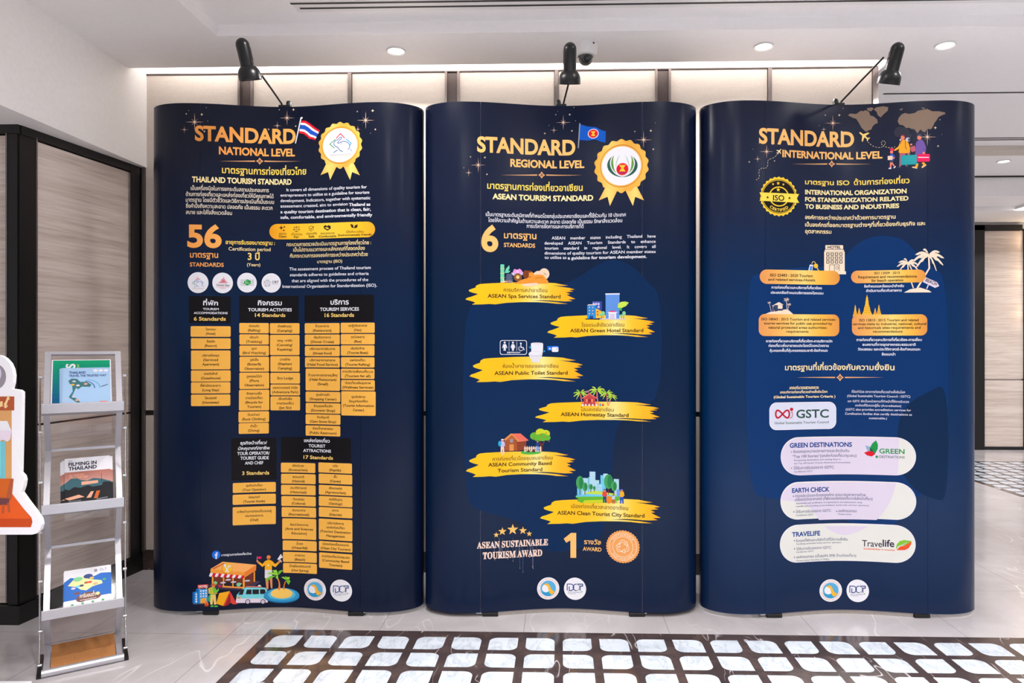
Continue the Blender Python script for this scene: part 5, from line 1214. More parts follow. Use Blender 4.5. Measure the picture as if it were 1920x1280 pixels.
('p',1,'picture#7',((-2526,7700),(-2207,7958),(-2146,7915),(-2450,7647)),'logo'),
('p',1,'picture#7',((-2207,7947),(-2136,7925),(-1841,7605),(-1902,7581)),'logo'),
('r',1,'picture#7',-2273,7200,-2085,7486,5,'logo'),
('r',1,'picture#7',-2248,7563,-2116,7717,10,'grey'),
('p',1,'picture#7',((-919,7455),(-816,7453),(-826,7154),(-908,7156)),'logd'),
('p',1,'picture#7',((-970,7662),(-867,7454),(-712,7606),(-790,7401),(-919,7403)),'logd'),
('e',1,'picture#7',-1176,7820,195,166,'palm3'),
('e',1,'picture#7',-919,7970,206,175,'lime4'),
('e',1,'picture#7',-687,7915,196,167,'lime4'),
('e',1,'picture#7',-816,7762,206,175,'palm3'),
('e',1,'picture#7',-609,7734,145,123,'palm3'),
('e',1,'picture#7',-1022,7740,180,153,'palm3'),
('e',1,'picture#7',-1124,7974,26,26,'red3'),
('e',1,'picture#7',-893,7661,26,26,'red3'),
('e',1,'picture#7',-661,7941,26,26,'red3'),
('e',1,'picture#7',-738,7787,26,26,'red3'),
('e',1,'picture#7',-1227,7744,26,26,'red3'),
('e',1,'picture#7',-532,7578,26,26,'red3'),
('e',1,'picture#7',-919,7867,26,26,'red3'),
('e',1,'picture#7',-1330,7104,451,93,'palm3'),
('e',1,'picture#7',-1330,7124,421,77,'grn2'),
('p',1,'picture#7',((-1627,7343),(-1596,7393),(-1560,7341),(-1560,7135),(-1627,7137)),'skinl'),
('p',1,'picture#7',((-1530,7340),(-1499,7391),(-1463,7338),(-1463,7133),(-1530,7135)),'skinl'),
('p',1,'picture#7',((-1432,7338),(-1402,7388),(-1366,7336),(-1366,7130),(-1432,7132)),'skinl'),
('p',1,'picture#7',((-1335,7335),(-1304,7386),(-1268,7333),(-1268,7128),(-1335,7129)),'skinl'),
('p',1,'picture#7',((-1238,7333),(-1207,7384),(-1171,7331),(-1171,7125),(-1238,7127)),'skinl'),
('p',1,'picture#7',((-1140,7331),(-1109,7381),(-1073,7329),(-1073,7123),(-1140,7125)),'skinl'),
('p',1,'picture#7',((-1042,7329),(-1011,7379),(-975,7327),(-975,7121),(-1042,7123)),'skinl'),
('p',1,'picture#7',((-944,7327),(-913,7378),(-877,7325),(-877,7119),(-944,7121)),'skinl'),
('l',1,'picture#7',((-1637,7292),(-893,7290)),26,'skinl'),
('p',1,'picture#7',((-1545,7120),(-1432,7235),(-1356,7115)),'logd'),
('p',1,'picture#7',((-1330,7114),(-1202,7255),(-1124,7109)),'logd'),
('p',1,'picture#7',((-1094,7386),(-990,7384),(-979,7157),(-1022,7158),(-1039,7309),(-1062,7159),(-1100,7160)),'twr'),
('p',1,'picture#7',((-1106,7542),(-979,7540),(-955,7400),(-987,7395),(-990,7366),(-1094,7368),(-1097,7397),(-1129,7404)),'nv2'),
('e',1,'picture#7',-1042,7581,42,42,'skin'),
('p',1,'picture#7',((-1088,7582),(-1077,7623),(-1007,7621),(-996,7581),(-1042,7599)),'hair'),
('p',1,'picture#7',((-2647,7402),(-2505,7398),(-2489,7087),(-2549,7089),(-2572,7296),(-2604,7090),(-2655,7092)),'skinl'),
('p',1,'picture#7',((-2663,7618),(-2489,7613),(-2458,7421),(-2501,7414),(-2505,7374),(-2647,7378),(-2651,7418),(-2694,7427)),'lil3'),
('e',1,'picture#7',-2576,7671,57,57,'pink'),
('p',1,'picture#7',((-2639,7673),(-2624,7728),(-2529,7726),(-2513,7670),(-2576,7695)),'white'),
('e',1,'picture#7',-2692,7526,71,122,'cyan'),
('l',1,'picture#7',((-2591,7090),(-2551,7012)),41,'skinl'),
('r',1,'picture#8',936,5218,1191,5965,5,'lc'),
('r',1,'picture#8',1201,5226,1374,6012,5,'cy2'),
('r',1,'picture#8',1252,5280,1506,6257,5,'lc'),
('r',1,'picture#8',1506,5288,1673,5889,5,'lc'),
('r',1,'picture#8',1576,5292,1799,5728,5,'cy2'),
('r',1,'picture#8',1728,5299,1960,6114,5,'cy2'),
('r',1,'picture#8',1849,5994,2040,6189,5,'lc'),
('r',1,'picture#8',2301,5246,2521,5971,5,'lc'),
('r',1,'picture#8',710,5212,936,5547,5,'cy2'),
('r',1,'picture#8',2426,5224,2576,5505,5,'cy3'),
('r',1,'picture#8',1607,5644,1637,5685,0,'white'),
('r',1,'picture#8',1657,5646,1688,5687,0,'white'),
('r',1,'picture#8',1708,5648,1738,5689,0,'white'),
('r',1,'picture#8',1758,5649,1789,5690,0,'white'),
('r',1,'picture#8',1607,5572,1637,5613,0,'white'),
('r',1,'picture#8',1657,5574,1688,5615,0,'white'),
('r',1,'picture#8',1708,5576,1738,5617,0,'white'),
('r',1,'picture#8',1758,5578,1789,5619,0,'white'),
('r',1,'picture#8',1607,5500,1637,5541,0,'white'),
('r',1,'picture#8',1657,5502,1688,5543,0,'white'),
('r',1,'picture#8',1708,5504,1738,5545,0,'white'),
('r',1,'picture#8',1758,5506,1789,5547,0,'white'),
('r',1,'picture#8',1607,5428,1637,5469,0,'white'),
('r',1,'picture#8',1657,5430,1688,5471,0,'white'),
('r',1,'picture#8',1708,5432,1738,5473,0,'white'),
('r',1,'picture#8',1758,5434,1789,5475,0,'white'),
('p',1,'picture#8',((936,5215),(1191,5361),(1495,5423),(1849,5386),(2351,5320),(2551,5227),(936,5137)),'lime3'),
('p',1,'picture#8',((654,5182),(1140,5272),(2551,5252),(2551,5191),(654,5120)),'cy2'),
('p',1,'picture#8',((618,5130),(2551,5211),(2651,5103),(2376,4989),(2501,4934),(910,4869),(680,4976),(782,5030)),'palm3'),
('p',1,'picture#8',((1038,4986),(1899,5045),(1899,4906),(936,4859)),'lime4'),
('l',1,'picture#8',((833,5753),(833,5215)),31,'logd'),
('e',1,'picture#8',833,5753,169,299,'grn5'),
('e',1,'picture#8',884,5754,93,254,'grn6'),
('l',1,'picture#8',((1053,5578),(1053,5226)),31,'logd'),
('e',1,'picture#8',1053,5578,117,196,'grn5'),
('e',1,'picture#8',1088,5579,65,166,'grn6'),
('l',1,'picture#8',((1308,5586),(1308,5355)),31,'logd'),
('e',1,'picture#8',1308,5586,86,129,'grn5'),
('e',1,'picture#8',1334,5587,47,109,'grn6'),
('l',1,'picture#8',((1460,5540),(1460,5383)),31,'logd'),
('e',1,'picture#8',1460,5540,61,87,'grn5'),
('e',1,'picture#8',1478,5541,33,74,'grn6'),
('l',1,'picture#8',((2075,5846),(2075,5275)),31,'logd'),
('e',1,'picture#8',2075,5846,191,317,'grn5'),
('e',1,'picture#8',2132,5848,105,270,'grn6'),
('l',1,'picture#8',((2311,5651),(2311,5264)),31,'logd'),
('e',1,'picture#8',2311,5651,125,215,'grn5'),
('e',1,'picture#8',2348,5652,69,182,'grn6'),
('e',1,'picture#8',2090,5053,115,174,'ora5'),
('p',1,'picture#8',((1843,5199),(1976,5204),(1991,4911),(1935,4908),(1913,5104),(1883,4906),(1835,4904)),'nv2'),
('p',1,'picture#8',((1828,5402),(1991,5409),(2021,5229),(1980,5220),(1976,5182),(1843,5176),(1839,5214),(1798,5220)),'red3'),
('e',1,'picture#8',1909,5459,53,54,'skin'),
('p',1,'picture#8',((1850,5456),(1865,5510),(1954,5513),(1969,5461),(1909,5481)),'nv2'),
('p',1,'picture#8',((2241,5080),(2331,5084),(2341,4886),(2303,4884),(2288,5016),(2268,4882),(2236,4881)),'red3'),
('p',1,'picture#8',((2231,5218),(2341,5223),(2361,5101),(2333,5095),(2331,5069),(2241,5065),(2238,5090),(2211,5094)),'lil'),
('e',1,'picture#8',2286,5256,36,37,'skin'),
('p',1,'picture#8',((2246,5254),(2256,5291),(2316,5293),(2326,5258),(2286,5271)),'hair'),
('p',1,'picture#8',((2570,5217),(2711,5223),(2726,4913),(2668,4910),(2644,5116),(2613,4908),(2563,4906)),'blue'),
('p',1,'picture#8',((2555,5431),(2726,5438),(2757,5248),(2715,5239),(2711,5199),(2570,5193),(2566,5233),(2524,5239)),'yor'),
('e',1,'picture#8',2641,5491,56,57,'skin'),
('p',1,'picture#8',((2578,5488),(2594,5545),(2687,5548),(2703,5493),(2641,5514)),'blue'),
('r',1,'picture#8',2431,5224,2571,5505,51,'twr'),
('s',1,'award_mark#0',-2844,3545,126,53,5,90,'gold2'),
('p',1,'award_mark#0',((-2844,3545),(-2844,3671),(-2813,3587)),'gold3'),
('p',1,'award_mark#0',((-2844,3545),(-2725,3578),(-2794,3526)),'gold3'),
('p',1,'award_mark#0',((-2844,3545),(-2770,3440),(-2844,3492)),'gold3'),
('p',1,'award_mark#0',((-2844,3545),(-2917,3447),(-2893,3531)),'gold3'),
('p',1,'award_mark#0',((-2844,3545),(-2962,3590),(-2874,3589)),'gold3'),
('s',1,'award_mark#0',-2579,3687,185,78,5,90,'gold2'),
('p',1,'award_mark#0',((-2579,3687),(-2579,3872),(-2534,3748)),'gold3'),
('p',1,'award_mark#0',((-2579,3687),(-2405,3735),(-2506,3660)),'gold3'),
('p',1,'award_mark#0',((-2579,3687),(-2472,3532),(-2579,3610)),'gold3'),
('p',1,'award_mark#0',((-2579,3687),(-2687,3544),(-2652,3667)),'gold3'),
('p',1,'award_mark#0',((-2579,3687),(-2753,3753),(-2624,3752)),'gold3'),
('s',1,'award_mark#0',-2131,3742,244,102,5,90,'gold2'),
('p',1,'award_mark#0',((-2131,3742),(-2131,3985),(-2071,3821)),'gold3'),
('p',1,'award_mark#0',((-2131,3742),(-1901,3805),(-2034,3705)),'gold3'),
('p',1,'award_mark#0',((-2131,3742),(-1989,3537),(-2131,3639)),'gold3'),
('p',1,'award_mark#0',((-2131,3742),(-2273,3552),(-2228,3715)),'gold3'),
('p',1,'award_mark#0',((-2131,3742),(-2361,3829),(-2191,3828)),'gold3'),
('s',1,'award_mark#0',-1685,3674,176,74,5,90,'gold2'),
('p',1,'award_mark#0',((-1685,3674),(-1685,3850),(-1642,3732)),'gold3'),
('p',1,'award_mark#0',((-1685,3674),(-1518,3721),(-1615,3648)),'gold3'),
('p',1,'award_mark#0',((-1685,3674),(-1582,3527),(-1685,3601)),'gold3'),
('p',1,'award_mark#0',((-1685,3674),(-1788,3537),(-1755,3655)),'gold3'),
('p',1,'award_mark#0',((-1685,3674),(-1851,3737),(-1728,3736)),'gold3'),
('s',1,'award_mark#0',-1407,3524,127,53,5,90,'gold2'),
('p',1,'award_mark#0',((-1407,3524),(-1407,3651),(-1376,3566)),'gold3'),
('p',1,'award_mark#0',((-1407,3524),(-1286,3558),(-1357,3505)),'gold3'),
('p',1,'award_mark#0',((-1407,3524),(-1333,3417),(-1407,3470)),'gold3'),
('p',1,'award_mark#0',((-1407,3524),(-1482,3425),(-1458,3510)),'gold3'),
('p',1,'award_mark#0',((-1407,3524),(-1528,3569),(-1439,3569)),'gold3'),
('l',1,'award_mark#0',((-2573,3403),(-2573,2804)),6,'drip'),
('e',1,'award_mark#0',-2573,2804,12,12,'sparkc'),
('l',1,'award_mark#0',((-2728,3433),(-2728,2830)),6,'drip'),
('e',1,'award_mark#0',-2728,2830,12,12,'sparkc'),
('l',1,'award_mark#0',((-1250,2924),(-1250,2030)),6,'drip'),
('e',1,'award_mark#0',-1250,2030,12,12,'sparkc'),
('l',1,'award_mark#0',((-2600,3152),(-2600,2646)),6,'drip'),
('e',1,'award_mark#0',-2600,2646,12,12,'sparkc'),
('l',1,'award_mark#0',((-2694,3408),(-2694,2950)),6,'drip'),
('e',1,'award_mark#0',-2694,2950,12,12,'sparkc'),
('l',1,'award_mark#0',((-1231,2906),(-1231,1980)),6,'drip'),
('e',1,'award_mark#0',-1231,1980,12,12,'sparkc'),
('l',1,'award_mark#0',((-1480,3291),(-1480,2755)),6,'drip'),
('e',1,'award_mark#0',-1480,2755,12,12,'sparkc'),
('l',1,'award_mark#0',((-1817,2993),(-1817,2033)),6,'drip'),
('e',1,'award_mark#0',-1817,2033,12,12,'sparkc'),
('l',1,'award_mark#0',((-1324,3347),(-1324,2578)),6,'drip'),
('e',1,'award_mark#0',-1324,2578,12,12,'sparkc'),
('l',1,'award_mark#0',((-1730,3121),(-1730,2689)),6,'drip'),
('e',1,'award_mark#0',-1730,2689,12,12,'sparkc'),
('l',1,'award_mark#0',((-2114,3386),(-2114,2365)),6,'drip'),
('e',1,'award_mark#0',-2114,2365,12,12,'sparkc'),
('l',1,'award_mark#0',((-1353,3077),(-1353,2548)),6,'drip'),
('e',1,'award_mark#0',-1353,2548,12,12,'sparkc'),
('l',1,'award_mark#0',((-1268,3059),(-1268,2073)),6,'drip'),
('e',1,'award_mark#0',-1268,2073,12,12,'sparkc'),
('l',1,'award_mark#0',((-1387,3102),(-1387,2484)),6,'drip'),
('e',1,'award_mark#0',-1387,2484,12,12,'sparkc'),
('l',1,'award_mark#0',((-1872,3173),(-1872,2754)),6,'drip'),
('e',1,'award_mark#0',-1872,2754,12,12,'sparkc'),
('l',1,'award_mark#0',((-2440,2982),(-2440,2657)),6,'drip'),
('e',1,'award_mark#0',-2440,2657,12,12,'sparkc'),
('l',1,'award_mark#0',((-2937,3117),(-2937,2609)),6,'drip'),
('e',1,'award_mark#0',-2937,2609,12,12,'sparkc'),
('l',1,'award_mark#0',((-1996,3156),(-1996,2596)),6,'drip'),
('e',1,'award_mark#0',-1996,2596,12,12,'sparkc'),
('l',1,'award_mark#0',((-1095,3273),(-1095,2655)),6,'drip'),
('e',1,'award_mark#0',-1095,2655,12,12,'sparkc'),
('l',1,'award_mark#0',((-2637,3098),(-2637,2592)),6,'drip'),
('e',1,'award_mark#0',-2637,2592,12,12,'sparkc'),
('l',1,'award_mark#0',((-2342,3015),(-2342,2473)),6,'drip'),
('e',1,'award_mark#0',-2342,2473,12,12,'sparkc'),
('l',1,'award_mark#0',((-1950,2900),(-1950,2529)),6,'drip'),
('e',1,'award_mark#0',-1950,2529,12,12,'sparkc'),
('l',1,'award_mark#0',((-2908,3347),(-2908,2462)),6,'drip'),
('e',1,'award_mark#0',-2908,2462,12,12,'sparkc'),
('l',1,'award_mark#0',((-1840,3284),(-1840,2733)),6,'drip'),
('e',1,'award_mark#0',-1840,2733,12,12,'sparkc'),
('l',1,'award_mark#0',((-2685,3202),(-2685,2877)),6,'drip'),
('e',1,'award_mark#0',-2685,2877,12,12,'sparkc'),
('l',1,'award_mark#0',((-1681,2890),(-1681,1850)),6,'drip'),
('e',1,'award_mark#0',-1681,1850,12,12,'sparkc'),
('t',1,'award_mark#0','𝐀𝐒𝐄𝐀𝐍 𝐒𝐔𝐒𝐓𝐀𝐈𝐍𝐀𝐁𝐋𝐄',-3672,2992,-574,388,'rose',2,0),
('t',1,'award_mark#0','𝐓𝐎𝐔𝐑𝐈𝐒𝐌 𝐀𝐖𝐀𝐑𝐃',-3423,2524,-834,410,'rose',2,0),
('p',1,'headline#4',((434,3526),(669,3531),(669,2431),(414,2425),(414,3196),(228,3091),(115,3267)),'or2'),
('t',1,'headline#5','รางวัล',1010,3059,1745,285,'or2',2,0),
('t',1,'headline#5','AWARD',956,2760,1769,241,'or2',2,0),
('q',1,'award_mark#1',2690,3023,709,36,0.022,'seal'),
('e',1,'award_mark#1',2690,3023,599,612,'sealw'),
('e',1,'award_mark#1',2690,3023,580,592,'seal'),
('e',1,'award_mark#1',2690,3023,442,452,'sealw'),
('e',1,'award_mark#1',2690,3023,423,432,'seal'),
('a',1,'award_mark#1','SUSTAINABLE',2690,3023,481,90,112,127,'sealw',0,2),
('a',1,'award_mark#1','SUSTAINABLE',2690,3023,563,270,112,127,'sealw',1,2),
('l',1,'award_mark#1',((2500,3110),(2624,3301),(2757,3308),(2833,3200),(2871,3265),(2909,3073),(2738,3132),(2795,3164),(2719,3219),(2662,3216),(2595,3164),(2500,3110)),22,'sealw'),
('l',1,'award_mark#1',((2703,2807),(2485,2812),(2418,2926),(2475,3052),(2402,3050),(2548,3189),(2576,3005),(2523,3038),(2511,2941),(2540,2892),(2614,2862),(2703,2807)),22,'sealw'),
('l',1,'award_mark#1',((2867,3152),(2962,2955),(2895,2834),(2763,2816),(2797,2752),(2614,2806),(2757,2931),(2753,2866),(2840,2909),(2869,2960),(2861,3043),(2867,3152)),22,'sealw'),
('e',1,'award_mark#1',3196,3157,14,15,'sealw'),
('e',1,'award_mark#1',3208,3048,14,15,'sealw'),
('e',1,'award_mark#1',3196,2938,14,15,'sealw'),
('e',1,'award_mark#1',2183,2884,14,15,'sealw'),
('e',1,'award_mark#1',2171,2994,14,15,'sealw'),
('e',1,'award_mark#1',2183,3105,14,15,'sealw'),
('e',1,'logo#0',-569,1077,492,491,'white'),
('e',1,'logo#0',-569,1077,344,344,'sky'),
('p',1,'logo#0',((-257,925),(-287,874),(-326,828),(-372,791),(-424,762),(-480,742),(-539,734),(-599,735),(-658,748),(-714,770),(-766,802),(-812,842),(-851,890),(-881,943)),'sea'),
('e',1,'logo#0',-667,1090,177,177,'white'),
('p',1,'logo#0',((-775,1261),(-618,1314),(-510,1223),(-421,1014),(-274,923),(-323,865),(-431,798),(-510,879),(-559,1028),(-594,1176)),'gold1'),
('a',1,'logo#0','กรมการท่องเที่ยว',-569,1077,378,90,150,116,'orl',0,1),
('a',1,'logo#0','DEPARTMENT OF TOURISM',-569,1077,442,270,170,93,'orl',1,1),
('e',1,'logo#1',615,1064,489,491,'white'),
('l',1,'logo#1',((272,977),(272,1262),(419,1265)),37,'nv2'),
('l',1,'logo#1',((360,1166),(360,979),(458,981)),37,'nv2'),
('l',1,'logo#1',((419,1265),(469,1258),(513,1234),(546,1197),(564,1151),(564,1101),(546,1054),(513,1016),(469,990),(419,980)),37,'nv2'),
('l',1,'logo#1',((673,987),(623,994),(579,1017),(546,1054),(529,1100),(529,1150),(546,1197),(579,1236),(623,1262),(673,1272)),37,'nv2'),
('l',1,'logo#1',((673,1272),(724,1265),(768,1242),(800,1205),(818,1159),(818,1110),(800,1063),(768,1024),(724,997),(673,987)),29,'grey'),
('l',1,'logo#1',((713,1273),(947,1282),(947,1194),(839,1189),(839,993)),37,'nv2'),
('t',1,'logo#1','Steps to Sustainability',291,892,839,57,'nv2',1,0),
('t',1,'logo#1','Transparency',291,829,639,50,'nv2',1,0),
('p',1,'logo#1',((859,911),(888,956),(937,968),(917,918)),'green'),
('p',2,'colour_field#0',((-4082,14788),(-4009,14832),(-3918,14874),(-3808,14914),(-3678,14953),(-3529,14991),(-3360,15027),(-3171,15062),(-2961,15097),(-2730,15130),(-2499,15160),(-2268,15187),(-2038,15211),(-1810,15230),(-1584,15246),(-1361,15258),(-1140,15265),(-924,15269),(-724,15286),(-541,15317),(-375,15363),(-226,15422),(-92,15496),(25,15584),(128,15687),(215,15804),(305,15913),(398,16015),(495,16110),(594,16197),(696,16276),(801,16348),(908,16412),(1019,16468),(1132,16515),(1248,16553),(1367,16581),(1488,16599),(1612,16608),(1739,16608),(1869,16599),(2001,16580),(2125,16554),(2240,16522),(2347,16482),(2446,16435),(2537,16382),(2619,16321),(2694,16254),(2760,16180),(2827,16104),(2897,16026),(2968,15947),(3041,15866),(3116,15783),(3193,15698),(3272,15612),(3353,15524),(3435,15439),(3518,15359),(3603,15282),(3690,15209),(3778,15140),(3867,15074),(3958,15012),(4051,14954),(4133,14765),(4204,14444),(4263,13992),(4310,13408),(4346,12693),(4370,11846),(4382,10867),(4382,9758),(4368,8779),(4341,7932),(4299,7217),(4245,6633),(4177,6181),(4096,5860),(4002,5670),(3895,5611),(3786,5554),(3673,5498),(3556,5443),(3437,5390),(3314,5338),(3188,5287),(3058,5238),(2925,5189),(2809,5132),(2710,5067),(2628,4993),(2562,4910),(2512,4819),(2479,4720),(2463,4612),(2463,4496),(2446,4390),(2413,4294),(2364,4208),(2298,4132),(2216,4066),(2117,4010),(2001,3964),(1869,3928),(1742,3898),(1622,3874),(1508,3855),(1400,3843),(1299,3837),(1204,3837),(1115,3842),(1033,3854),(922,3879),(783,3919),(615,3973),(416,4043),(186,4129),(-77,4231),(-375,4351),(-709,4489),(-1028,4615),(-1332,4728),(-1618,4828),(-1885,4912),(-2133,4982),(-2360,5035),(-2567,5074),(-2753,5096),(-2930,5121),(-3099,5149),(-3258,5179),(-3409,5212),(-3552,5248),(-3686,5287),(-3811,5329),(-3929,5374),(-4031,5555),(-4119,5873),(-4191,6327),(-4249,6918),(-4292,7646),(-4321,8511),(-4336,9513),(-4336,10651),(-4327,11653),(-4309,12518),(-4282,13246),(-4246,13837),(-4200,14291),(-4146,14608)),'rblue'),
('p',2,'colour_field#0',((4002,10053),(3895,9995),(3793,9938),(3693,9884),(3597,9831),(3504,9780),(3415,9730),(3329,9683),(3245,9637),(3165,9593),(3088,9545),(3015,9493),(2945,9438),(2879,9379),(2816,9317),(2756,9251),(2700,9181),(2647,9108),(2599,9034),(2555,8961),(2515,8888),(2479,8814),(2448,8741),(2421,8668),(2398,8595),(2380,8522),(2364,8442),(2350,8354),(2338,8260),(2329,8158),(2322,8049),(2318,7932),(2315,7809),(2315,7678),(2318,7549),(2322,7422),(2329,7297),(2338,7174),(2350,7052),(2364,6933),(2380,6816),(2398,6700),(2423,6586),(2453,6475),(2489,6366),(2531,6258),(2579,6153),(2633,6050),(2694,5949),(2760,5849),(2829,5758),(2902,5673),(2978,5597),(3058,5527),(3141,5464),(3228,5409),(3319,5361),(3414,5321),(3506,5283),(3597,5249),(3686,5219),(3773,5191),(3857,5167),(3941,5147),(4022,5130),(4101,5116),(4170,5185),(4230,5336),(4281,5570),(4321,5888),(4352,6287),(4372,6770),(4382,7336),(4382,7985),(4368,8545),(4341,9017),(4299,9401),(4245,9696),(4177,9903),(4096,10022)),'rdark'),
('t',2,'headline#0','STANDARD',-3797,20570,548,911,'or2',3,0),
('t',2,'headline#0','INTERNATIONAL LEVEL',-2738,20011,1713,432,'or2',3,0),
('p',2,'headline#0',((-2285,19723),(-642,19821),(-642,19768)),'orn'),
('p',2,'headline#0',((1289,19772),(-230,19827),(-230,19775)),'orn'),
('s',2,'headline#0',-435,19799,154,85,4,90,'orn'),
('s',2,'headline#0',-435,19799,77,43,4,90,'navy'),
('e',2,'headline#0',-435,19799,21,20,'orn'),
('p',2,'sparkles#0',((-18,21600),(-382,21584),(-754,21587),(-382,21609)),'spark'),
('p',2,'sparkles#0',((-382,21237),(-395,21597),(-382,21956),(-369,21597)),'spark'),
('p',2,'sparkles#0',((-253,21472),(-389,21590),(-513,21721),(-376,21603)),'spark'),
('p',2,'sparkles#0',((-513,21467),(-389,21603),(-253,21726),(-376,21591)),'spark'),
('e',2,'sparkles#0',-382,21597,33,32,'sparkc'),
('p',2,'sparkles#1',((-3131,20219),(-3459,20196),(-3782,20198),(-3459,20218)),'spark'),
('p',2,'sparkles#1',((-3459,19894),(-3470,20206),(-3459,20520),(-3447,20207)),'spark'),
('p',2,'sparkles#1',((-3343,20100),(-3464,20201),(-3573,20314),(-3453,20213)),'spark'),
('p',2,'sparkles#1',((-3573,20093),(-3464,20212),(-3343,20322),(-3453,20201)),'spark'),
('e',2,'sparkles#1',-3459,20207,29,28,'sparkc'),
('p',2,'sparkles#2',((3898,20827),(3502,20823),(3116,20852),(3502,20852)),'spark'),
('p',2,'sparkles#2',((3502,20423),(3489,20838),(3502,21251),(3516,20837)),'spark'),
('p',2,'sparkles#2',((3641,20686),(3496,20830),(3365,20989),(3509,20844)),'spark'),
('p',2,'sparkles#2',((3365,20695),(3496,20845),(3641,20979),(3509,20830)),'spark'),
('e',2,'sparkles#2',3502,20837,35,37,'sparkc'),
('p',2,'sparkles#3',((-3694,19882),(-3859,19873),(-4023,19876),(-3859,19884)),'spark'),
('p',2,'sparkles#3',((-3859,19717),(-3865,19879),(-3859,20040),(-3853,19879)),'spark'),
('p',2,'sparkles#3',((-3801,19823),(-3862,19876),(-3917,19935),(-3856,19882)),'spark'),
('p',2,'sparkles#3',((-3917,19821),(-3862,19882),(-3801,19937),(-3856,19876)),'spark'),
('e',2,'sparkles#3',-3859,19879,15,15,'sparkc'),
('p',2,'sparkles#4',((-663,21313),(-797,21304),(-932,21304),(-797,21313)),'spark'),
('p',2,'sparkles#4',((-797,21181),(-802,21309),(-797,21437),(-792,21309)),'spark'),
('p',2,'sparkles#4',((-750,21265),(-799,21306),(-845,21352),(-795,21311)),'spark'),
('p',2,'sparkles#4',((-845,21262),(-799,21311),(-750,21356),(-795,21307)),'spark'),
('e',2,'sparkles#4',-797,21309,12,12,'sparkc'),
('s',2,'sparkles#5',-727,21937,36,11,4,90,'sparkc'),
('s',2,'sparkles#6',-95,21949,62,20,4,90,'sparkc'),
('s',2,'sparkles#7',79,22258,26,8,4,90,'sparkc'),
('s',2,'sparkles#8',-1013,21470,21,7,4,90,'sparkc'),
('s',2,'sparkles#9',8,21230,46,15,4,90,'sparkc'),
('s',2,'sparkles#10',-4222,19744,45,15,4,90,'sparkc'),
('s',2,'sparkles#11',-3099,19816,40,13,4,90,'sparkc'),
('s',2,'sparkles#12',3116,21212,35,11,4,90,'sparkc'),
('s',2,'sparkles#13',3829,21227,71,23,4,90,'sparkc'),
('s',2,'sparkles#14',3947,20433,56,18,4,90,'sparkc'),
('s',2,'sparkles#15',4025,21572,30,10,4,90,'sparkc'),
('s',2,'sparkles#16',4109,20935,20,6,4,90,'sparkc'),
('s',2,'sparkles#17',-3782,20567,30,10,4,90,'sparkc'),
('s',2,'sparkles#18',-3189,20546,51,16,4,90,'sparkc'),
('s',2,'sparkles#19',-4059,20300,20,6,4,90,'sparkc'),
('p',2,'world_map#0',((287,21937),(363,22013),(637,21991),(833,22128),(930,22099),(1026,22146),(1170,22062),(1218,21906),(1360,21847),(1502,21711),(1526,21556),(1408,21512),(1313,21414),(1266,21289),(1122,21244),(1074,21185),(978,21251),(857,21384),(735,21619),(637,21776),(488,21831)),'map'),
('p',2,'world_map#0',((1360,22154),(1455,22240),(1736,22273),(1945,22219),(1922,22067),(1759,21925),(1643,21789),(1526,21888),(1478,22045)),'map'),
('p',2,'world_map#0',((1074,22220),(1266,22251),(1360,22205),(1266,22082),(1122,22115)),'map'),
('p',2,'world_map#0',((2315,21583),(2361,21732),(2477,21877),(2615,21919),(2754,21870),(2985,21897),(3125,21991),(3313,22022),(3502,22050),(3694,21942),(3986,21936),(4234,21883),(4259,21817),(4085,21758),(3961,21684),(3888,21559),(3791,21435),(3742,21310),(3646,21161),(3502,21191),(3408,21043),(3313,21072),(3219,21177),(3102,21005),(2985,21188),(2846,21221),(2754,21277),(2661,21257),(2523,21392),(2384,21426)),'map'),
('p',2,'world_map#0',((3266,22136),(3408,22089),(3360,22050),(3290,22084)),'map'),
('p',2,'world_map#0',((2384,22097),(2523,22128),(2500,22069),(2430,22043)),'map'),
('p',2,'world_map#0',((2246,21282),(2384,21350),(2615,21285),(2754,21201),(2800,21020),(2893,20939),(2754,20744),(2707,20493),(2569,20424),(2477,20658),(2407,20865),(2223,20927),(2154,21110)),'map2'),
('p',2,'headline#0',((769,21182),(808,21189),(932,21092),(1146,21159),(1186,21124),(1021,21015),(1114,20920),(1191,20937),(1216,20914),(1142,20858),(1142,20858),(1106,20768),(1081,20790),(1080,20876),(975,20954),(908,20758),(868,20792),(886,21031),(770,21140),(769,21182)),'yel2'),
('p',2,'headline#0',((-2794,20346),(-2790,20326),(-2841,20260),(-2805,20148),(-2823,20127),(-2881,20213),(-2931,20163),(-2922,20122),(-2934,20109),(-2963,20148),(-2963,20148),(-3011,20166),(-2999,20180),(-2954,20181),(-2914,20237),(-3016,20270),(-2998,20291),(-2873,20284),(-2816,20345),(-2794,20346)),'pale'),
('l',2,'headline#0',((1137,20740),(1173,20695)),15,'pale'),
('l',2,'headline#0',((1213,20650),(1261,20607)),15,'pale'),
('l',2,'headline#0',((1313,20568),(1372,20534)),15,'pale'),
('l',2,'headline#0',((1431,20507),(1490,20488)),15,'pale'),
('l',2,'headline#0',((1549,20477),(1608,20477)),15,'pale'),
('l',2,'headline#0',((1660,20483),(1702,20498)),15,'pale'),
('l',2,'headline#0',((1738,20517),(1766,20541)),15,'pale'),
('l',2,'headline#0',((1792,20571),(1815,20611)),15,'pale'),
('l',2,'headline#0',((1827,20652),(1823,20696)),15,'pale'),
('l',2,'headline#0',((1805,20732),(1768,20757)),15,'pale'),
('l',2,'headline#0',((1732,20764),(1700,20742)),15,'pale'),
('l',2,'headline#0',((1677,20713),(1670,20670)),15,'pale'),
('l',2,'headline#0',((1676,20627),(1702,20585)),15,'pale'),
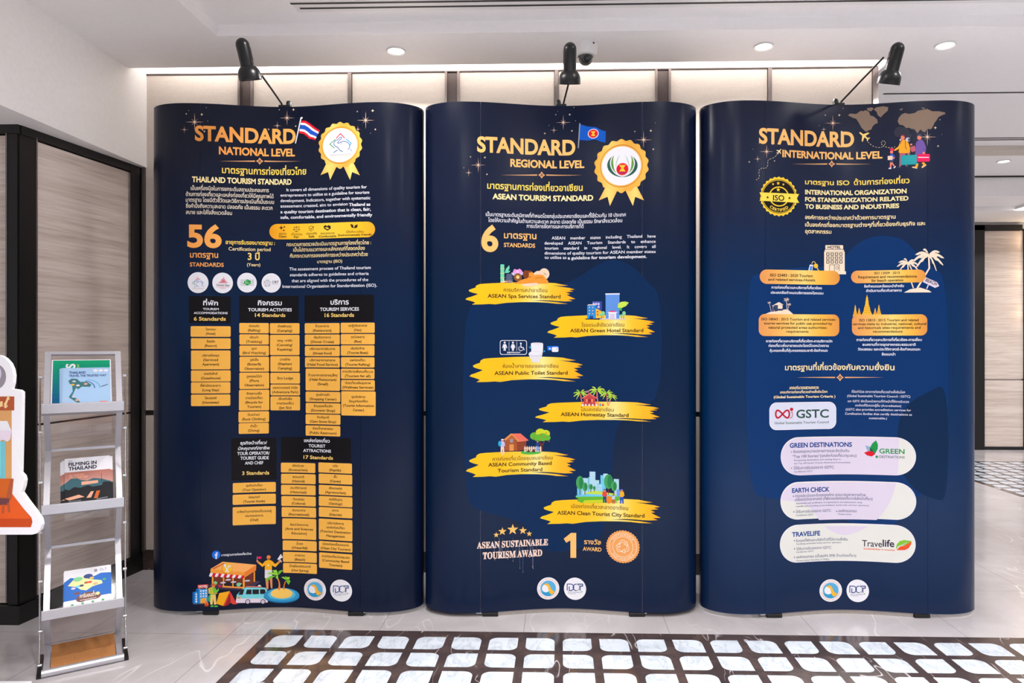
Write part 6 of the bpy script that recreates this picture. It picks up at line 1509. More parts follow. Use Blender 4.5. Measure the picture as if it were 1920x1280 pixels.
('l',2,'headline#0',((1735,20548),(1780,20520)),15,'pale'),
('l',2,'headline#0',((1829,20494),(1887,20470)),15,'pale'),
('l',2,'headline#0',((1945,20453),(2003,20444)),15,'pale'),
('l',2,'headline#0',((2061,20442),(2119,20449)),15,'pale'),
('l',2,'headline#0',((2172,20460),(2218,20478)),15,'pale'),
('l',2,'headline#0',((-2988,20109),(-3007,20070)),15,'pale'),
('l',2,'headline#0',((-3036,20031),(-3082,19991)),15,'pale'),
('l',2,'headline#0',((-3134,19956),(-3195,19928)),15,'pale'),
('l',2,'headline#0',((-3258,19903),(-3324,19883)),15,'pale'),
('l',2,'headline#0',((-3374,19853),(-3401,19806)),15,'pale'),
('l',2,'headline#0',((-3411,19754),(-3398,19691)),15,'pale'),
('l',2,'headline#0',((-3401,19627),(-3427,19563)),15,'pale'),
('l',2,'headline#0',((-3461,19514),(-3505,19488)),15,'pale'),
('l',2,'headline#0',((-3556,19476),(-3616,19487)),15,'pale'),
('l',2,'headline#0',((-3673,19484),(-3725,19457)),15,'pale'),
('l',2,'headline#0',((-3766,19421),(-3792,19370)),15,'pale'),
('l',2,'headline#0',((-3804,19314),(-3797,19251)),15,'pale'),
('l',2,'headline#0',((-3790,19188),(-3785,19125)),15,'pale'),
('l',2,'headline#0',((-3797,19069),(-3836,19023)),15,'pale'),
('l',2,'headline#0',((-3880,18988),(-3931,18970)),15,'pale'),
('p',2,'picture#0',((2400,20205),(2631,20193),(2608,19991),(2492,19972),(2458,19618),(2377,19609)),'dpink'),
('e',2,'picture#0',2389,19571,69,30,'slate2'),
('e',2,'picture#0',2677,19607,65,30,'slate2'),
('l',2,'picture#0',((2631,19673),(2665,19633)),36,'skin2'),
('e',2,'picture#0',2723,20759,97,91,'lil'),
('e',2,'picture#0',2769,20756,51,56,'slate2'),
('e',2,'picture#0',2423,20763,37,41,'lil'),
('p',2,'picture#0',((2423,20687),(2515,20758),(2631,20751),(2746,20593),(2804,20387),(2804,20184),(2700,20151),(2677,20165),(2365,20195),(2354,20284),(2389,20384),(2204,20293),(2169,20345),(2342,20475)),'yor2'),
('l',2,'picture#0',((2619,20726),(2619,20422),(2677,20343)),23,'slate2'),
('l',2,'picture#0',((2458,20710),(2423,20560)),20,'slate2'),
('e',2,'picture#0',2515,20859,78,107,'skin2'),
('p',2,'picture#0',((2428,20915),(2469,20994),(2561,20996),(2596,20931),(2573,20881),(2515,20948)),'wine'),
('e',2,'picture#0',2746,20149,55,51,'skin2'),
('p',2,'picture#0',((2816,20437),(3001,20479),(3036,20249),(2885,20205),(2839,20258)),'dpink'),
('e',2,'picture#0',2850,20537,46,41,'skin2'),
('p',2,'picture#0',((3025,20579),(3118,20701),(3282,20732),(3364,20615),(3447,20385),(3423,20158),(3341,20148),(3317,20073),(3001,20086),(3036,20300)),'viol'),
('l',2,'picture#0',((3341,20363),(3364,20160)),10,'viol2'),
('e',2,'picture#0',3176,20825,89,101,'skin2'),
('p',2,'picture#0',((3076,20880),(3106,20967),(3223,20987),(3277,20909),(3258,20847),(3176,20901)),'slate2'),
('e',2,'picture#0',3353,20148,57,51,'skin2'),
('p',2,'picture#0',((3059,19717),(3141,19708),(3118,19588),(3090,19488),(2885,19547),(2908,19576),(3013,19579)),'yor2'),
('p',2,'picture#0',((3270,19721),(3353,19756),(3459,19639),(3294,19500),(3258,19532),(3329,19643)),'yor2'),
('l',2,'picture#0',((2885,19547),(3090,19488)),23,'white'),
('l',2,'picture#0',((3287,19506),(3459,19626)),23,'white'),
('r',2,'picture#0',3071,19770,3602,20099,56,'red2'),
('l',2,'picture#0',((3129,19967),(3561,19947)),35,'white'),
('r',2,'picture#0',2430,19660,3076,20086,41,'teal'),
('l',2,'picture#0',((2458,20042),(3048,20021)),13,'teal2'),
('l',2,'picture#0',((2458,19981),(3048,19960)),13,'teal2'),
('l',2,'picture#0',((2458,19920),(3048,19899)),13,'teal2'),
('l',2,'picture#0',((2458,19859),(3048,19839)),13,'teal2'),
('l',2,'picture#0',((2458,19798),(3048,19778)),13,'teal2'),
('l',2,'picture#0',((2458,19737),(3048,19717)),13,'teal2'),
('l',2,'picture#0',((2654,20103),(2665,20153),(2804,20151),(2820,20102)),20,'slate2'),
('p',2,'picture#0',((2012,19819),(2100,19815),(2204,19644),(2158,19628),(2077,19740),(2065,19562),(2012,19565)),'skin2'),
('p',2,'picture#0',((1996,19922),(2158,19901),(2142,19800),(2012,19794)),'slate2'),
('p',2,'picture#0',((2012,20151),(2123,20183),(2193,20090),(2188,19975),(2146,19889),(2012,19921)),'blue'),
('r',2,'picture#0',1920,19908,2112,20087,10,'skinl'),
('e',2,'picture#0',2077,20254,65,71,'skin2'),
('p',2,'picture#0',((1996,20355),(2042,20416),(2146,20410),(2174,20299),(2077,20313)),'red2'),
('e',2,'picture#0',2012,19544,60,31,'white'),
('p',2,'picture#0',((2146,19570),(2227,19643),(2243,19604),(2169,19531)),'white'),
('e',2,'picture#0',2158,19990,37,41,'skin2'),
('q',2,'certified_seal#0',-2895,18279,841,26,0.03,'sealy'),
('e',2,'certified_seal#0',-2895,18279,786,740,'blk'),
('e',2,'certified_seal#0',-2895,18279,759,715,'sealy'),
('e',2,'certified_seal#0',-2895,18279,738,694,'blk'),
('e',2,'certified_seal#0',-2895,18279,463,436,'sealy'),
('e',2,'certified_seal#0',-2895,18279,409,385,'blk'),
('p',2,'certified_seal#0',((-3782,18431),(-1956,18420),(-2066,18227),(-1956,18038),(-3782,18068),(-3668,18257)),'sealy2'),
('t',2,'certified_seal#0','ISO',-3173,18101,-2651,338,'blk',2,0),
('s',2,'certified_seal#0',-3417,18222,71,30,5,90,'blk'),
('s',2,'certified_seal#0',-2411,18227,71,30,5,90,'blk'),
('s',2,'certified_seal#0',-3168,18806,61,26,5,90,'sealy'),
('s',2,'certified_seal#0',-2932,18850,86,36,5,90,'sealy'),
('s',2,'certified_seal#0',-2695,18809,61,26,5,90,'sealy'),
('s',2,'certified_seal#0',-2932,18571,101,43,5,90,'sealy'),
('a',2,'certified_seal#0','CERTIFIED',-2895,18279,649,270,88,176,'sealy2',1,2),
('t',2,'headline#1','มาตรฐาน ISO',-1664,18871,348,290,'yel',2,0),
('t',2,'headline#2','ด้านการท่องเที่ยว',538,18870,2786,334,'yel',2,0),
('t',2,'headline#3','INTERNATIONAL ORGANIZATION',-1669,18436,2670,275,'pale',3,0),
('t',2,'headline#3','FOR STANDARDIZATION RELATED',-1669,18124,2744,260,'pale',3,0),
('t',2,'headline#3','TO BUSINESS AND INDUSTRIES',-1669,17810,2375,268,'pale',3,0),
('t',2,'paragraph#0','องค์การระหว่างประเทศว่าด้วยการมาตรฐาน',-1669,17349,2232,233,'pale2',2,0),
('t',2,'paragraph#0','เป็นองค์กรที่ออกมาตรฐานต่างๆที่เกี่ยวข้องกับธุรกิจ และ',-1669,17026,3417,233,'pale2',2,0),
('t',2,'paragraph#0','อุตสาหกรรม',-1669,16734,-451,233,'pale2',2,0),
('r',2,'picture#1',-724,16046,74,16227,39,'bei'),
('r',2,'picture#1',-749,15958,108,16026,10,'bei'),
('r',2,'picture#1',-780,15068,142,15948,10,'bei'),
('r',2,'picture#1',-816,14945,196,15077,10,'bei'),
('t',2,'picture#1','HOTEL',-622,16076,-23,170,'ink',3,0),
('r',2,'picture#1',-683,15761,-536,15898,5,'ink'),
('r',2,'picture#1',-653,15791,-566,15869,5,'bei'),
('r',2,'picture#1',-486,15763,-340,15900,5,'ink'),
('r',2,'picture#1',-455,15793,-370,15871,5,'bei'),
('r',2,'picture#1',-290,15764,-146,15901,5,'ink'),
('r',2,'picture#1',-260,15794,-176,15872,5,'bei'),
('r',2,'picture#1',-97,15765,45,15902,5,'ink'),
('r',2,'picture#1',-68,15794,16,15873,5,'bei'),
('r',2,'picture#1',-683,15590,-536,15727,5,'ink'),
('r',2,'picture#1',-653,15620,-566,15698,5,'bei'),
('r',2,'picture#1',-486,15592,-340,15729,5,'ink'),
('r',2,'picture#1',-455,15622,-370,15700,5,'bei'),
('r',2,'picture#1',-290,15593,-146,15730,5,'ink'),
('r',2,'picture#1',-260,15623,-176,15701,5,'bei'),
('r',2,'picture#1',-97,15594,45,15731,5,'ink'),
('r',2,'picture#1',-68,15623,16,15701,5,'bei'),
('r',2,'picture#1',-683,15419,-536,15556,5,'ink'),
('r',2,'picture#1',-653,15449,-566,15527,5,'bei'),
('r',2,'picture#1',-486,15421,-340,15558,5,'ink'),
('r',2,'picture#1',-455,15450,-370,15529,5,'bei'),
('r',2,'picture#1',-290,15422,-146,15559,5,'ink'),
('r',2,'picture#1',-260,15451,-176,15530,5,'bei'),
('r',2,'picture#1',-97,15422,45,15559,5,'ink'),
('r',2,'picture#1',-68,15452,16,15530,5,'bei'),
('l',2,'picture#1',((-536,15092),(-536,15361),(-102,15364),(-102,15095)),20,'ink'),
('l',2,'picture#1',((-320,15363),(-320,15094)),20,'ink'),
('e',2,'picture#1',-201,15231,69,68,'ink'),
('e',2,'picture#1',-201,15231,50,49,'bei'),
('l',2,'picture#2',((-1359,15388),(-1322,15472),(-1255,15497),(-1192,15450),(-1187,15362)),24,'gold3'),
('p',2,'picture#2',((-1448,15357),(-1291,15351),(-1343,15008),(-1531,15044)),'white'),
('p',2,'picture#2',((-1427,15299),(-1322,15291),(-1364,15096),(-1469,15113)),'cy3'),
('e',2,'picture#2',-1166,15304,104,98,'yel3'),
('l',2,'picture#2',((-1135,15256),(-1011,15053)),44,'yel3'),
('l',2,'picture#3',((3556,15737),(3582,15160),(3094,14299)),68,'bei'),
('p',2,'picture#3',((3556,15747),(3468,15728),(3381,15683),(3294,15607),(3207,15500),(3121,15363),(3034,15200),(3060,15186),(3146,15274),(3233,15408),(3320,15450),(3407,15588),(3495,15632),(3583,15727)),'bei'),
('p',2,'picture#3',((3556,15747),(3449,15778),(3342,15781),(3236,15755),(3131,15698),(3025,15610),(2921,15496),(2952,15483),(3057,15521),(3162,15605),(3268,15598),(3374,15686),(3481,15681),(3589,15727)),'bei'),
('p',2,'picture#3',((3556,15747),(3463,15820),(3371,15866),(3279,15883),(3187,15868),(3096,15823),(3005,15751),(3032,15738),(3123,15734),(3215,15775),(3306,15725),(3399,15771),(3491,15724),(3584,15727)),'bei'),
('p',2,'picture#3',((3556,15747),(3516,15856),(3476,15938),(3436,15989),(3396,16010),(3356,16000),(3316,15964),(3328,15951),(3368,15912),(3408,15918),(3448,15832),(3488,15843),(3528,15759),(3568,15727)),'bei'),
('p',2,'picture#3',((3556,15747),(3632,15835),(3709,15897),(3786,15928),(3864,15929),(3941,15899),(4020,15843),(3996,15830),(3918,15811),(3840,15837),(3763,15772),(3686,15803),(3610,15740),(3533,15728)),'bei'),
('p',2,'picture#3',((3556,15747),(3662,15792),(3768,15811),(3875,15800),(3983,15757),(4092,15685),(4202,15587),(4169,15574),(4059,15597),(3951,15666),(3843,15643),(3736,15717),(3630,15697),(3525,15728)),'bei'),
('p',2,'picture#3',((3556,15747),(3656,15743),(3757,15712),(3858,15651),(3961,15559),(4064,15437),(4167,15289),(4136,15276),(4033,15349),(3930,15467),(3828,15494),(3727,15618),(3626,15647),(3526,15728)),'bei'),
('p',2,'picture#3',((3556,15747),(3610,15701),(3664,15629),(3718,15526),(3773,15392),(3828,15229),(3882,15039),(3866,15026),(3811,15141),(3757,15301),(3702,15370),(3648,15535),(3594,15605),(3540,15728)),'bei'),
('l',2,'picture#3',((2718,15415),(2735,14971),(2938,14301)),48,'bei'),
('p',2,'picture#3',((2718,15422),(2658,15410),(2598,15378),(2538,15324),(2478,15249),(2418,15152),(2358,15037),(2376,15027),(2436,15090),(2496,15184),(2556,15213),(2616,15310),(2676,15341),(2736,15408)),'bei'),
('p',2,'picture#3',((2718,15422),(2644,15444),(2571,15448),(2498,15429),(2425,15389),(2352,15327),(2278,15247),(2300,15237),(2373,15264),(2447,15324),(2520,15318),(2593,15380),(2666,15376),(2740,15408)),'bei'),
('p',2,'picture#3',((2718,15422),(2654,15474),(2591,15508),(2527,15519),(2464,15509),(2401,15478),(2337,15427),(2356,15418),(2420,15415),(2483,15444),(2546,15408),(2610,15440),(2673,15406),(2737,15408)),'bei'),
('p',2,'picture#3',((2718,15422),(2690,15499),(2663,15558),(2635,15594),(2608,15609),(2580,15602),(2553,15577),(2561,15568),(2589,15540),(2616,15544),(2644,15483),(2671,15490),(2698,15431),(2726,15408)),'bei'),
('p',2,'picture#3',((2718,15422),(2770,15484),(2822,15527),(2874,15549),(2926,15549),(2978,15527),(3030,15487),(3014,15478),(2962,15465),(2910,15484),(2858,15439),(2806,15461),(2754,15417),(2702,15409)),'bei'),
('p',2,'picture#3',((2718,15422),(2790,15454),(2861,15466),(2934,15457),(3006,15427),(3078,15375),(3151,15304),(3129,15295),(3056,15313),(2984,15362),(2912,15347),(2840,15400),(2768,15386),(2696,15409)),'bei'),
('p',2,'picture#3',((2718,15422),(2786,15419),(2854,15396),(2922,15352),(2991,15286),(3059,15199),(3128,15094),(3107,15085),(3039,15138),(2970,15222),(2902,15242),(2834,15330),(2765,15351),(2697,15409)),'bei'),
('p',2,'picture#3',((2718,15422),(2754,15390),(2791,15338),(2828,15265),(2865,15170),(2901,15054),(2938,14920),(2927,14911),(2890,14992),(2854,15106),(2817,15155),(2780,15272),(2743,15322),(2707,15409)),'bei'),
('p',2,'picture#3',((2564,14113),(2806,14255),(3205,14322),(3565,14198),(3675,14110)),'bei'),
('p',2,'picture#3',((3384,14787),(3910,14541),(3990,14378),(3818,14302),(3317,14561)),'lil2'),
('l',2,'picture#3',((3543,14438),(3475,14271)),43,'lil2'),
('t2',2,'picture#3','BEACH',3402,14603,3859,14398,195,'ink',2),
('p',2,'picture#4',((-3554,13159),(-3304,13261),(-3050,13287),(-2639,13378),(-2484,13379),(-2249,13197),(-2249,13168)),'bei'),
('p',2,'picture#4',((-3152,13566),(-2897,13698),(-2681,13580)),'bei'),
('r',2,'picture#4',-3076,13394,-2732,13568,5,'bei'),
('p',2,'picture#4',((-3076,13566),(-2948,13568),(-2948,13394),(-3076,13393)),'slate2'),
('r',2,'picture#4',-3127,13327,-2717,13409,5,'slate2'),
('l',2,'picture#4',((-3101,13335),(-3152,13180)),24,'bei'),
('l',2,'picture#4',((-2753,13338),(-2712,13184)),24,'bei'),
('l',2,'picture#4',((-2923,13336),(-2923,13182)),19,'bei'),
('l',2,'picture#4',((-2546,13799),(-2525,13379)),23,'bei'),
('p',2,'picture#4',((-2546,13799),(-2619,13795),(-2692,13758),(-2619,13764)),'bei'),
('p',2,'picture#4',((-2546,13799),(-2613,13856),(-2681,13855),(-2613,13813)),'bei'),
('p',2,'picture#4',((-2546,13799),(-2560,13892),(-2573,13913),(-2560,13842)),'bei'),
('p',2,'picture#4',((-2546,13799),(-2507,13884),(-2468,13901),(-2507,13835)),'bei'),
('p',2,'picture#4',((-2546,13799),(-2473,13847),(-2399,13841),(-2473,13805)),'bei'),
('p',2,'picture#4',((-2546,13799),(-2479,13786),(-2411,13743),(-2479,13757)),'bei'),
('p',2,'picture#4',((-2546,13799),(-2585,13758),(-2624,13698),(-2585,13734)),'bei'),
('l',2,'picture#4',((-3344,13660),(-3243,13261)),14,'bei'),
('p',2,'picture#4',((-3344,13660),(-3386,13658),(-3429,13636),(-3386,13640)),'bei'),
('p',2,'picture#4',((-3344,13660),(-3383,13695),(-3422,13694),(-3383,13669)),'bei'),
('p',2,'picture#4',((-3344,13660),(-3352,13716),(-3360,13729),(-3352,13686)),'bei'),
('p',2,'picture#4',((-3344,13660),(-3321,13711),(-3299,13721),(-3321,13682)),'bei'),
('p',2,'picture#4',((-3344,13660),(-3301,13689),(-3259,13685),(-3301,13664)),'bei'),
('p',2,'picture#4',((-3344,13660),(-3305,13652),(-3265,13626),(-3305,13635)),'bei'),
('p',2,'picture#4',((-3344,13660),(-3367,13636),(-3389,13600),(-3367,13622)),'bei'),
('l',2,'picture#4',((-3162,13527),(-3193,13180)),11,'bei'),
('p',2,'picture#4',((-3162,13527),(-3195,13525),(-3229,13508),(-3195,13511)),'bei'),
('p',2,'picture#4',((-3162,13527),(-3193,13554),(-3224,13554),(-3193,13534)),'bei'),
('p',2,'picture#4',((-3162,13527),(-3168,13570),(-3174,13580),(-3168,13547)),'bei'),
('p',2,'picture#4',((-3162,13527),(-3144,13567),(-3127,13574),(-3144,13544)),'bei'),
('p',2,'picture#4',((-3162,13527),(-3129,13549),(-3095,13546),(-3129,13530)),'bei'),
('p',2,'picture#4',((-3162,13527),(-3131,13521),(-3101,13501),(-3131,13507)),'bei'),
('p',2,'picture#4',((-3162,13527),(-3180,13508),(-3198,13480),(-3180,13497)),'bei'),
('l',2,'picture#4',((-2421,13593),(-2484,13379)),15,'bei'),
('p',2,'picture#4',((-2421,13593),(-2470,13590),(-2519,13565),(-2470,13569)),'bei'),
('p',2,'picture#4',((-2421,13593),(-2466,13631),(-2511,13630),(-2466,13602)),'bei'),
('p',2,'picture#4',((-2421,13593),(-2430,13655),(-2439,13669),(-2430,13621)),'bei'),
('p',2,'picture#4',((-2421,13593),(-2395,13649),(-2369,13660),(-2395,13617)),'bei'),
('p',2,'picture#4',((-2421,13593),(-2372,13624),(-2323,13620),(-2372,13597)),'bei'),
('p',2,'picture#4',((-2421,13593),(-2376,13584),(-2331,13555),(-2376,13564)),'bei'),
('p',2,'picture#4',((-2421,13593),(-2447,13565),(-2473,13525),(-2447,13549)),'bei'),
('p',2,'picture#5',((881,13160),(881,13212),(912,13220),(912,13281),(939,13290),(960,13420),(984,13524),(1001,13541),(1001,13593),(1018,13611),(1026,13750),(1046,13836),(1046,13906),(1071,13958),(1081,14027),(1094,14027),(1104,13957),(1129,13905),(1129,13835),(1149,13748),(1157,13609),(1174,13592),(1174,13540),(1190,13522),(1215,13418),(1235,13288),(1262,13279),(1262,13218),(1292,13209),(1292,13157)),'tmpl'),
('l',2,'picture#5',((958,13246),(1217,13244)),15,'ora4'),
('l',2,'picture#5',((972,13333),(1202,13331)),15,'ora4'),
('l',2,'picture#5',((987,13420),(1188,13418)),15,'ora4'),
('l',2,'picture#5',((1001,13507),(1174,13505)),15,'ora4'),
('p',2,'picture#6',((483,13088),(483,13119),(500,13124),(500,13161),(515,13166),(526,13243),(539,13305),(549,13316),(549,13347),(558,13357),(562,13440),(573,13492),(573,13533),(587,13564),(593,13606),(599,13606),(605,13564),(619,13533),(619,13492),(630,13440),(634,13357),(643,13347),(643,13315),(652,13305),(666,13243),(677,13165),(692,13160),(692,13124),(709,13118),(709,13087)),'tmpl'),
('l',2,'picture#6',((525,13140),(667,13139)),15,'ora4'),
('l',2,'picture#6',((533,13192),(659,13191)),15,'ora4'),
('l',2,'picture#6',((541,13243),(651,13243)),15,'ora4'),
('l',2,'picture#6',((549,13295),(643,13295)),15,'ora4'),
('p',2,'picture#7',((1463,13146),(1463,13173),(1480,13178),(1480,13210),(1494,13214),(1504,13283),(1517,13338),(1526,13347),(1526,13374),(1534,13383),(1539,13457),(1549,13502),(1549,13539),(1562,13566),(1568,13603),(1574,13603),(1579,13566),(1592,13538),(1592,13502),(1603,13456),(1607,13383),(1616,13373),(1616,13346),(1624,13337),(1637,13282),(1648,13213),(1662,13208),(1662,13176),(1678,13172),(1678,13144)),'tmpl'),
('l',2,'picture#7',((1503,13191),(1638,13190)),15,'ora4'),
('l',2,'picture#7',((1511,13237),(1631,13236)),15,'ora4'),
('l',2,'picture#7',((1518,13283),(1623,13282)),15,'ora4'),
('l',2,'picture#7',((1526,13329),(1616,13328)),15,'ora4'),
('p',2,'picture#6',((676,13161),(676,13179),(689,13182),(689,13203),(700,13206),(708,13251),(718,13288),(725,13294),(725,13312),(731,13318),(735,13366),(743,13397),(743,13421),(753,13439),(757,13463),(763,13463),(767,13439),(777,13421),(777,13396),(785,13366),(788,13318),(795,13312),(795,13293),(802,13287),(812,13251),(820,13205),(831,13202),(831,13181),(844,13178),(844,13160)),'tmpl'),
('l',2,'picture#6',((707,13191),(813,13190)),15,'ora4'),
('l',2,'picture#6',((713,13221),(807,13221)),15,'ora4'),
('l',2,'picture#6',((719,13251),(801,13251)),15,'ora4'),
('l',2,'picture#6',((725,13282),(795,13281)),15,'ora4'),
('p',2,'picture#7',((1337,13157),(1337,13175),(1350,13178),(1350,13199),(1360,13202),(1368,13247),(1378,13283),(1384,13289),(1384,13307),(1391,13313),(1394,13362),(1402,13392),(1402,13416),(1412,13434),(1416,13458),(1421,13458),(1425,13434),(1435,13416),(1435,13392),(1443,13361),(1446,13313),(1452,13307),(1452,13289),(1459,13283),(1469,13246),(1477,13201),(1487,13198),(1487,13177),(1499,13174),(1499,13155)),'tmpl'),
('l',2,'picture#7',((1367,13187),(1469,13186)),15,'ora4'),
('l',2,'picture#7',((1373,13217),(1464,13216)),15,'ora4'),
('l',2,'picture#7',((1379,13247),(1458,13246)),15,'ora4'),
('l',2,'picture#7',((1384,13277),(1452,13277)),15,'ora4'),
('r',2,'info_card#0',-3767,14479,-73,15100,311,'pillo'),
('t',2,'info_card#0','ISO 22483 : 2020 Tourism',-3304,14806,-1317,168,'ink',2,0),
('t',2,'info_card#0','and related services-Hotels',-3394,14622,-1203,161,'ink',2,0),
('t',2,'paragraph#1','การท่องเที่ยวและบริการที่เกี่ยวข้อง',-3238,14281,-882,150,'wt',2,0),
('t',2,'paragraph#1','ประเภทข้อกำหนดบริการของโรงแรม',-3268,14058,-816,150,'wt',2,0),
('r',2,'info_card#1',411,14548,3429,15101,277,'pillo'),
('t',2,'info_card#1','ISO 13009 : 2015',1378,14929,2401,148,'ink',2,0),
('t',2,'info_card#1','Requirement and recommendations',713,14763,3071,162,'ink',2,0),
('t',2,'info_card#1','for beach operation',1261,14604,2533,162,'ink',2,0),
('t',2,'paragraph#2','ข้อกำหนดและข้อแนะนำสำหรับ',968,14358,2564,150,'wt',2,0),
('t',2,'paragraph#2','ดำเนินงานเกี่ยวกับชายหาด',1051,14164,2476,150,'wt',2,0),
('r',2,'info_card#2',-3811,12219,-97,13174,267,'pillo'),
('t',2,'info_card#2','ISO 18065 : 2015 Tourism and related services-',-3693,12903,-245,155,'ink',2,0),
('t',2,'info_card#2','tourist services for public use provided by',-3579,12724,-410,155,'ink',2,0),
('t',2,'info_card#2','natural protected areas authorities-',-3374,12544,-627,155,'ink',2,0),
('t',2,'info_card#2','requirements',-2556,12374,-1510,148,'ink',2,0),
('t',2,'paragraph#3','การท่องเที่ยวและบริการที่เกี่ยวข้อง-การบริการนัก',-3484,11952,-410,150,'wt',2,0),
('t',2,'paragraph#3','ท่องเที่ยวเพื่อสาธารณประโยชน์โดยหน่วยงาน',-3369,11753,-571,150,'wt',2,0),
('t',2,'paragraph#3','คุ้มครองพื้นที่คุ้มครองธรรมชาติ-ข้อกำหนด',-3319,11540,-622,150,'wt',2,0),
('r',2,'info_card#3',454,12243,3497,13165,267,'pillo'),
('t',2,'info_card#3','ISO 13810 : 2015 Tourism and related',765,12869,3151,155,'ink',2,0),
('t',2,'info_card#3','services-visits to industrial, national, cultural',492,12704,3461,155,'ink',2,0),
('t',2,'info_card#3','and historicals sites-requirements and',709,12539,3227,155,'ink',2,0),
('t',2,'info_card#3','recommendations',1328,12375,2507,155,'ink',2,0),
('t',2,'paragraph#4','การท่องเที่ยวและบริการที่เกี่ยวข้อง-การเยี่ยม',648,12011,3281,150,'wt',2,0),
('t',2,'paragraph#4','ชมสถานที่ทางอุตสาหกรรมธรรมชาติ',899,11802,3027,150,'wt',2,0),
('t',2,'paragraph#4','วัฒนธรรม และประวัติศาสตร์-ข้อกำหนดและ',704,11598,3218,150,'wt',2,0),
('t',2,'paragraph#4','ข้อแนะนำ',1682,11380,2226,150,'wt',2,0),
('t',2,'headline#4','มาตรฐานที่เกี่ยวข้องกับความยั่งยืน',-2608,10737,2190,338,'pale2',2,0),
('p',2,'headline#4',((-2066,10417),(-284,10434),(-284,10377)),'orn'),
('p',2,'headline#4',((1763,10415),(153,10434),(153,10377)),'orn'),
('s',2,'headline#4',-64,10406,167,92,4,90,'orn'),
('s',2,'headline#4',-64,10406,84,47,4,90,'navy'),
('e',2,'headline#4',-64,10406,22,22,'orn'),
('t',2,'paragraph#5','เกณฑ์มาตรฐานกลาง',-2395,9933,-1032,143,'pale2',2,0),
('l',2,'paragraph#5',((-2419,9915),(-1022,9917)),13,'pale2'),
('t',2,'paragraph#5','เกณฑ์การท่องเที่ยวอย่างยั่งยืนโลก',-2838,9733,-630,143,'pale2',2,0),
('t',2,'paragraph#5','(Global Sustainable Tourism Criteria )',-3137,9525,-269,152,'pale2',2,0),
('t',2,'paragraph#6','ที่จัดทำโดย สภาการท่องเที่ยวอย่างยั่งยืนโลก',445,9732,2607,143,'wt2',1,0),
('t',2,'paragraph#6','(Global Sustainable Tourism Council : GSTC)',251,9549,2813,140,'wt2',1,0),
('t',2,'paragraph#6','และ GSTC ยังเป็นหน่วยงานที่ทำหน้าที่ให้การรับรอง',273,9321,2761,133,'wt2',1,0),
('t',2,'paragraph#6','องค์กรที่รับรองผู้อื่น (Accreditation)',594,9136,2457,133,'wt2',1,0),
('t',2,'paragraph#6','(GSTC also provides accreditation services for',186,8954,2845,140,'wt2',1,0),
('t',2,'paragraph#6','Certification Bodies that certify destinations as',156,8766,2880,140,'wt2',1,0),
('t',2,'paragraph#6','sustainable.)',1165,8586,1894,127,'wt2',1,0),
('r',2,'info_card#4',-3332,8141,-233,9338,328,'white'),
('r',2,'info_card#4',-3305,8167,-260,9311,306,'wcard'),
('l',2,'logo#0',((-2414,8826),(-2422,8754),(-2445,8697),(-2483,8666),(-2534,8667),(-2594,8700),(-2661,8759),(-2731,8832),(-2801,8905),(-2868,8964),(-2927,8996),(-2977,8997),(-3014,8966),(-3037,8909),(-3045,8837),(-3037,8766),(-3014,8708),(-2977,8675),(-2927,8675),(-2868,8705),(-2801,8762),(-2731,8832),(-2661,8902),(-2594,8959),(-2534,8990),(-2483,8989),(-2445,8956),(-2422,8898),(-2414,8826)),74,'gred'),
('e',2,'logo#1',-2311,9029,80,74,'gred'),
('e',2,'logo#2',-2292,8898,33,31,'gred'),
('e',2,'logo#3',-2264,8819,28,26,'gred'),
('e',2,'logo#4',-2273,8740,28,26,'gred'),
('e',2,'logo#5',-2315,8676,28,26,'gred'),
('e',2,'logo#5',-2372,8647,23,22,'gred'),
('e',2,'logo#6',-2254,8614,14,13,'gred'),
('t',2,'logo#7','GSTC',-2089,8650,-571,509,'dkg',2,0),
('t',2,'logo#8','Global Sustainable Tourism Council',-3100,8398,-571,146,'dkg',1,0),
('r',2,'info_card#5',-2815,6152,3044,7811,841,'white'),
('r',2,'info_card#5',-2792,6173,3024,7788,819,'cardc'),
('p',2,'info_card#5',((-2626,6497),(-2697,6607),(-2749,6726),(-2781,6851),(-2792,6977),(-2781,7104),(-2749,7226),(-2697,7342),(-2626,7448),(-2538,7542),(-2434,7622),(-2317,7685),(-2191,7731),(-2057,7757),(-1920,7763),(2287,7773),(2364,7768),(2364,7503),(2356,6905),(2339,6471),(2313,6203),(2305,6153),(2287,6151),(-1920,6137),(-2057,6152),(-2191,6187),(-2317,6240),(-2434,6311),(-2538,6397)),'lilac'),
('r',2,'info_card#6',-2826,4217,3052,5854,830,'white'),
('r',2,'info_card#6',-2800,4241,3030,5829,805,'cardc'),
('p',2,'info_card#6',((-2790,5154),(-2759,5274),(-2708,5387),(-2638,5491),(-2551,5582),(-2449,5660),(-2335,5720),(-2210,5763),(-2079,5787),(-1944,5792),(2249,5804),(2228,5695),(2170,5456),(2102,5226),(2020,5010),(1924,4808),(1815,4619),(1693,4444),(1579,4295),(1476,4172),(-1017,4154),(-1081,4239),(-1162,4352),(-1250,4478),(-1340,4588),(-1434,4683),(-1531,4761),(-1632,4824),(-1739,4878),(-1852,4924),(-1972,4961),(-2097,4990),(-2226,5016),(-2358,5040),(-2492,5060),(-2629,5078),(-2795,5091)),'lilac'),
('r',2,'info_card#7',-2852,2337,3030,3988,837,'white'),
('r',2,'info_card#7',-2826,2360,3008,3963,812,'cardc'),
('p',2,'info_card#7',((1128,3876),(1089,3849),(972,3774),(845,3700),(716,3634),(587,3578),(456,3532),(324,3494),(195,3475),(66,3475),(-60,3492),(-184,3528),(-303,3573),(-417,3628),(-526,3691),(-629,3764),(-722,3837),(-753,3864)),'lilac'),
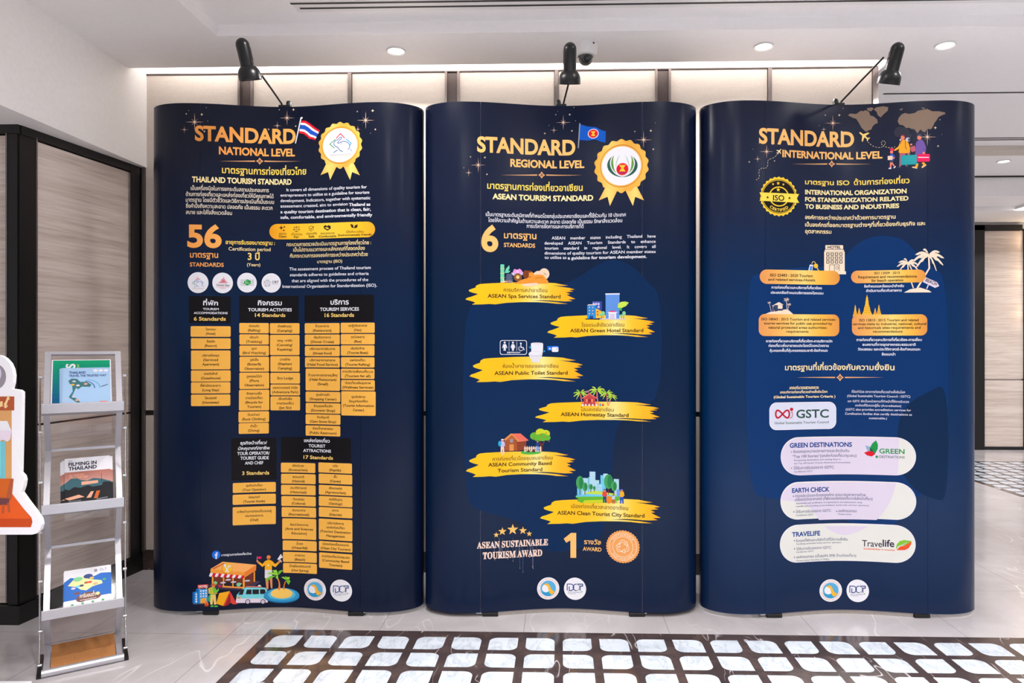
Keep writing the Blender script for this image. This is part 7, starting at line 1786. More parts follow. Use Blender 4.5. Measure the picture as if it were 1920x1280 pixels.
('t',2,'info_card#5','GREEN DESTINATIONS',-2395,7361,454,280,'cblue',3,0),
('e',2,'info_card#5',-2315,7176,23,22,'cink'),
('t',2,'info_card#5','รับรองจุดหมายปลายทางและจัดอันดับ',-2231,7126,338,168,'cink',1,0),
('t',2,'info_card#5','“Top 100 Stories”(แหล่งท่องเที่ยว/ชุมชน)',-2278,6918,645,159,'cink',1,0),
('t',2,'info_card#5','Recognizing destinations and ranking them in',-2193,6774,-33,95,'cink',1,0),
('t',2,'info_card#5',"the 'Top 100 Stories' (Tourist Attractions/Communities)",-2193,6635,381,96,'cink',1,0),
('e',2,'info_card#5',-2315,6470,23,22,'cink'),
('t',2,'info_card#5','ได้รับการรับรองจาก GSTC',-2221,6407,-336,165,'cink',1,0),
('t',2,'info_card#5','Certified by GSTC',-2193,6272,-1317,101,'cink',1,0),
('p',2,'logo#9',((1012,7426),(1177,7385),(1259,7321),(1218,7189),(1095,7186)),'lblue'),
('p',2,'logo#9',((1197,7320),(1299,7520),(1453,7664),(1530,7482),(1522,7284),(1409,7053),(1259,7190)),'green'),
('p',2,'logo#9',((1197,7320),(1299,7270),(1352,7148),(1299,7081),(1205,7166)),'dgreen'),
('p',2,'logo#9',((959,7104),(1156,7187),(1328,7156),(1417,7053),(1279,6949),(1095,6988)),'red'),
('t',2,'logo#10','GREEN',1582,7095,2587,297,'green',2,0),
('t',2,'logo#11','DESTINATIONS',1582,6895,2595,152,'dkg',1,0),
('e',2,'logo#12',1482,6941,52,57,'green'),
('t',2,'info_card#6','EARTH CHECK',-2291,5398,-535,272,'cblue',3,0),
('e',2,'info_card#6',-2222,5243,26,25,'cink'),
('e',2,'info_card#6',-2206,4561,26,25,'cink'),
('e',2,'info_card#6',-211,4513,25,25,'cink'),
('t',2,'info_card#6','ตรวจประเมินและรับรององค์กร จุดหมายปลายทางด้วย',-2143,5193,1024,162,'cink',1,0),
('t',2,'info_card#6','เครื่องมือวิทยาศาสตร์ (ที่พัก/แหล่งท่องเที่ยว/บริษัทนำเที่ยว)',-2143,5031,1310,162,'cink',1,0),
('t',2,'info_card#6','Assessment and certification of organizations and destinations using',-2106,4890,880,93,'cink',1,0),
('t',2,'info_card#6','scientific tools (including accommodations, tourist sites, and tour operators)',-2106,4761,1158,93,'cink',1,0),
('t',2,'info_card#6','ได้รับการรับรองจาก GSTC',-2127,4502,-469,157,'cink',1,0),
('t',2,'info_card#6','Certified by GSTC',-2106,4370,-1279,93,'cink',1,0),
('t',2,'info_card#6','องค์กรเอกชน',-136,4481,648,162,'cink',1,0),
('t',2,'info_card#6','Private sector',-146,4360,438,93,'cink',1,0),
('t',2,'info_card#7','TRAVELIFE',-2286,3477,-964,278,'cblue',3,0),
('e',2,'info_card#7',-2174,3302,26,25,'cink'),
('e',2,'info_card#7',-2174,2944,26,25,'cink'),
('e',2,'info_card#7',-2174,2576,26,25,'cink'),
('t',2,'info_card#7','รับรองที่พักและบริษัททัวร์ที่มีความยั่งยืน',-2100,3232,269,162,'cink',1,0),
('t',2,'info_card#7','Certifying sustainable hotels and tour operators',-2090,3118,-2,93,'cink',1,0),
('t',2,'info_card#7','ได้รับการรับรองจาก GSTC',-2090,2878,-459,157,'cink',1,0),
('t',2,'info_card#7','Certified by GSTC',-2090,2764,-1274,93,'cink',1,0),
('t',2,'info_card#7','องค์กรเอกชน (เป็นธุรกิจ SME ด้านท่องเที่ยว)',-2090,2520,629,158,'cink',1,0),
('t',2,'info_card#7','Private sector (focusing on SMEs)',-2074,2386,-556,93,'cink',1,0),
('t',2,'logo#13','Trave',880,2991,1695,401,'dkp',1,0),
('t',2,'logo#13','life',1718,3025,2183,427,'dkp',2,0),
('t',2,'logo#13','Sustainability in tourism',940,2859,2205,107,'ored',2,0),
('p',2,'logo#14',((2241,2933),(2285,3157),(2397,3295),(2574,3354),(2864,3320),(2753,3182),(2574,3124),(2374,3064)),'lime5'),
('p',2,'logo#14',((2263,2895),(2397,3050),(2574,3109),(2753,3217),(2864,3320),(2851,3187),(2753,3011),(2597,2915)),'ored2'),
('l',2,'logo#14',((2686,3252),(2308,3035)),20,'wcard'),
('e',2,'logo#15',-484,1035,510,495,'white'),
('e',2,'logo#15',-484,1035,357,347,'sky'),
('p',2,'logo#15',((-164,884),(-194,832),(-234,786),(-281,748),(-334,718),(-392,699),(-453,689),(-515,691),(-577,703),(-636,726),(-690,758),(-738,798),(-779,846),(-810,900)),'sea'),
('e',2,'logo#15',-586,1048,185,178,'white'),
('p',2,'logo#15',((-700,1220),(-535,1274),(-423,1183),(-332,973),(-181,882),(-231,823),(-342,755),(-423,836),(-474,986),(-510,1135)),'gold1'),
('a',2,'logo#15','กรมการท่องเที่ยว',-484,1035,381,90,150,117,'orl',0,1),
('a',2,'logo#15','DEPARTMENT OF TOURISM',-484,1035,446,270,170,93,'orl',1,1),
('e',2,'logo#16',696,1027,474,495,'white'),
('l',2,'logo#16',((361,939),(361,1226),(505,1229)),37,'nv2'),
('l',2,'logo#16',((448,1129),(448,941),(544,943)),37,'nv2'),
('l',2,'logo#16',((505,1229),(554,1222),(597,1198),(629,1161),(646,1114),(646,1065),(629,1017),(597,978),(554,952),(505,942)),37,'nv2'),
('l',2,'logo#16',((753,950),(704,957),(661,980),(630,1017),(613,1064),(613,1113),(630,1161),(661,1200),(704,1226),(753,1237)),37,'nv2'),
('l',2,'logo#16',((753,1237),(801,1230),(843,1207),(875,1170),(891,1124),(891,1074),(875,1026),(843,987),(801,960),(753,950)),30,'grey'),
('l',2,'logo#16',((790,1238),(1015,1248),(1015,1159),(912,1154),(912,956)),37,'nv2'),
('t',2,'logo#16','Steps to Sustainability',380,854,912,57,'nv2',1,0),
('t',2,'logo#16','Transparency',380,790,720,50,'nv2',1,0),
('p',2,'logo#16',((931,873),(959,919),(1006,931),(987,881)),'green'),
]
# ---------------------------------------------------------------- printing: lettering and artwork laid out in poster millimetres
INK = dict(white=(232,231,238), white2=(222,220,226), wt=(236,236,244), wt2=(222,222,236), cream=(240,228,205), navy=(18,26,48), nv2=(38,66,130), grey=(150,150,158),
 yel=(250,214,92), yel2=(250,212,120), yel3=(250,190,50), pale=(252,228,165), pale2=(252,226,168), orn=(232,170,110), ink=(44,30,22), ink2=(84,54,20), blk=(17,14,18), btn=(246,182,78),
 spark=(236,196,168), sparkc=(248,220,180), gold1=(240,180,50), gold2=(226,168,74), gold3=(250,212,130), blu=(40,92,160), cyan=(40,164,210), red=(216,24,40), red2=(235,30,90), red3=(220,70,60), redl=(210,70,80), green=(30,146,70), green2=(20,160,60), green3=(100,150,60), green4=(170,200,170), dgreen=(40,92,76),
 blue=(30,80,190), fblue=(12,86,190), fb=(24,110,230), lpink=(240,200,210), pink=(222,150,160), pink2=(205,110,125), pink3=(230,150,215), pink4=(245,190,235), pillc=(250,200,70),
 sky=(90,170,215), sea=(50,150,200), sea2=(24,116,170), sea3=(90,185,220), orl=(236,178,140), plum=(70,54,80), brown=(110,54,36), brown2=(130,84,46), ora=(248,160,60), ora2=(252,176,100), ora3=(236,130,50), ora4=(205,100,40), ora5=(240,130,30), dk=(40,34,44), lil=(206,200,222), lil2=(228,214,230), lil3=(200,190,225),
 skin=(226,140,90), skin2=(236,130,104), skinl=(244,208,180), orsk=(240,150,50), hair=(60,36,34), hair2=(120,60,30), yor=(248,176,30), yor2=(248,166,36), vanb=(120,212,222), vanb2=(150,225,232), salm=(238,120,100), salm2=(190,70,70), sand=(246,200,100), lime=(150,215,60), lime2=(110,190,50), lime3=(196,222,80), lime4=(200,210,40), lime5=(130,190,50), hblue=(40,150,225), hblue2=(20,100,190), dred=(150,34,40), grn2=(70,185,80), grn3=(130,205,150), grn4=(110,200,70), grn5=(70,160,90), grn6=(40,130,75), pants=(240,205,120),
 mblue=(0,38,80), rblue=(0,48,102), rdark=(2,36,72), mint=(110,210,170), slate=(84,92,120), slate2=(58,66,92), taupe=(150,130,130), purp=(90,96,180), purp2=(50,70,160), twr=(106,158,230), twr2=(70,120,200), palm=(150,200,60), palm2=(190,215,80), palm3=(100,180,50), logb=(190,96,50), logd=(110,46,34), logo=(225,150,80), lc=(176,214,232), cy2=(110,200,232), cy3=(60,140,205), rose=(246,214,198), drip=(130,130,160), seal=(236,160,90), sealw=(250,226,200), sealy=(244,200,50), sealy2=(252,216,80), map=(134,112,96), map2=(44,46,60), wine=(120,40,60), dpink=(190,90,110), viol=(112,84,160), viol2=(80,60,130), teal=(24,150,158), teal2=(80,190,190), bei=(244,222,196), tmpl=(240,186,50),
 wcard=(214,216,232), gred=(190,24,50), dkg=(44,80,72), cardc=(226,224,218), lilac=(220,208,226), cblue=(22,70,140), cink=(46,62,110), lblue=(140,170,200), dkp=(50,42,60), ored=(236,110,60), ored2=(236,84,40), dkmap=(64,120,124), lsky=(168,202,236), peach=(236,170,140), dusk=(110,120,140), hill=(60,100,110), night=(24,26,32), teal3=(16,150,130), dteal=(10,90,130), cobalt=(20,100,190), maroon=(110,66,70), yell=(226,226,160), brick=(176,88,56), tan=(214,160,104), glassb=(120,190,200), orange=(226,94,40), orange2=(196,76,34), cream2=(244,206,150))
# two- to four-stop inks that change across the width of the printed shape
GRAD = dict(**{'or': [(0,(244,160,78)),(1,(250,176,90))], 'or2': [(0,(250,186,108)),(1,(252,192,112))]},
 pillg=[(0,(226,150,30)),(.2,(250,190,40)),(.55,(250,208,66)),(.85,(250,190,40)),(1,(230,160,40))],
 pillo=[(0,(226,150,84)),(.3,(244,184,96)),(.55,(252,214,120)),(.8,(244,180,70)),(1,(222,146,70))],
 rosg=[(0,(228,166,60)),(.3,(250,206,110)),(.6,(232,168,66)),(1,(240,186,84))], rosd=[(0,(186,112,30)),(1,(206,130,44))], rosr=[(0,(250,200,110)),(.5,(230,160,60)),(1,(240,180,84))],
 ribbon=[(0,(236,178,84)),(.5,(252,214,120)),(1,(238,182,84))], brush=[(0,(250,196,24)),(.3,(250,190,26)),(.5,(252,202,60)),(.64,(255,232,150)),(.78,(252,196,50)),(1,(248,166,20))])

def ink(c, t):
    if c in GRAD:
        g = GRAD[c]
        for (a, p), (b, q) in zip(g, g[1:]):
            if t <= b or b == g[-1][0]:
                k = min(1, max(0, (t - a) / (b - a))); return srgb(*[u + (w - u) * k for u, w in zip(p, q)])
    return srgb(*INK[c])

_fc = bpy.data.curves.new('type', 'FONT'); _fc.size = 1.0; _fc.resolution_u = 3
_fo = bpy.data.objects.new('type', _fc); COL.objects.link(_fo)
_raw = {}
KNOTTY = set('MWwgk&') | set('\u0e1c\u0e1d\u0e1e\u0e1f\u0e2c\u0e21')
def raw(body, off):
    key = (body, off)
    if key not in _raw:
        _fc.body = body; _fc.offset = 0.0 if body in KNOTTY else off; _fc.resolution_u = 5 if off > 0.03 else 3
        dg = bpy.context.evaluated_depsgraph_get(); dg.update()
        e = _fo.evaluated_get(dg); me = e.to_mesh()
        vs_ = [(v.co.x, v.co.y) for v in me.vertices]; fs = [tuple(p.vertices) for p in me.polygons]
        e.to_mesh_clear()
        _raw[key] = (vs_, fs)
    return _raw[key]
OFF = {1: 0.008, 2: 0.020, 3: 0.034}
_adv = {}
BARX = max(x for x, y in raw('|', 0.0)[0])
def advance(ch):
    if ch not in _adv:
        if ch in TONE + UPPER + LOWER: _adv[ch] = 0.0
        else: _adv[ch] = max(x for x, y in raw(ch + '|', 0.0)[0]) - BARX
    return _adv[ch]
TONE = '\u0e47\u0e48\u0e49\u0e4a\u0e4b\u0e4c'; UPPER = '\u0e31\u0e34\u0e35\u0e36\u0e37'; LOWER = '\u0e38\u0e39'
def compose(s, w, track=0.0):
    """glyphs of a line at size 1: list of (char, x, y) and the ink extents"""
    out = []; x = 0.0
    for i, ch in enumerate(s):
        if ch == ' ': x += advance(' ') if ' ' in _adv else 0.25; continue
        y = 0.0
        if ch in TONE and i and (s[i - 1] in UPPER or (i + 1 < len(s) and s[i + 1] == '\u0e33')): y = 0.17
        out.append((ch, x, y)); a = advance(ch); x += a + (track if a else 0)
    return out
_adv[' '] = 0.26

class Press:
    """collects printed shapes for one surface; place(u, v, h) turns poster metres into a point h above the sheet"""
    def __init__(s, place, step=0.014, lift=0.00016):
        s.place = place; s.parts = {}; s.boxes = []; s.step = step; s.lift = lift
    def layer(s, box):
        l = 0
        for b, k in s.boxes:
            if b[0] < box[2] and b[2] > box[0] and b[1] < box[3] and b[3] > box[1]: l = max(l, k)
        s.boxes.append((box, l + 1)); return l + 1
    def ink(s, part, verts, faces, col, lay=None):
        if not verts: return
        xs = [p[0] for p in verts]; ys = [p[1] for p in verts]
        box = (min(xs), min(ys), max(xs), max(ys))
        if lay is None: lay = s.layer(box)
        wid = max(box[2] - box[0], 1e-6)
        if wid > s.step * 1.5: verts, faces = slice_x(verts, faces, s.step)
        mb = s.parts.setdefault(part, MB()); b = len(mb.v); h = s.lift * lay
        for x, y in verts:
            mb.v.append(s.place(x, y, h)); mb.c.append(ink(col, (x - box[0]) / wid))
        mb.f += [tuple(b + i for i in f) for f in faces]
        return lay
    def poly(s, part, pts, col):
        pts = [p for i, p in enumerate(pts) if i == 0 or (abs(p[0] - pts[i-1][0]) + abs(p[1] - pts[i-1][1])) > 1e-6]
        if len(pts) < 3: return
        tris = tessellate_polygon([[Vector((x, y, 0)) for x, y in pts]])
        fs = []
        for a, b, c in tris:
            ar = (pts[b][0]-pts[a][0])*(pts[c][1]-pts[a][1]) - (pts[b][1]-pts[a][1])*(pts[c][0]-pts[a][0])
            fs.append((a, b, c) if ar > 0 else (a, c, b))
        s.ink(part, pts, fs, col)
    def rrect(s, part, x0, y0, x1, y1, r, col):
        r = min(r, (x1 - x0) / 2, (y1 - y0) / 2); pts = []
        for cx, cy, a0 in ((x1 - r, y1 - r, 0), (x0 + r, y1 - r, 90), (x0 + r, y0 + r, 180), (x1 - r, y0 + r, 270)):
            q_ = 18 if r > 0.025 else 6
            for k in range(q_ + 1):
                a = math.radians(a0 + 90 / q_ * k); pts.append((cx + r * math.cos(a), cy + r * math.sin(a)))
        s.poly(part, pts, col)
    def ell(s, part, x, y, rx, ry, col):
        n = 40 if rx > 0.012 else 16
        s.poly(part, [(x + rx * math.cos(2 * PI * k / n), y + ry * math.sin(2 * PI * k / n)) for k in range(n)], col)
    def star(s, part, x, y, R, r, n, rot, col):
        s.poly(part, [(x + (R if k % 2 == 0 else r) * math.cos(math.radians(rot) + PI * k / n), y + (R if k % 2 == 0 else r) * math.sin(math.radians(rot) + PI * k / n)) for k in range(2 * n)], col)
    def scallop(s, part, x, y, R, n, amp, col):
        m_ = n * 8
        s.poly(part, [(x + R * (1 + amp * math.cos(2 * PI * k * n / m_)) * math.cos(2 * PI * k / m_ + PI / 2), y + R * (1 + amp * math.cos(2 * PI * k * n / m_)) * math.sin(2 * PI * k / m_ + PI / 2)) for k in range(m_)], col)
    def line(s, part, pts, w, col):
        verts = []; faces = []; n = len(pts); P_ = [Vector(p) for p in pts]
        for i in range(n):
            d1 = (P_[i] - P_[i - 1]).normalized() if i else None; d2 = (P_[i + 1] - P_[i]).normalized() if i < n - 1 else None
            d = ((d1 or d2) + (d2 or d1)); d = d.normalized() if d.length > 1e-6 else (d1 or d2)
            k = 1.0
            if d1 and d2: k = 1 / max(0.5, d.dot(d2))
            nn = Vector((-d.y, d.x)) * (w / 2) * k
            verts += [tuple(P_[i] - nn), tuple(P_[i] + nn)]
            if i: faces += [(2*i-2, 2*i, 2*i+1, 2*i-1)]
        s.ink(part, verts, faces, col)
    def text(s, part, body, x0, y, x1, size, col, w=1, just=0):
        g = compose(body, w); off = OFF[w]
        ex0 = min(x + min(p[0] for p in raw(c, off)[0]) for c, x, _ in g if raw(c, off)[0])
        ex1 = max(x + max(p[0] for p in raw(c, off)[0]) for c, x, _ in g if raw(c, off)[0])
        sx = (x1 - x0) / max(1e-6, ex1 - ex0)
        place = []
        if just and body.count(' '):
            sl = min(size * 1.04, sx); gap = ((x1 - x0) - sl * (ex1 - ex0)) / body.count(' ')
            k = -1
            words = [i for i, c in enumerate(body)]; sp = 0; gi = 0
            for ch in body:
                if ch == ' ': sp += 1; continue
                c, x, yy = g[gi]; gi += 1; place.append((c, x0 + (x - ex0) * sl + sp * gap, yy, sl))
        else:
            place = [(c, x0 + (x - ex0) * sx, yy, sx) for c, x, yy in g]
        lay = s.layer((x0, y - 0.2 * size, x1, y + 0.85 * size))
        d = off * 0.75                                 # letters with tight notches are thickened by overprinting
        for n_, (dx, dy) in enumerate(((0, 0), (d, 0), (-d, 0), (d * .6, d * .7), (-d * .6, d * .7), (d * .6, -d * .7), (-d * .6, -d * .7))):
            verts = []; faces = []
            for c, x, yy, k in place:
                if n_ and c not in KNOTTY: continue
                vs_, fs = raw(c, off); b = len(verts)
                verts += [(x + (p[0] + dx) * k, y + (p[1] + yy + dy) * size) for p in vs_]
                faces += [tuple(b + i for i in f) for f in fs]
            s.ink(part, verts, faces, col, lay + 0.12 * n_)
    def text_along(s, part, body, a, b, size, col, w):
        g = compose(body, w); off = OFF[w]; L_ = math.hypot(b[0]-a[0], b[1]-a[1]); ex1 = max(x + max(p[0] for p in raw(c, off)[0]) for c, x, _ in g); k = L_ / ex1
        dx, dy = (b[0]-a[0])/L_, (b[1]-a[1])/L_; verts = []; faces = []
        for c, x, yy in g:
            vs_, fs = raw(c, off); q = len(verts)
            for p in vs_:
                u = (x + p[0]) * k; v = (p[1] + yy) * size; verts.append((a[0] + dx*u - dy*v, a[1] + dy*u + dx*v))
            faces += [tuple(q + i for i in f) for f in fs]
        s.ink(part, verts, faces, col)
    def text_arc(s, part, body, cx, cy, r, ang, span, size, col, inv, w):
        g = compose(body, w); off = OFF[w]; tot = g[-1][1] + advance(g[-1][0]); verts = []; faces = []
        lay = s.layer((cx - r - size, cy - r - size, cx + r + size, cy + r + size))
        for c, x, yy in g:
            t = (x + advance(c) / 2) / tot - 0.5; a = math.radians(ang + (span * t if inv else -span * t)); hw = advance(c) / 2
            vs_, fs = raw(c, off); q = len(verts)
            if inv: rx, ry, ux, uy = -math.sin(a), math.cos(a), -math.cos(a), -math.sin(a)
            else: rx, ry, ux, uy = math.sin(a), -math.cos(a), math.cos(a), math.sin(a)
            ox, oy = cx + r * math.cos(a), cy + r * math.sin(a); k = min(size, r * math.radians(span) / tot)
            for p in vs_:
                u = (p[0] - hw) * k; v = (p[1] + yy) * size; verts.append((ox + rx*u + ux*v, oy + ry*u + uy*v))
            faces += [tuple(q + i for i in f) for f in fs]
        s.ink(part, verts, faces, col, lay)
    def run(s, items):
        k = 1e-4
        for it in items:
            t, part = it[0], it[2]; a = it[3:]
            if t == 't': s.text(part, a[0], a[1]*k, a[2]*k, a[3]*k, a[4]*k, a[5], a[6], a[7])
            elif t == 't2': s.text_along(part, a[0], (a[1]*k, a[2]*k), (a[3]*k, a[4]*k), a[5]*k, a[6], a[7])
            elif t == 'p': s.poly(part, [(x*k, y*k) for x, y in a[0]], a[1])
            elif t == 'l': s.line(part, [(x*k, y*k) for x, y in a[0]], a[1]*k, a[2])
            elif t == 'r': s.rrect(part, a[0]*k, a[1]*k, a[2]*k, a[3]*k, a[4]*k, a[5])
            elif t == 'e': s.ell(part, a[0]*k, a[1]*k, a[2]*k, a[3]*k, a[4])
            elif t == 's': s.star(part, a[0]*k, a[1]*k, a[2]*k, a[3]*k, a[4], a[5], a[6])
            elif t == 'q': s.scallop(part, a[0]*k, a[1]*k, a[2]*k, a[3], a[4], a[5])
            elif t == 'a': s.text_arc(part, a[0], a[1]*k, a[2]*k, a[3]*k, a[4], a[5], a[6]*k, a[7], a[8], a[9])
    def emit(s, parent, labels={}):
        for part, mb in s.parts.items():
            o = obj(part.split('#')[0], mb, M['print'], parent)
            if part.split('#')[0] in labels: o['label'] = labels[part.split('#')[0]]

def slice_x(verts, faces, step):
    """cut faces into vertical strips so that a print follows its curved sheet"""
    V = []; Fc = []; idx = {}
    def vid(p):
        key = (round(p[0] * 1e7), round(p[1] * 1e7))
        if key not in idx: idx[key] = len(V); V.append(p)
        return idx[key]
    def cut(poly, X, left):
        out = []
        for i in range(len(poly)):
            a, b = poly[i - 1], poly[i]; ia = (a[0] <= X) == left or a[0] == X; ib = (b[0] <= X) == left or b[0] == X
            if ia != ib:
                t = (X - a[0]) / (b[0] - a[0]); out.append((X, a[1] + (b[1] - a[1]) * t))
            if ib: out.append(b)
        return out
    for f in faces:
        poly = [verts[i] for i in f]
        lo = math.floor(min(p[0] for p in poly) / step); hi = math.ceil(max(p[0] for p in poly) / step)
        for k in range(lo, hi):
            q = poly
            if k > lo: q = cut(q, k * step, False)
            if q and k + 1 < hi: q = cut(q, (k + 1) * step, True)
            ids = []
            for p in q or []:
                i = vid(p)
                if not ids or ids[-1] != i: ids.append(i)
            if len(ids) > 2 and ids[0] == ids[-1]: ids.pop()
            if len(set(ids)) > 2 and len(set(ids)) == len(ids): Fc.append(tuple(ids))
    return V, Fc
# ---------------------------------------------------------------- the room
WALL_Y = 3.617
struct('floor', MB().box(-6, 10, -3, 9, -0.05, 0.0), M['floor'], cat='floor')

def inlay(x0, x1, y0, y1, cx0, cy0, pitch=0.146, cell=0.1135, name='floor_inlay'):
    b = struct('trim_1', MB().box(x0, x1, y0, y1, 0.0, 0.0008), M['darkmarble'], cat='floor')
    mb = MB(); r = 0.034
    j = 0
    while cy0 - j * pitch - cell > y0 + 0.02:
        i = 0
        while cx0 + i * pitch + cell < x1 - 0.02:
            X, Y = cx0 + i * pitch, cy0 - j * pitch; a = (i + j) % 2 == 0
            pts = []
            # corners counter-clockwise from lower left; two opposite corners are rounded
            for (px_, py_, a0, rd) in ((X, Y - cell, 180, not a), (X + cell, Y - cell, 270, a), (X + cell, Y, 0, not a), (X, Y, 90, a)):
                if rd:
                    ox = px_ + (r if px_ == X else -r); oy = py_ + (-r if py_ == Y else r)
                    pts += [(ox + r * math.cos(math.radians(a0 + 15 * k)), oy + r * math.sin(math.radians(a0 + 15 * k))) for k in range(7)]
                else: pts.append((px_, py_))
            n0 = len(mb.v); n = len(pts)
            mb.v += [(p, q, 0.0013) for p, q in pts]; mb.f.append(tuple(range(n0, n0 + n)))
            i += 1
        j += 1
    obj('white_marble_cells', mb, M['whitemarble'], b)
    return b
inlay(-1.205, 6.2, 0.25, 2.853, -1.157, 2.795)
inlay(3.6, 9.5, 5.52, 7.2, 3.65, 7.15).name = 'trim_2'

# back wall: fabric panels between bronze trims, up to the lit cove
def W(px_): # room x on the back wall for a photo column
    p = at(px_, 648, 3.63); d = p - Vector((0, 0, EYE)); k = WALL_Y / d.y
    return d.x * k
xr = W(1642)
struct('wall_back', MB().box(-2.30, xr, WALL_Y, WALL_Y + 0.22, 0.0, 2.80), M['paint'])
cols = [(272, 277), (453, 477), (655, 662), (838, 861), (1040, 1047), (1229, 1254), (1437, 1444), (1632, 1642)]
edge = [(W(a), W(b)) for a, b in cols]
pan = struct('trim_3', MB().box(edge[0][0], xr, WALL_Y - 0.012, WALL_Y, 0.815, 0.838), M['blackframe'], cat='wall trim')
for i, ((a0, a1), (b0, b1)) in enumerate(zip(edge, edge[1:])):
    t = thing('wall_panel', '', 'wall panel', ((a1 + b0) / 2, WALL_Y, 0))
    side = ['between the corner trim and the wide pilaster behind the left display', 'between the wide pilaster and slim trim behind the left display', 'left of the wide pilaster above the gap beside the middle display', 'directly left of the middle lamp', 'directly right of the middle lamp', 'right of the wide pilaster behind the right end of the middle display', 'at the right end of the back wall under the right lamp'][i]
    tag(t, 'ribbed beige fabric wall panel ' + side, 'wall panel', 'fabric panels of the back wall')
    t['kind'] = 'structure'
    w = (b0 - a1) / 2 - 0.002
    obj('upper_fabric', MB().box(-w, w, -0.02, 0, 0.840, 2.604), M['fabric'], t)
    obj('lower_fabric', MB().box(-w, w, -0.02, 0, 0.105, 0.813), M['fabric'], t)
for i, (a0, a1) in enumerate(edge):
    wide = a1 - a0 > 0.04
    s = struct('trim_%d' % (4 + i), MB().box(a0, a1, WALL_Y - (0.018 if wide else 0.03), WALL_Y - 0.0125, 0.1, 2.604), M['bronze'] if wide else M['steel'], cat='wall trim')
    if wide:
        for xx in (a0, a1): obj('edge_strip', MB().box(xx - 0.006, xx + 0.006, WALL_Y - 0.034, WALL_Y - 0.0125, 0.1, 2.604), M['steel'], s)
struct('trim_26', MB().box(edge[0][0], xr, WALL_Y - 0.026, WALL_Y - 0.0005, 2.6045, 2.610), M['bronze'], cat='wall trim')
struct('baseboard_back', MB().box(edge[0][0], xr, WALL_Y - 0.025, WALL_Y, 0.0, 0.10), M['darkmarble'], cat='baseboard')

# ceiling: lower band before the back wall, cove gap, raised tray nearer the camera
LIP = 3.447
xb = -2.178
cb = MB()
cb.box(xb, xr, 3.10, LIP, CEIL, 2.80)              # band over the displays
cb.box(xb, -1.553, -3, 3.10, CEIL, 2.80)             # left border of the tray
cb.box(xr, 10, 3.10, 5.84, CEIL, 2.80)             # band goes on to the right
cb.box(-1.553, 10, -3, 3.10, TRAY, 2.80)             # tray
cb.box(xb, xr, LIP, WALL_Y, 2.74, 2.80)            # top of the cove
cb.box(1.80, 10, 5.90, 9, EYE + 1.40, 2.80)          # ceiling beyond
cb.box(-6, xb, -3, 9, 2.70, 2.80)
struct('ceiling', cb, M['ceiling'], cat='ceiling')
struct('trim_12', MB().box(1.80, 10, 5.84, 5.90, EYE + 1.235, 2.80), M['ceiling'], cat='ceiling beam')
struct('trim_13', MB().box(1.80, 10, 5.825, 5.84, EYE + 1.392, CEIL), M['blackframe'], cat='ceiling trim')
struct('trim_14', MB().box(1.80, 10, 3.905, 3.917, CEIL - 0.003, CEIL), M['slotdark'], cat='ceiling trim')
struct('trim_15', MB().box(1.80, 10, 4.76, 4.772, CEIL - 0.003, CEIL), M['slotdark'], cat='ceiling trim')
struct('trim_16', MB().box(1.80, 10, 4.80, 4.812, CEIL - 0.003, CEIL), M['slotdark'], cat='ceiling trim')
struct('trim_17', MB().box(1.80, 10, 4.95, 5.10, CEIL - 0.03, CEIL), M['fabric'], cat='ceiling trim')
for k, (y0, y1) in enumerate(((6.5, 6.56), (7.1, 7.3))):
    struct('trim_%d' % (18 + k), MB().box(3.0, 10, y0, y1, EYE + 1.36, EYE + 1.40), M['ceiling'], cat='ceiling beam')
# the LED strip in the cove, fixed to the back of the lip
t = thing('cove_light', 'long glowing LED strip in the ceiling cove above the back wall', 'light', (-0.18, LIP, 2.70))
obj('profile', MB().box(-1.90, 1.90, 0.0, 0.02, -0.03, 0.02), M['whiteplastic'], t)
obj('led_strip', MB().box(-1.90, 1.90, 0.02, 0.026, -0.02, 0.01), M['coveglow'], t)

# left side: white bulkhead over the stone-clad wall with a corner facing the camera
BH = 2.118
struct('wall_left', MB().box(-2.9, xb, -3, WALL_Y, BH, 2.80), M['paint'])
SX, SY, SA = -2.305, 2.89, -0.124                   # the stone wall's corner; its long face is splayed a little
def splayed(o): o.location = (SX, SY, 0); o.rotation_euler = (0, 0, SA); return o
splayed(struct('wall_left_lower', MB().box(-0.5, -0.02, 0.05, 0.85, 0, BH), M['blackframe']))
t = thing('stone_panel', 'veined beige stone wall panel behind the brochure rack', 'wall panel'); t['kind'] = 'structure'
splayed(t)
obj('upper_stone', MB().box(-0.02, 0.0, 0.085, 0.655, 0.838, 2.075), M['stone'], t)
obj('lower_stone', MB().box(-0.02, 0.0, 0.085, 0.655, 0.085, 0.828), M['stone'], t)
t = thing('stone_panel', 'veined stone wall panel at the left edge behind the cut-out sign', 'wall panel', (0, SY, 0)); t['kind'] = 'structure'
obj('upper_stone', MB().box(-2.95, -2.350, 0.0, 0.02, 0.838, 2.075), M['stone'], t)
obj('lower_stone', MB().box(-2.95, -2.350, 0.0, 0.02, 0.085, 0.828), M['stone'], t)
struct('trim_20', MB().box(-2.342, SX + 0.004, SY - 0.012, SY + 0.03, 0.0, BH).box(-2.95, SX + 0.010, SY - 0.016, SY + 0.02, 2.080, BH), M['blackframe'], cat='wall trim')
splayed(struct('trim_24', MB().box(-0.03, 0.010, -0.005, 0.078, 0.0, BH).box(-0.02, 0.012, 0.66, 0.70, 0.0, BH).box(-0.02, 0.014, 0.0, 0.71, 2.080, BH), M['blackframe'], cat='wall trim'))
splayed(struct('trim_21', MB().box(0.008, 0.014, 0.074, 0.080, 0.09, 2.09), M['steel'], cat='wall trim'))
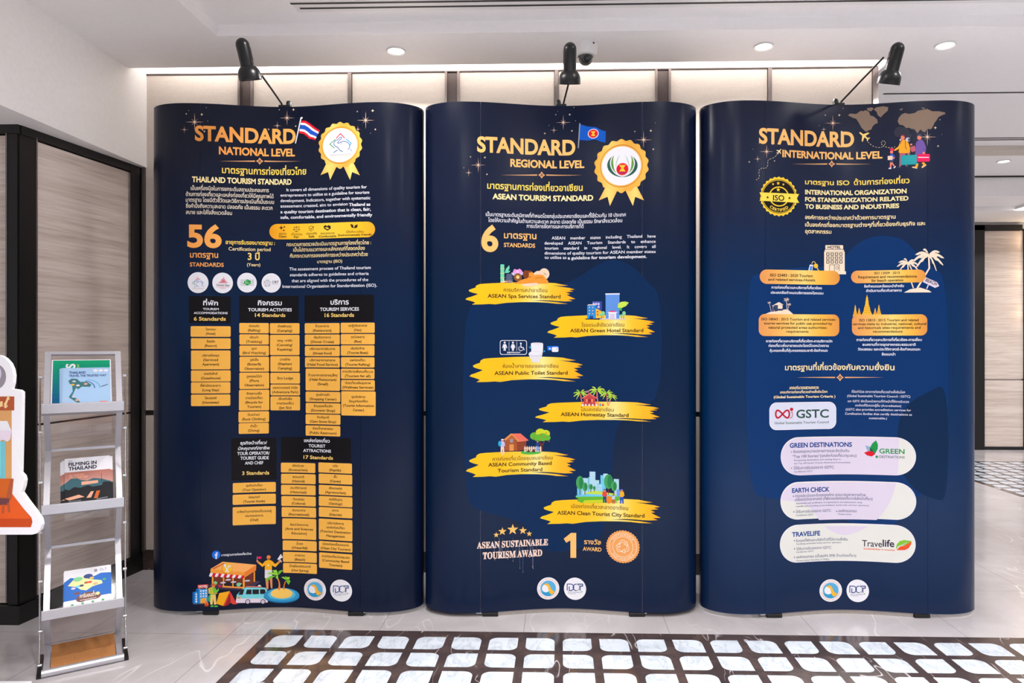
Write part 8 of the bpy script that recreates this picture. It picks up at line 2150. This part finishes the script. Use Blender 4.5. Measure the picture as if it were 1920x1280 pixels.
struct('trim_25', MB().box(-2.350, -2.344, SY - 0.015, SY - 0.007, 0.09, 2.09), M['steel'], cat='wall trim')
splayed(struct('baseboard_left', MB().box(-0.02, 0.022, -0.02, 0.71, 0, 0.08), M['blackframe'], cat='baseboard'))
struct('baseboard_left_front', MB().box(-2.95, SX + 0.02, SY - 0.024, SY + 0.01, 0, 0.08), M['blackframe'], cat='baseboard').name = 'baseboard_front'
# black corner column between the stone and the fabric wall
xc0 = -2.215
struct('trim_22', MB().box(xc0, edge[0][0] - 0.012, WALL_Y - 0.10, WALL_Y - 0.001, 0.0, BH), M['blackframe'], cat='wall trim')

# far wall on the right, past the lobby's second inlay
fy = 8.05
struct('wall_far', MB().box(3.0, 10, fy, fy + 0.2, 0, 2.75), M['paint'])
def FX(px_):
    d = at(px_, 648, 7.9) - Vector((0, 0, EYE)); return d.x * fy / d.y
def FZ(py_, depth=7.92): return EYE + (648 - py_) / FOCAL * depth
t = thing('stone_panel', 'pale veined stone panel on the far wall beyond the right display', 'wall panel', (0, fy, 0)); t['kind'] = 'structure'
x0, x1 = FX(1841), FX(1915)
obj('upper_stone', MB().box(x0, x1, -0.03, 0, FZ(710), FZ(434)), M['stone'], t)
obj('lower_stone', MB().box(x0, x1, -0.03, 0, 0.035, FZ(712.5)), M['stone'], t)
f2 = MB()
f2.box(FX(1780), x0 - 0.004, -0.06 + fy, fy, 0, FZ(424)); f2.box(FX(1780), FX(1911), fy - 0.06, fy, FZ(433), FZ(423)); f2.box(x1 + 0.004, x1 + 0.05, fy - 0.05, fy, 0, FZ(430)); f2.box(x0, 10, fy - 0.05, fy, 0, 0.033)
struct('trim_23', f2, M['blackframe'], cat='wall trim')
t = thing('stone_panel', 'far stone panel cut off by the right edge of the photo', 'wall panel', (0, fy, 0)); t['kind'] = 'structure'
obj('stone', MB().box(x1 + 0.055, 7.6, -0.03, 0, 0.035, FZ(434)), M['stone'], t)
t = thing('wall_sconce', 'warm glowing wall sconce at the right edge on the far wall', 'light', (x1 + 0.09, fy - 0.05, FZ(515)))
obj('back_plate', MB().box(-0.03, 0.03, -0.01, 0.02, -0.75, 0.45), M['bronze'], t)
for zz in (0.0, -0.42, 0.38): obj('globe', MB().lathe([(0.0, -0.045), (0.03, -0.036), (0.045, 0), (0.03, 0.036), (0.0, 0.045)], (0, -0.05, zz), n=20), M['warmglow'], t, smooth=True)

# ---------------------------------------------------------------- ceiling fittings
def downlight(p, label, watt, spread=140):
    t = thing('downlight', label, 'light', p, 0, 'recessed ceiling downlights')
    obj('trim_ring', MB().lathe([(0.036, -0.001), (0.043, -0.004), (0.046, -0.001), (0.046, 0.004), (0.036, 0.004)], n=36, caps=False), M['whiteplastic'], t, smooth=True)
    obj('lens', MB().lathe([(0.0, 0.001), (0.036, 0.001), (0.036, 0.003), (0.0, 0.003)], n=36), M['glow'], t)
    lamp_disc(p[0], p[1], p[2] - 0.012, watt, 0.06, spread=spread)
downlight((-0.779, 3.275, CEIL - 0.004), 'round white downlight in the ceiling left of centre, above the first gap', 9)
downlight((0.953, 3.275, CEIL - 0.004), 'round white downlight in the ceiling above the right display, left of its lamp', 9)
downlight((1.796, 3.285, CEIL - 0.004), 'round white downlight in the ceiling right of the right lamp', 9)
p = at(1882, 302, 5.27)
downlight((p.x, p.y, CEIL - 0.004), 'small distant downlight in the ceiling beyond the right display', 14)
# unseen lights added over the corridor beyond, and one ceiling panel at the frame edge
for q in ((5.5, 4.4), (7.3, 4.4), (3.4, 6.6), (5.4, 6.9), (7.4, 6.9)): lamp_disc(q[0], q[1], CEIL - 0.015, 17, 0.12)
p = at(1915, 376, 6.9)
t = thing('ceiling_lamp', 'bright square ceiling lamp cut off by the right edge', 'light', (p.x + 0.10, p.y, EYE + 1.40))
obj('housing', MB().box(-0.11, 0.11, -0.08, 0.08, -0.03, 0.0), M['whiteplastic'], t)
obj('diffuser', MB().box(-0.10, 0.10, -0.07, 0.07, -0.036, -0.0301), M['glow'], t)

t = thing('air_vent', 'long linear air slot vent in the ceiling tray along the top edge', 'vent', (0, 0, TRAY))
obj('frame', MB().box(-1.14, 6, 2.90, 2.99, -0.0015, 0.0), M['whiteplastic'], t)
for yy in (2.915, 2.957): obj('slot', MB().box(-1.12 if yy > 2.93 else -1.145, 6, yy - 0.007, yy + 0.007, -0.0022, -0.0014), M['slotdark'], t)

p = (0.119, 3.235, CEIL)
t = thing('dome_camera', 'white dome security camera on the ceiling behind the middle lamp', 'camera', p)
obj('base', MB().lathe([(0.055, 0.0), (0.056, -0.02), (0.053, -0.045), (0.049, -0.055), (0.040, -0.058)], n=40), M['whiteplastic'], t, smooth=True)
obj('dome', MB().lathe([(0.037, -0.058)] + [(0.037 * math.cos(a), -0.058 - 0.04 * math.sin(a)) for a in [k * PI / 16 for k in range(1, 9)]], n=32), M['dome'], t, smooth=True)
obj('lens', MB().lathe([(0.0, 0), (0.014, 0.0), (0.016, -0.004), (0.012, -0.006), (0.0, -0.006)], (0.006, -0.030, -0.074), (0.1, 0.8, 0.5), 20), M['black'], t, smooth=True)
obj('screw', MB().lathe([(0.0, 0), (0.004, 0), (0.004, 0.003), (0.0, 0.003)], (0.035, -0.044, -0.012), (0.6, -0.8, 0), 12), M['black'], t)

# ---------------------------------------------------------------- the three curved fabric displays
DEP, BUL, ENDA, ENDB = WAVE
def wave(u):
    a = abs(u)
    if a < BUL: return DEP * (0.5 + 0.5 * math.cos(PI * a / BUL))
    t_ = min(1.0, (a - BUL) / ENDA); return ENDB * (1 - math.sqrt(max(0.0, 1 - t_ * t_)))
def slope(u):
    e = 1e-4; return (wave(u + e) - wave(u - e)) / (2 * e)
def sheet(u, v, h):
    s_ = slope(max(-0.59, min(0.59, u))); l_ = math.sqrt(1 + s_ * s_)
    return (u + s_ / l_ * h, wave(u) - h / l_, v)
ZB, ZT = 0.019, 2.241
SEAM = 0.352
INK_LABELS = dict(award_rosette='gold award rosette', flag='waving flag on a pole', certified_seal='gold ISO certified seal', world_map='brown world map', sparkles='pale gold sparkle stars', brush_stroke='golden brush stroke with lettering')

def display(k, label):
    cx, cy, rz = STANDS[k]
    t = thing('curved_display', label, 'display stand', (cx, cy, 0), rz, 'curved navy exhibition displays')
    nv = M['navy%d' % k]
    def panel(name, prof, lab=None):
        n_ = len(prof); outer = prof; inner = []
        for i, (x, y) in enumerate(prof):
            a = Vector(prof[max(i - 1, 0)]); b = Vector(prof[min(i + 1, n_ - 1)]); d = (b - a).normalized()
            inner.append((x - d.y * 0.003, y + d.x * 0.003))
        ring = [*outer, *inner[::-1]]
        mb = MB().quad_strip([[(x, y, z) for x, y in ring] for z in (ZB, ZT)], True)
        m_ = len(ring)
        for i in range(n_ - 1):
            a, b, c, d = i, i + 1, m_ - 2 - i, m_ - 1 - i
            mb.f.append((d, c, b, a)); mb.f.append((m_ + a, m_ + b, m_ + c, m_ + d))
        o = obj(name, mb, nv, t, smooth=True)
        if lab: o['label'] = lab
        return o
    N = 120
    mid = [(-SEAM + 0.0006 + (2 * SEAM - 0.0012) * i / N, 0) for i in range(N + 1)]
    front = panel('front_panel', [(u, wave(u)) for u, _ in mid])
    endr = [(SEAM + 0.0006 + (BUL - SEAM) * i / 24, 0) for i in range(24)]
    endr = [(u, wave(u)) for u, _ in endr] + [(BUL + ENDA * math.sin(a), ENDB * (1 - math.cos(a))) for a in [PI * 0.5 * i / 40 for i in range(41)]]
    endr += [(BUL + ENDA - 0.16 * (i / 16) ** 2, ENDB + 0.17 * math.sin(PI / 2 * i / 16)) for i in range(1, 17)]
    panel('end_panel', endr)
    panel('end_panel', [(-x, y) for x, y in reversed(endr)])
    pr = Press(sheet)
    pr.run([it for it in PRINTS if it[1] == k])
    pr.emit(front, INK_LABELS)
    # aluminium pop-up frame behind the sheets, its base rail and black feet
    for sx in (-0.36, 0.0, 0.36):
        obj('frame_upright', MB().box(sx - 0.012, sx + 0.012, wave(sx) + 0.006, wave(sx) + 0.03, 0.012, 2.235), M['alu'], t)
        obj('rear_upright', MB().box(sx - 0.012, sx + 0.012, 0.27, 0.294, 0.0, 2.235), M['alu'], t)
    for z in (0.03, 0.75, 1.48, 2.215):
        mb = MB()
        mb.box(-0.372, 0.372, 0.275, 0.289, z - 0.01, z + 0.01)
        for sx in (-0.36, 0.0, 0.36): mb.box(sx - 0.006, sx + 0.006, wave(sx) + 0.03, 0.275, z - 0.008, z + 0.008)
        obj('frame_crossbar', mb, M['alu'], t)
    pts = [(-0.285 + 0.58 * i / 60) for i in range(61)]
    mb = MB(); ring = [(u, wave(u) + 0.004) for u in pts] + [(u, wave(u) + 0.03) for u in reversed(pts)]
    mb.quad_strip([[(x, y, z) for x, y in ring] for z in (0.0, 0.0188)], True)
    m_ = len(ring)
    for i in range(len(pts) - 1): mb.f.append((i, i + 1, m_ - 2 - i, m_ - 1 - i)); mb.f.append((m_ + i, m_ + i + 1, 2 * m_ - 2 - i, 2 * m_ - 1 - i))
    obj('base_rail', mb, M['rail'], t)
    for sx in (-0.31, 0.33):
        obj('foot', MB().box(sx - 0.034, sx + 0.034, wave(sx) - 0.003, wave(sx) + 0.03, 0.0, 0.0175), M['black'], t, bevel=0.003)
    return t
display(0, 'left navy curved display headed NATIONAL LEVEL, covered in orange name buttons')
display(1, 'middle navy curved display headed REGIONAL LEVEL, with six golden brush strokes')
display(2, 'right navy curved display headed INTERNATIONAL LEVEL, with white rounded cards')

# ---------------------------------------------------------------- clip-on display lamps
def clip_lamp(label, top, bottom, clip, arm_end=None, knob=None):
    top, bottom, clip = Vector(top), Vector(bottom), Vector(clip)
    L_ = (top - bottom).length
    t = thing('display_lamp', label, 'lamp', clip, 0, 'black lamps clipped on the displays')
    ax = (top - bottom).normalized(); o = bottom - clip
    R_, S_ = L_ * 0.168, L_ * 0.285
    body = [(R_ * 0.96, L_ * 0.28), (R_, L_ * 0.34), (R_, L_ * 0.84)] + [(R_ * math.cos(a), L_ * 0.84 + R_ * 1.05 * math.sin(a)) for a in [k * PI / 16 for k in range(1, 9)]]
    obj('lamp_body', MB().lathe(body, o, ax, 36), M['black'], t, smooth=True)
    shade = [(S_ * 0.96, 0.004), (S_, 0.0), (S_, L_ * 0.06), (S_ * 0.99, L_ * 0.14), (S_ * 0.92, L_ * 0.22), (S_ * 0.78, L_ * 0.29), (R_ * 1.02, L_ * 0.335)]
    inner = [(max(r - 0.003, 0.001), h) for r, h in shade[::-1]]
    sh = obj('shade', MB().lathe([(0.0005, L_ * 0.30)] + inner[1:-2] + shade, o, ax, 40, caps=False), M['black'], t, smooth=True)
    obj('bulb', MB().lathe([(0.0, L_ * 0.05), (S_ * 0.5, L_ * 0.07), (S_ * 0.6, L_ * 0.14), (R_ * 0.6, L_ * 0.28)], o, ax, 24), M['whiteplastic'], sh, smooth=True)
    side = ax.cross(Vector((0, 1, 0))).normalized()
    vents = MB()
    for k in range(7):
        c = o + ax * (L_ * (0.50 + 0.045 * k)) + Vector((0, -1, 0)) * 0 + (side if arm_end is None or (Vector(arm_end) - top).dot(side) > 0 else -side) * R_ * 0.99
        vents.obox(c - Vector((0, R_ * 0.35, 0)), c + Vector((0, R_ * 0.35, 0)), ax, L_ * 0.018, 0.002)
    obj('vent', vents, M['slotdark'], t)
    e = (Vector(arm_end) if arm_end else bottom + ax * L_ * 0.12) - clip
    obj('arm', MB().tube([(0, 0.0, -0.008), (0, 0, 0.004), e * 0.5 + Vector((0, 0, 0.003)), e], 0.0042, 12), M['black'], t, smooth=True)
    kx = (Vector(knob) - clip) if knob else Vector((0.022, 0, 0))
    obj('clamp', MB().box(min(-0.012, kx.x - 0.012), max(0.012, kx.x + 0.012), -0.010, 0.020, -0.0135, -0.003).box(kx.x - 0.010, kx.x + 0.010, -0.003, 0.017, -0.01, 0.012), M['black'], t, bevel=0.003)
    obj('knob', MB().lathe([(0.012, -0.012), (0.012, 0.008), (0.009, 0.015), (0.0, 0.018)], (kx.x, 0.007, kx.z + 0.002), (0, 0, 1), 20), M['black'], t, smooth=True)
    return t
def top_of(k, u, dy=0.012):
    cx, cy, rz = STANDS[k]; c, s = math.cos(rz), math.sin(rz); y = wave(u) + dy
    return Vector((cx + c * u - s * y, cy + s * u + c * y, ZT + 0.014))
clip_lamp('black clip-on lamp over the left display, leaning left', at(452, 72, 2.78), at(470, 150, 2.83), top_of(0, -0.018), at(492, 143, 2.84), top_of(0, 0.012))
clip_lamp('black clip-on lamp over the middle display, pointing straight down', at(1069, 80, 2.74), at(1068, 158, 2.80), top_of(1, 0.012), None, top_of(1, -0.012))
clip_lamp('black clip-on lamp over the right display, leaning right on a long arm', at(1686, 80, 2.72), at(1665, 158, 2.78), top_of(2, 0.005), at(1656, 108, 2.76), top_of(2, -0.018))

# ---------------------------------------------------------------- zig-zag brochure rack
RX, RY, RR = -1.742, 2.49, math.radians(35)
rack = thing('brochure_rack', 'silver folding zig-zag brochure rack beside the left display', 'brochure rack', (RX, RY, 0), RR)
HW_ = 0.122
NODES = [(0.165, 1.150), (0.0, 0.945), (0.165, 0.785), (0.0, 0.586), (0.165, 0.420), (0.0, 0.212), (0.165, 0.052), (0.0, 0.020)]
for i, ((ya, za), (yb, zb)) in enumerate(zip(NODES, NODES[1:])):
    for sx in (-1, 1):
        obj('side_rail', MB().obox((sx * (HW_ - 0.010), ya, za), (sx * (HW_ - 0.010), yb, zb), (1, 0, 0), 0.019, 0.010), M['alu'], rack)
    d = (Vector((0, yb, zb)) - Vector((0, ya, za))); 
    a = Vector((0, ya, za)) + d * 0.04; b = Vector((0, yb, zb)) - d * 0.04
    if i < 6: obj('clear_sheet', MB().obox(a, b, (1, 0, 0), 2 * (HW_ - 0.020), 0.002), M['acrylic'], rack)
    else:
        obj('base_board', MB().obox(a, b, (1, 0, 0), 2 * (HW_ - 0.022), 0.004), M['kraft'], rack)
obj('top_bar', MB().obox((-HW_, 0.165, 1.150), (HW_, 0.165, 1.150), (0, 0.63, 0.78), 0.014, 0.010), M['alu'], rack)
for (y, z) in (NODES[2], NODES[4], NODES[6]):
    obj('hinge_bar', MB().obox((-HW_, y, z), (HW_, y, z), (0, 0, 1), 0.010, 0.012), M['alu'], rack)
for (y, z) in (NODES[1], NODES[3], NODES[5]):
    lip = [(-0.022, 0.028), (-0.018, 0.030), (-0.014, 0.004), (0.012, -0.010), (0.010, -0.016), (-0.020, -0.006)]
    mb = MB().quad_strip([[(x, y + a, z + b) for a, b in lip] for x in (-HW_ - 0.004, HW_ + 0.004)], True, True)
    obj('lip', mb, M['alu'], rack, bevel=0.0015)
obj('front_bar', MB().tube([(-HW_ - 0.004, -0.006, 0.014), (HW_ + 0.004, -0.006, 0.014)], 0.0135, 20), M['alu'], rack, smooth=True)
for sx in (-1, 1):
    x = sx * (HW_ + 0.012)
    joints = [(0.095, 1.065), (0.075, 0.865), (0.085, 0.680), (0.075, 0.500), (0.085, 0.318), (0.072, 0.140), (0.03, 0.032)]
    for p, q in zip(joints, joints[1:]): obj('link_rod', MB().tube([(x, *p), (x, *q)], 0.0032, 10), M['chrome'], rack, smooth=True)
    for p in joints: obj('pivot', MB().lathe([(0.0, -0.008), (0.006, -0.008), (0.006, 0.004), (0.0, 0.006)], (x, *p), (sx, 0, 0), 14), M['chrome'], rack, smooth=True)
    obj('foot', MB().box(x - 0.007, x + 0.007, -0.012, 0.20, 0.0, 0.009), M['black'], rack)

# brochures stand in the trays; each copy of a stack is a thing
rm = Matrix.Translation((RX, RY, 0)) @ Matrix.Rotation(RR, 4, 'Z')
def tray(i):
    f = Vector((0, *NODES[2 * i + 1])); r = Vector((0, *NODES[2 * i])); e = (r - f).normalized(); n_ = Vector((0, -e.z, e.y))
    return f, e, n_
def leaflet(name, label, cat, i, x0, x1, lift, h, depth, thick, art, group=None, skew=0.0):
    f, e, n_ = tray(i)
    org = f + e * lift + n_ * depth + Vector((x0, 0, 0))
    xa = (Vector((1, 0, 0)) + e * skew).normalized(); ya = (e - Vector((1, 0, 0)) * skew).normalized()
    mw = rm @ Matrix(((xa.x, n_.x * 0 + (-n_).x, ya.x, org.x), (xa.y, (-n_).y, ya.y, org.y), (xa.z, (-n_).z, ya.z, org.z), (0, 0, 0, 1)))
    t = thing(name, label, cat, (0, 0, 0), 0, group); t.matrix_world = mw
    w = x1 - x0
    pages = obj('pages', MB().box(0, w, 0.0, thick - 0.0004, 0.0005, h - 0.0005), M['paper'], t)
    pr = Press(lambda u, v, hh: (u, -0.0002 - hh, v), step=9, lift=0.00008)
    art(pr, w, h); pr.emit(pages)
    return t
def art_green(pr, w, h):
    n_ = 10
    for k in range(n_):
        c = [a + (b - a) * k / (n_ - 1) for a, b in zip((10, 84, 140), (16, 158, 112))]; nm = 'tealband%d' % k; INK[nm] = tuple(c)
        pr.poly('cover', [(0.004, h * k / n_), (w - 0.004, h * k / n_), (w - 0.004, min(h - 0.004, h * (k + 1) / n_)), (0.004, min(h - 0.004, h * (k + 1) / n_))], nm)
    pr.text_along('cover', 'SS', (0.072, h - 0.066), (0.072, h - 0.020), 0.040, 'white', 3)
    pr.text_along('cover', 'Thailand', (0.085, h - 0.070), (0.085, h - 0.025), 0.012, 'lime3', 1)
def art_trusted(pr, w, h):
    pr.poly('cover', [(0, 0), (w, 0), (w, h), (0, h)], 'lsky')
    pr.text('cover', 'THAILAND', 0.020, h - 0.028, 0.072, 0.016, 'nv2', 3); pr.text('cover', 'TRAVEL THE TRUSTED WAY', 0.020, h - 0.042, w - 0.012, 0.0135, 'nv2', 3)
    for k in range(3): pr.ell('cover', w - 0.047 + k * 0.017, h - 0.014, 0.0075, 0.0065, 'white')
    mp = [(0.018, 0.118), (0.028, 0.128), (0.045, 0.126), (0.055, 0.112), (0.075, 0.112), (0.09, 0.098), (0.085, 0.088), (0.06, 0.09), (0.048, 0.078), (0.042, 0.086), (0.034, 0.06), (0.03, 0.048), (0.045, 0.036), (0.058, 0.016), (0.052, 0.012), (0.036, 0.028), (0.02, 0.044), (0.032, 0.07), (0.03, 0.096), (0.022, 0.106)]
    pr.poly('cover', mp, 'dkmap')
    for x, y, c in ((0.036, 0.115, 'lil'), (0.032, 0.10, 'gold1'), (0.048, 0.096, 'lil2'), (0.072, 0.102, 'peach'), (0.035, 0.045, 'lil'), (0.045, 0.03, 'peach')): pr.ell('cover', x, y, 0.006, 0.004, c)
    pr.line('cover', [(0.066 + 0.034 * math.cos(a), 0.082 + 0.034 * math.sin(a)) for a in [k * 0.18 for k in range(0, 9)]], 0.003, 'blu')
    pr.line('cover', [(0.072 + 0.045 * math.cos(a), 0.082 + 0.04 * math.sin(a)) for a in [k * 0.18 for k in range(0, 9)]], 0.002, 'cyan')
    pr.line('cover', [(w - 0.03, 0.088), (w - 0.008, 0.098)], 0.003, 'plum'); pr.poly('cover', [(0, 0), (w, 0), (w, 0.012), (0.09, 0.02), (0.06, 0.008), (0, 0.014)], 'lil2')
    pr.rrect('cover', w - 0.036, 0.012, w - 0.012, 0.022, 0.001, 'salm'); pr.line('cover', [(0.012, 0.02), (0.012, 0.04)], 0.002, 'lil'); pr.line('cover', [(0.006, 0.04), (0.019, 0.04)], 0.002, 'lil')
def art_film(pr, w, h):
    pr.poly('cover', [(0, 0), (w, 0), (w, h), (0, h)], 'white'); H = h * 0.70
    n_ = 8
    for k in range(n_):
        nm = 'dusk%d' % k; INK[nm] = tuple(a + (b - a) * k / (n_ - 1) for a, b in zip((206, 160, 150), (180, 116, 104)))
        pr.poly('cover', [(0, H * (0.5 + k / 16)), (w, H * (0.5 + k / 16)), (w, H * (0.5 + (k + 1) / 16)), (0, H * (0.5 + (k + 1) / 16))], nm)
    pr.poly('cover', [(0, 0), (w, 0), (w, H * .62), (w * .8, H * .72), (w * .62, H * .76), (w * .48, H * .70), (w * .34, H * .74), (w * .2, H * .86), (w * .08, H * .74), (0, H * .66)], 'hill')
    pr.poly('cover', [(w * .36, H * .58), (w * .72, H * .6), (w * .72, H * .68), (w * .36, H * .68)], 'peach')
    pr.poly('cover', [(0, 0), (w, 0), (w, H * .60), (w * .84, H * .62), (w * .8, H * .52), (w * .6, H * .5), (w * .5, H * .56), (w * .34, H * .5), (w * .2, H * .54), (w * .1, H * .46), (0, H * .5)], 'night')
    pr.poly('cover', [(0, H * .22), (w * .3, H * .3), (w * .42, H * .22), (w * .3, H * .2), (w * .1, H * .16)], 'peach'); pr.poly('cover', [(w * .46, H * .18), (w * .56, H * .36), (w * .62, H * .36), (w * .56, H * .18)], 'peach'); pr.poly('cover', [(w * .62, H * .14), (w * .68, H * .36), (w * .76, H * .36), (w * .70, H * .14)], 'ora4')
    pr.line('cover', [(w * .80, H * .58), (w * .80, H * .88)], 0.0012, 'night')
    pr.line('cover', [(0.012, h - 0.012), (0.024, h - 0.011)], 0.002, 'nv2'); pr.text('cover', 'FILMING IN', 0.012, h - 0.033, w * .70, 0.021, 'navy', 3); pr.text('cover', 'THAILAND', 0.012, h - 0.052, w * .70, 0.021, 'navy', 3)
    pr.text('cover', 'ALL YOUR FILM', 0.014, H - 0.018, w * .42, 0.011, 'peach', 3); pr.text('cover', 'COULD EVER NEED', 0.014, H - 0.028, w * .50, 0.011, 'peach', 3)
    pr.line('cover', [(0.012, 0.018), (w * .35, 0.018)], 0.002, 'grey'); pr.line('cover', [(w * .68, 0.016), (w * .92, 0.02)], 0.003, 'grey')
def art_map(pr, w, h):
    pr.poly('cover', [(0, 0), (w, 0), (w, h), (0, h)], 'white')
    pr.poly('cover', [(0, h * .22), (w, h * .24), (w, h * .80), (w * .8, h * .82), (w * .66, h * .76), (w * .5, h * .8), (w * .3, h * .76), (w * .14, h * .80), (0, h * .70)], 'cobalt')
    pr.poly('cover', [(w * .08, h * .60), (w * .2, h * .74), (w * .4, h * .80), (w * .55, h * .70), (w * .82, h * .62), (w * .84, h * .54), (w * .62, h * .50), (w * .48, h * .42), (w * .36, h * .46), (w * .26, h * .55)], 'yell')
    for x, y, r, c in ((.3, .74, .10, 'grn3'), (.52, .78, .10, 'nv2'), (.48, .62, .05, 'brick'), (.56, .62, .05, 'red3'), (.20, .52, .05, 'lil'), (.30, .55, .05, 'cy2'), (.28, .38, .06, 'maroon'), (.68, .56, .06, 'peach'), (.6, .72, .05, 'sand'), (.88, .64, .04, 'grn2'), (.38, .56, .05, 'slate2')): pr.ell('cover', w * x, h * y, w * r, w * r * .6, c)
    for x, y, rx in ((.50, .25, .24), (.38, .23, .12), (.66, .25, .14), (.52, .29, .18)): pr.ell('cover', w * x, h * y, w * rx, h * .085, 'maroon')
    pr.text('cover', 'การ์บอนต่ำ', w * .34, h * .25, w * .68, 0.020, 'cream', 2); pr.line('cover', [(w * .34, h * .19), (w * .70, h * .20)], 0.002, 'cream'); pr.ell('cover', w * .73, h * .30, w * .045, h * .04, 'yell')
    pr.ell('cover', w * .69, h * .90, w * .04, w * .04, 'grey'); pr.text('cover', 'CL.7', w * .78, h * .88, w * .93, 0.013, 'slate', 1)
    for x in (.18, .40, .62, .84): pr.ell('cover', w * x, h * (.10 + .02 * x), w * .03, h * .025, 'grn5')
leaflet('poster_sheet', 'green sheet with white lettering at the back of the top rack tray', 'sheet', 0, -0.100, 0.088, 0.006, 0.222, 0.0075, 0.001, art_green)
g1, g2, g3 = 'pale blue map brochures in the top tray', 'film brochures in the middle tray', 'blue map leaflets in the bottom tray'
A = Vector
leaflet('brochure', 'pale blue brochure titled THAILAND, front copy in the top rack tray', 'brochure', 0, -0.066, 0.084, 0.004, 0.178, 0.0160, 0.0022, art_trusted, g1)
leaflet('brochure', 'pale blue brochure peeking out left behind the front one in the top tray', 'brochure', 0, -0.070, 0.078, 0.004, 0.179, 0.0130, 0.0022, art_trusted, g1, 0.008)
leaflet('brochure', 'rearmost pale blue brochure, just before the green sheet', 'brochure', 0, -0.073, 0.075, 0.004, 0.179, 0.0102, 0.0022, art_trusted, g1, 0.016)
leaflet('brochure', 'film brochure with a sunset valley cover, front copy in the middle tray', 'brochure', 1, -0.058, 0.086, 0.006, 0.200, 0.0160, 0.0022, art_film, g2, 0.012)
leaflet('brochure', 'film brochure peeking out right behind the front copy in the middle tray', 'brochure', 1, -0.056, 0.092, 0.006, 0.200, 0.0130, 0.0022, art_film, g2, -0.004)
leaflet('brochure', 'film brochure peeking out left behind the front copy in the middle tray', 'brochure', 1, -0.066, 0.080, 0.006, 0.196, 0.0100, 0.0022, art_film, g2, 0.012)
leaflet('brochure', 'rearmost film brochure of the middle tray, farthest left', 'brochure', 1, -0.070, 0.076, 0.006, 0.192, 0.0070, 0.0022, art_film, g2, 0.02)
leaflet('leaflet', 'white and blue map leaflet, front copy in the bottom rack tray', 'leaflet', 2, -0.061, 0.082, 0.006, 0.150, 0.0130, 0.0022, art_map, g3)
leaflet('leaflet', 'map leaflet peeking out right behind the front one in the bottom tray', 'leaflet', 2, -0.058, 0.087, 0.006, 0.150, 0.0100, 0.0022, art_map, g3)
leaflet('leaflet', 'rearmost map leaflet of the bottom tray, peeking out left', 'leaflet', 2, -0.063, 0.080, 0.006, 0.147, 0.0070, 0.0022, art_map, g3)

# ---------------------------------------------------------------- cut-out foam-board sign at the left edge
DS = 2.2
org = at(0, 1002, DS)
t = thing('cutout_sign', 'white-edged cut-out sign of an orange food kiosk at the left edge', 'sign', (org.x, org.y, 0), YAW)
q = DS / FOCAL
Zs = lambda py_: EYE + (648 - py_) * q
right = [(-10, 664), (2, 667), (10, 672), (18, 681), (23, 692), (25, 704), (24, 718), (21, 729), (36, 731), (41, 735), (41, 745), (40, 800), (38, 886), (44, 892), (46, 900), (44, 912), (40, 923), (52, 940), (66, 958), (76, 973), (78, 983), (75, 993), (68, 1000), (60, 1002)]
AX = -95
outline = right + [(2 * AX - x, y) for x, y in reversed(right)]
obj('board', MB().prism([(x * q, Zs(y)) for x, y in outline], 0.0, 0.014), M['foam'], t)
pr = Press(lambda u, v, h: (u * 1.0, -h, v), step=9, lift=0.0003)
def sp(pts, c): pr.poly('kiosk_picture', [(x * q, Zs(y)) for x, y in pts], c)
INK['ball'] = (150, 142, 152)
pr.ell('kiosk_picture', -9 * q, Zs(706), 20.5 * q, 24 * q, 'ball'); pr.ell('kiosk_picture', -13 * q, Zs(700), 16 * q, 19 * q, 'lil')
sp([(-212, 750), (22, 750), (22, 905), (-212, 905)], 'tan')
sp([(-216, 744), (27, 743), (27, 769), (-216, 772)], 'brick'); sp([(-212, 744), (-216, 772), (-216, 744)], 'brick')
sp([(-205, 827), (11, 827), (11, 899), (-205, 899)], 'glassb'); sp([(-205, 827), (2, 827), (2, 892), (-205, 892)], 'vanb')
sp([(-216, 789), (14, 789), (22, 808), (-222, 808)], 'white'); sp([(-222, 807), (22, 807), (20, 823), (14, 828), (6, 824), (-2, 828), (-12, 824), (-222, 824)], 'lil2')
sp([(-250, 988), (58, 988), (61, 978), (59, 970), (20, 925), (-210, 925), (-250, 970)], 'orange2'); sp([(-250, 972), (59, 972), (22, 924), (-212, 924)], 'orange')
sp([(-205, 895), (26, 897), (22, 935), (16, 940), (-205, 938)], 'brick'); sp([(-205, 895), (20, 897), (12, 932), (-205, 930)], 'ora4'); sp([(-205, 935), (18, 934), (17, 946), (-205, 948)], 'maroon')
sp([(5, 945), (9, 945), (8, 962), (4, 962)], 'brick'); sp([(14, 942), (18, 942), (20, 960), (16, 960)], 'brick')
pr.text('kiosk_picture', '\U0001D4F7\U0001D4FD', -8 * q, Zs(764), 19 * q, 38 * q, 'cream2', 2)
pr.emit(t)
obj('prop_post', MB().box(-125 * q, -65 * q, 0.0145, 0.04, 0.0, Zs(700)), M['foam'], t)
obj('base_plate', MB().box(-0.30, -0.06, 0.0145, 0.22, 0.0, 0.010), M['foam'], t)

bpy.data.objects.remove(_fo)
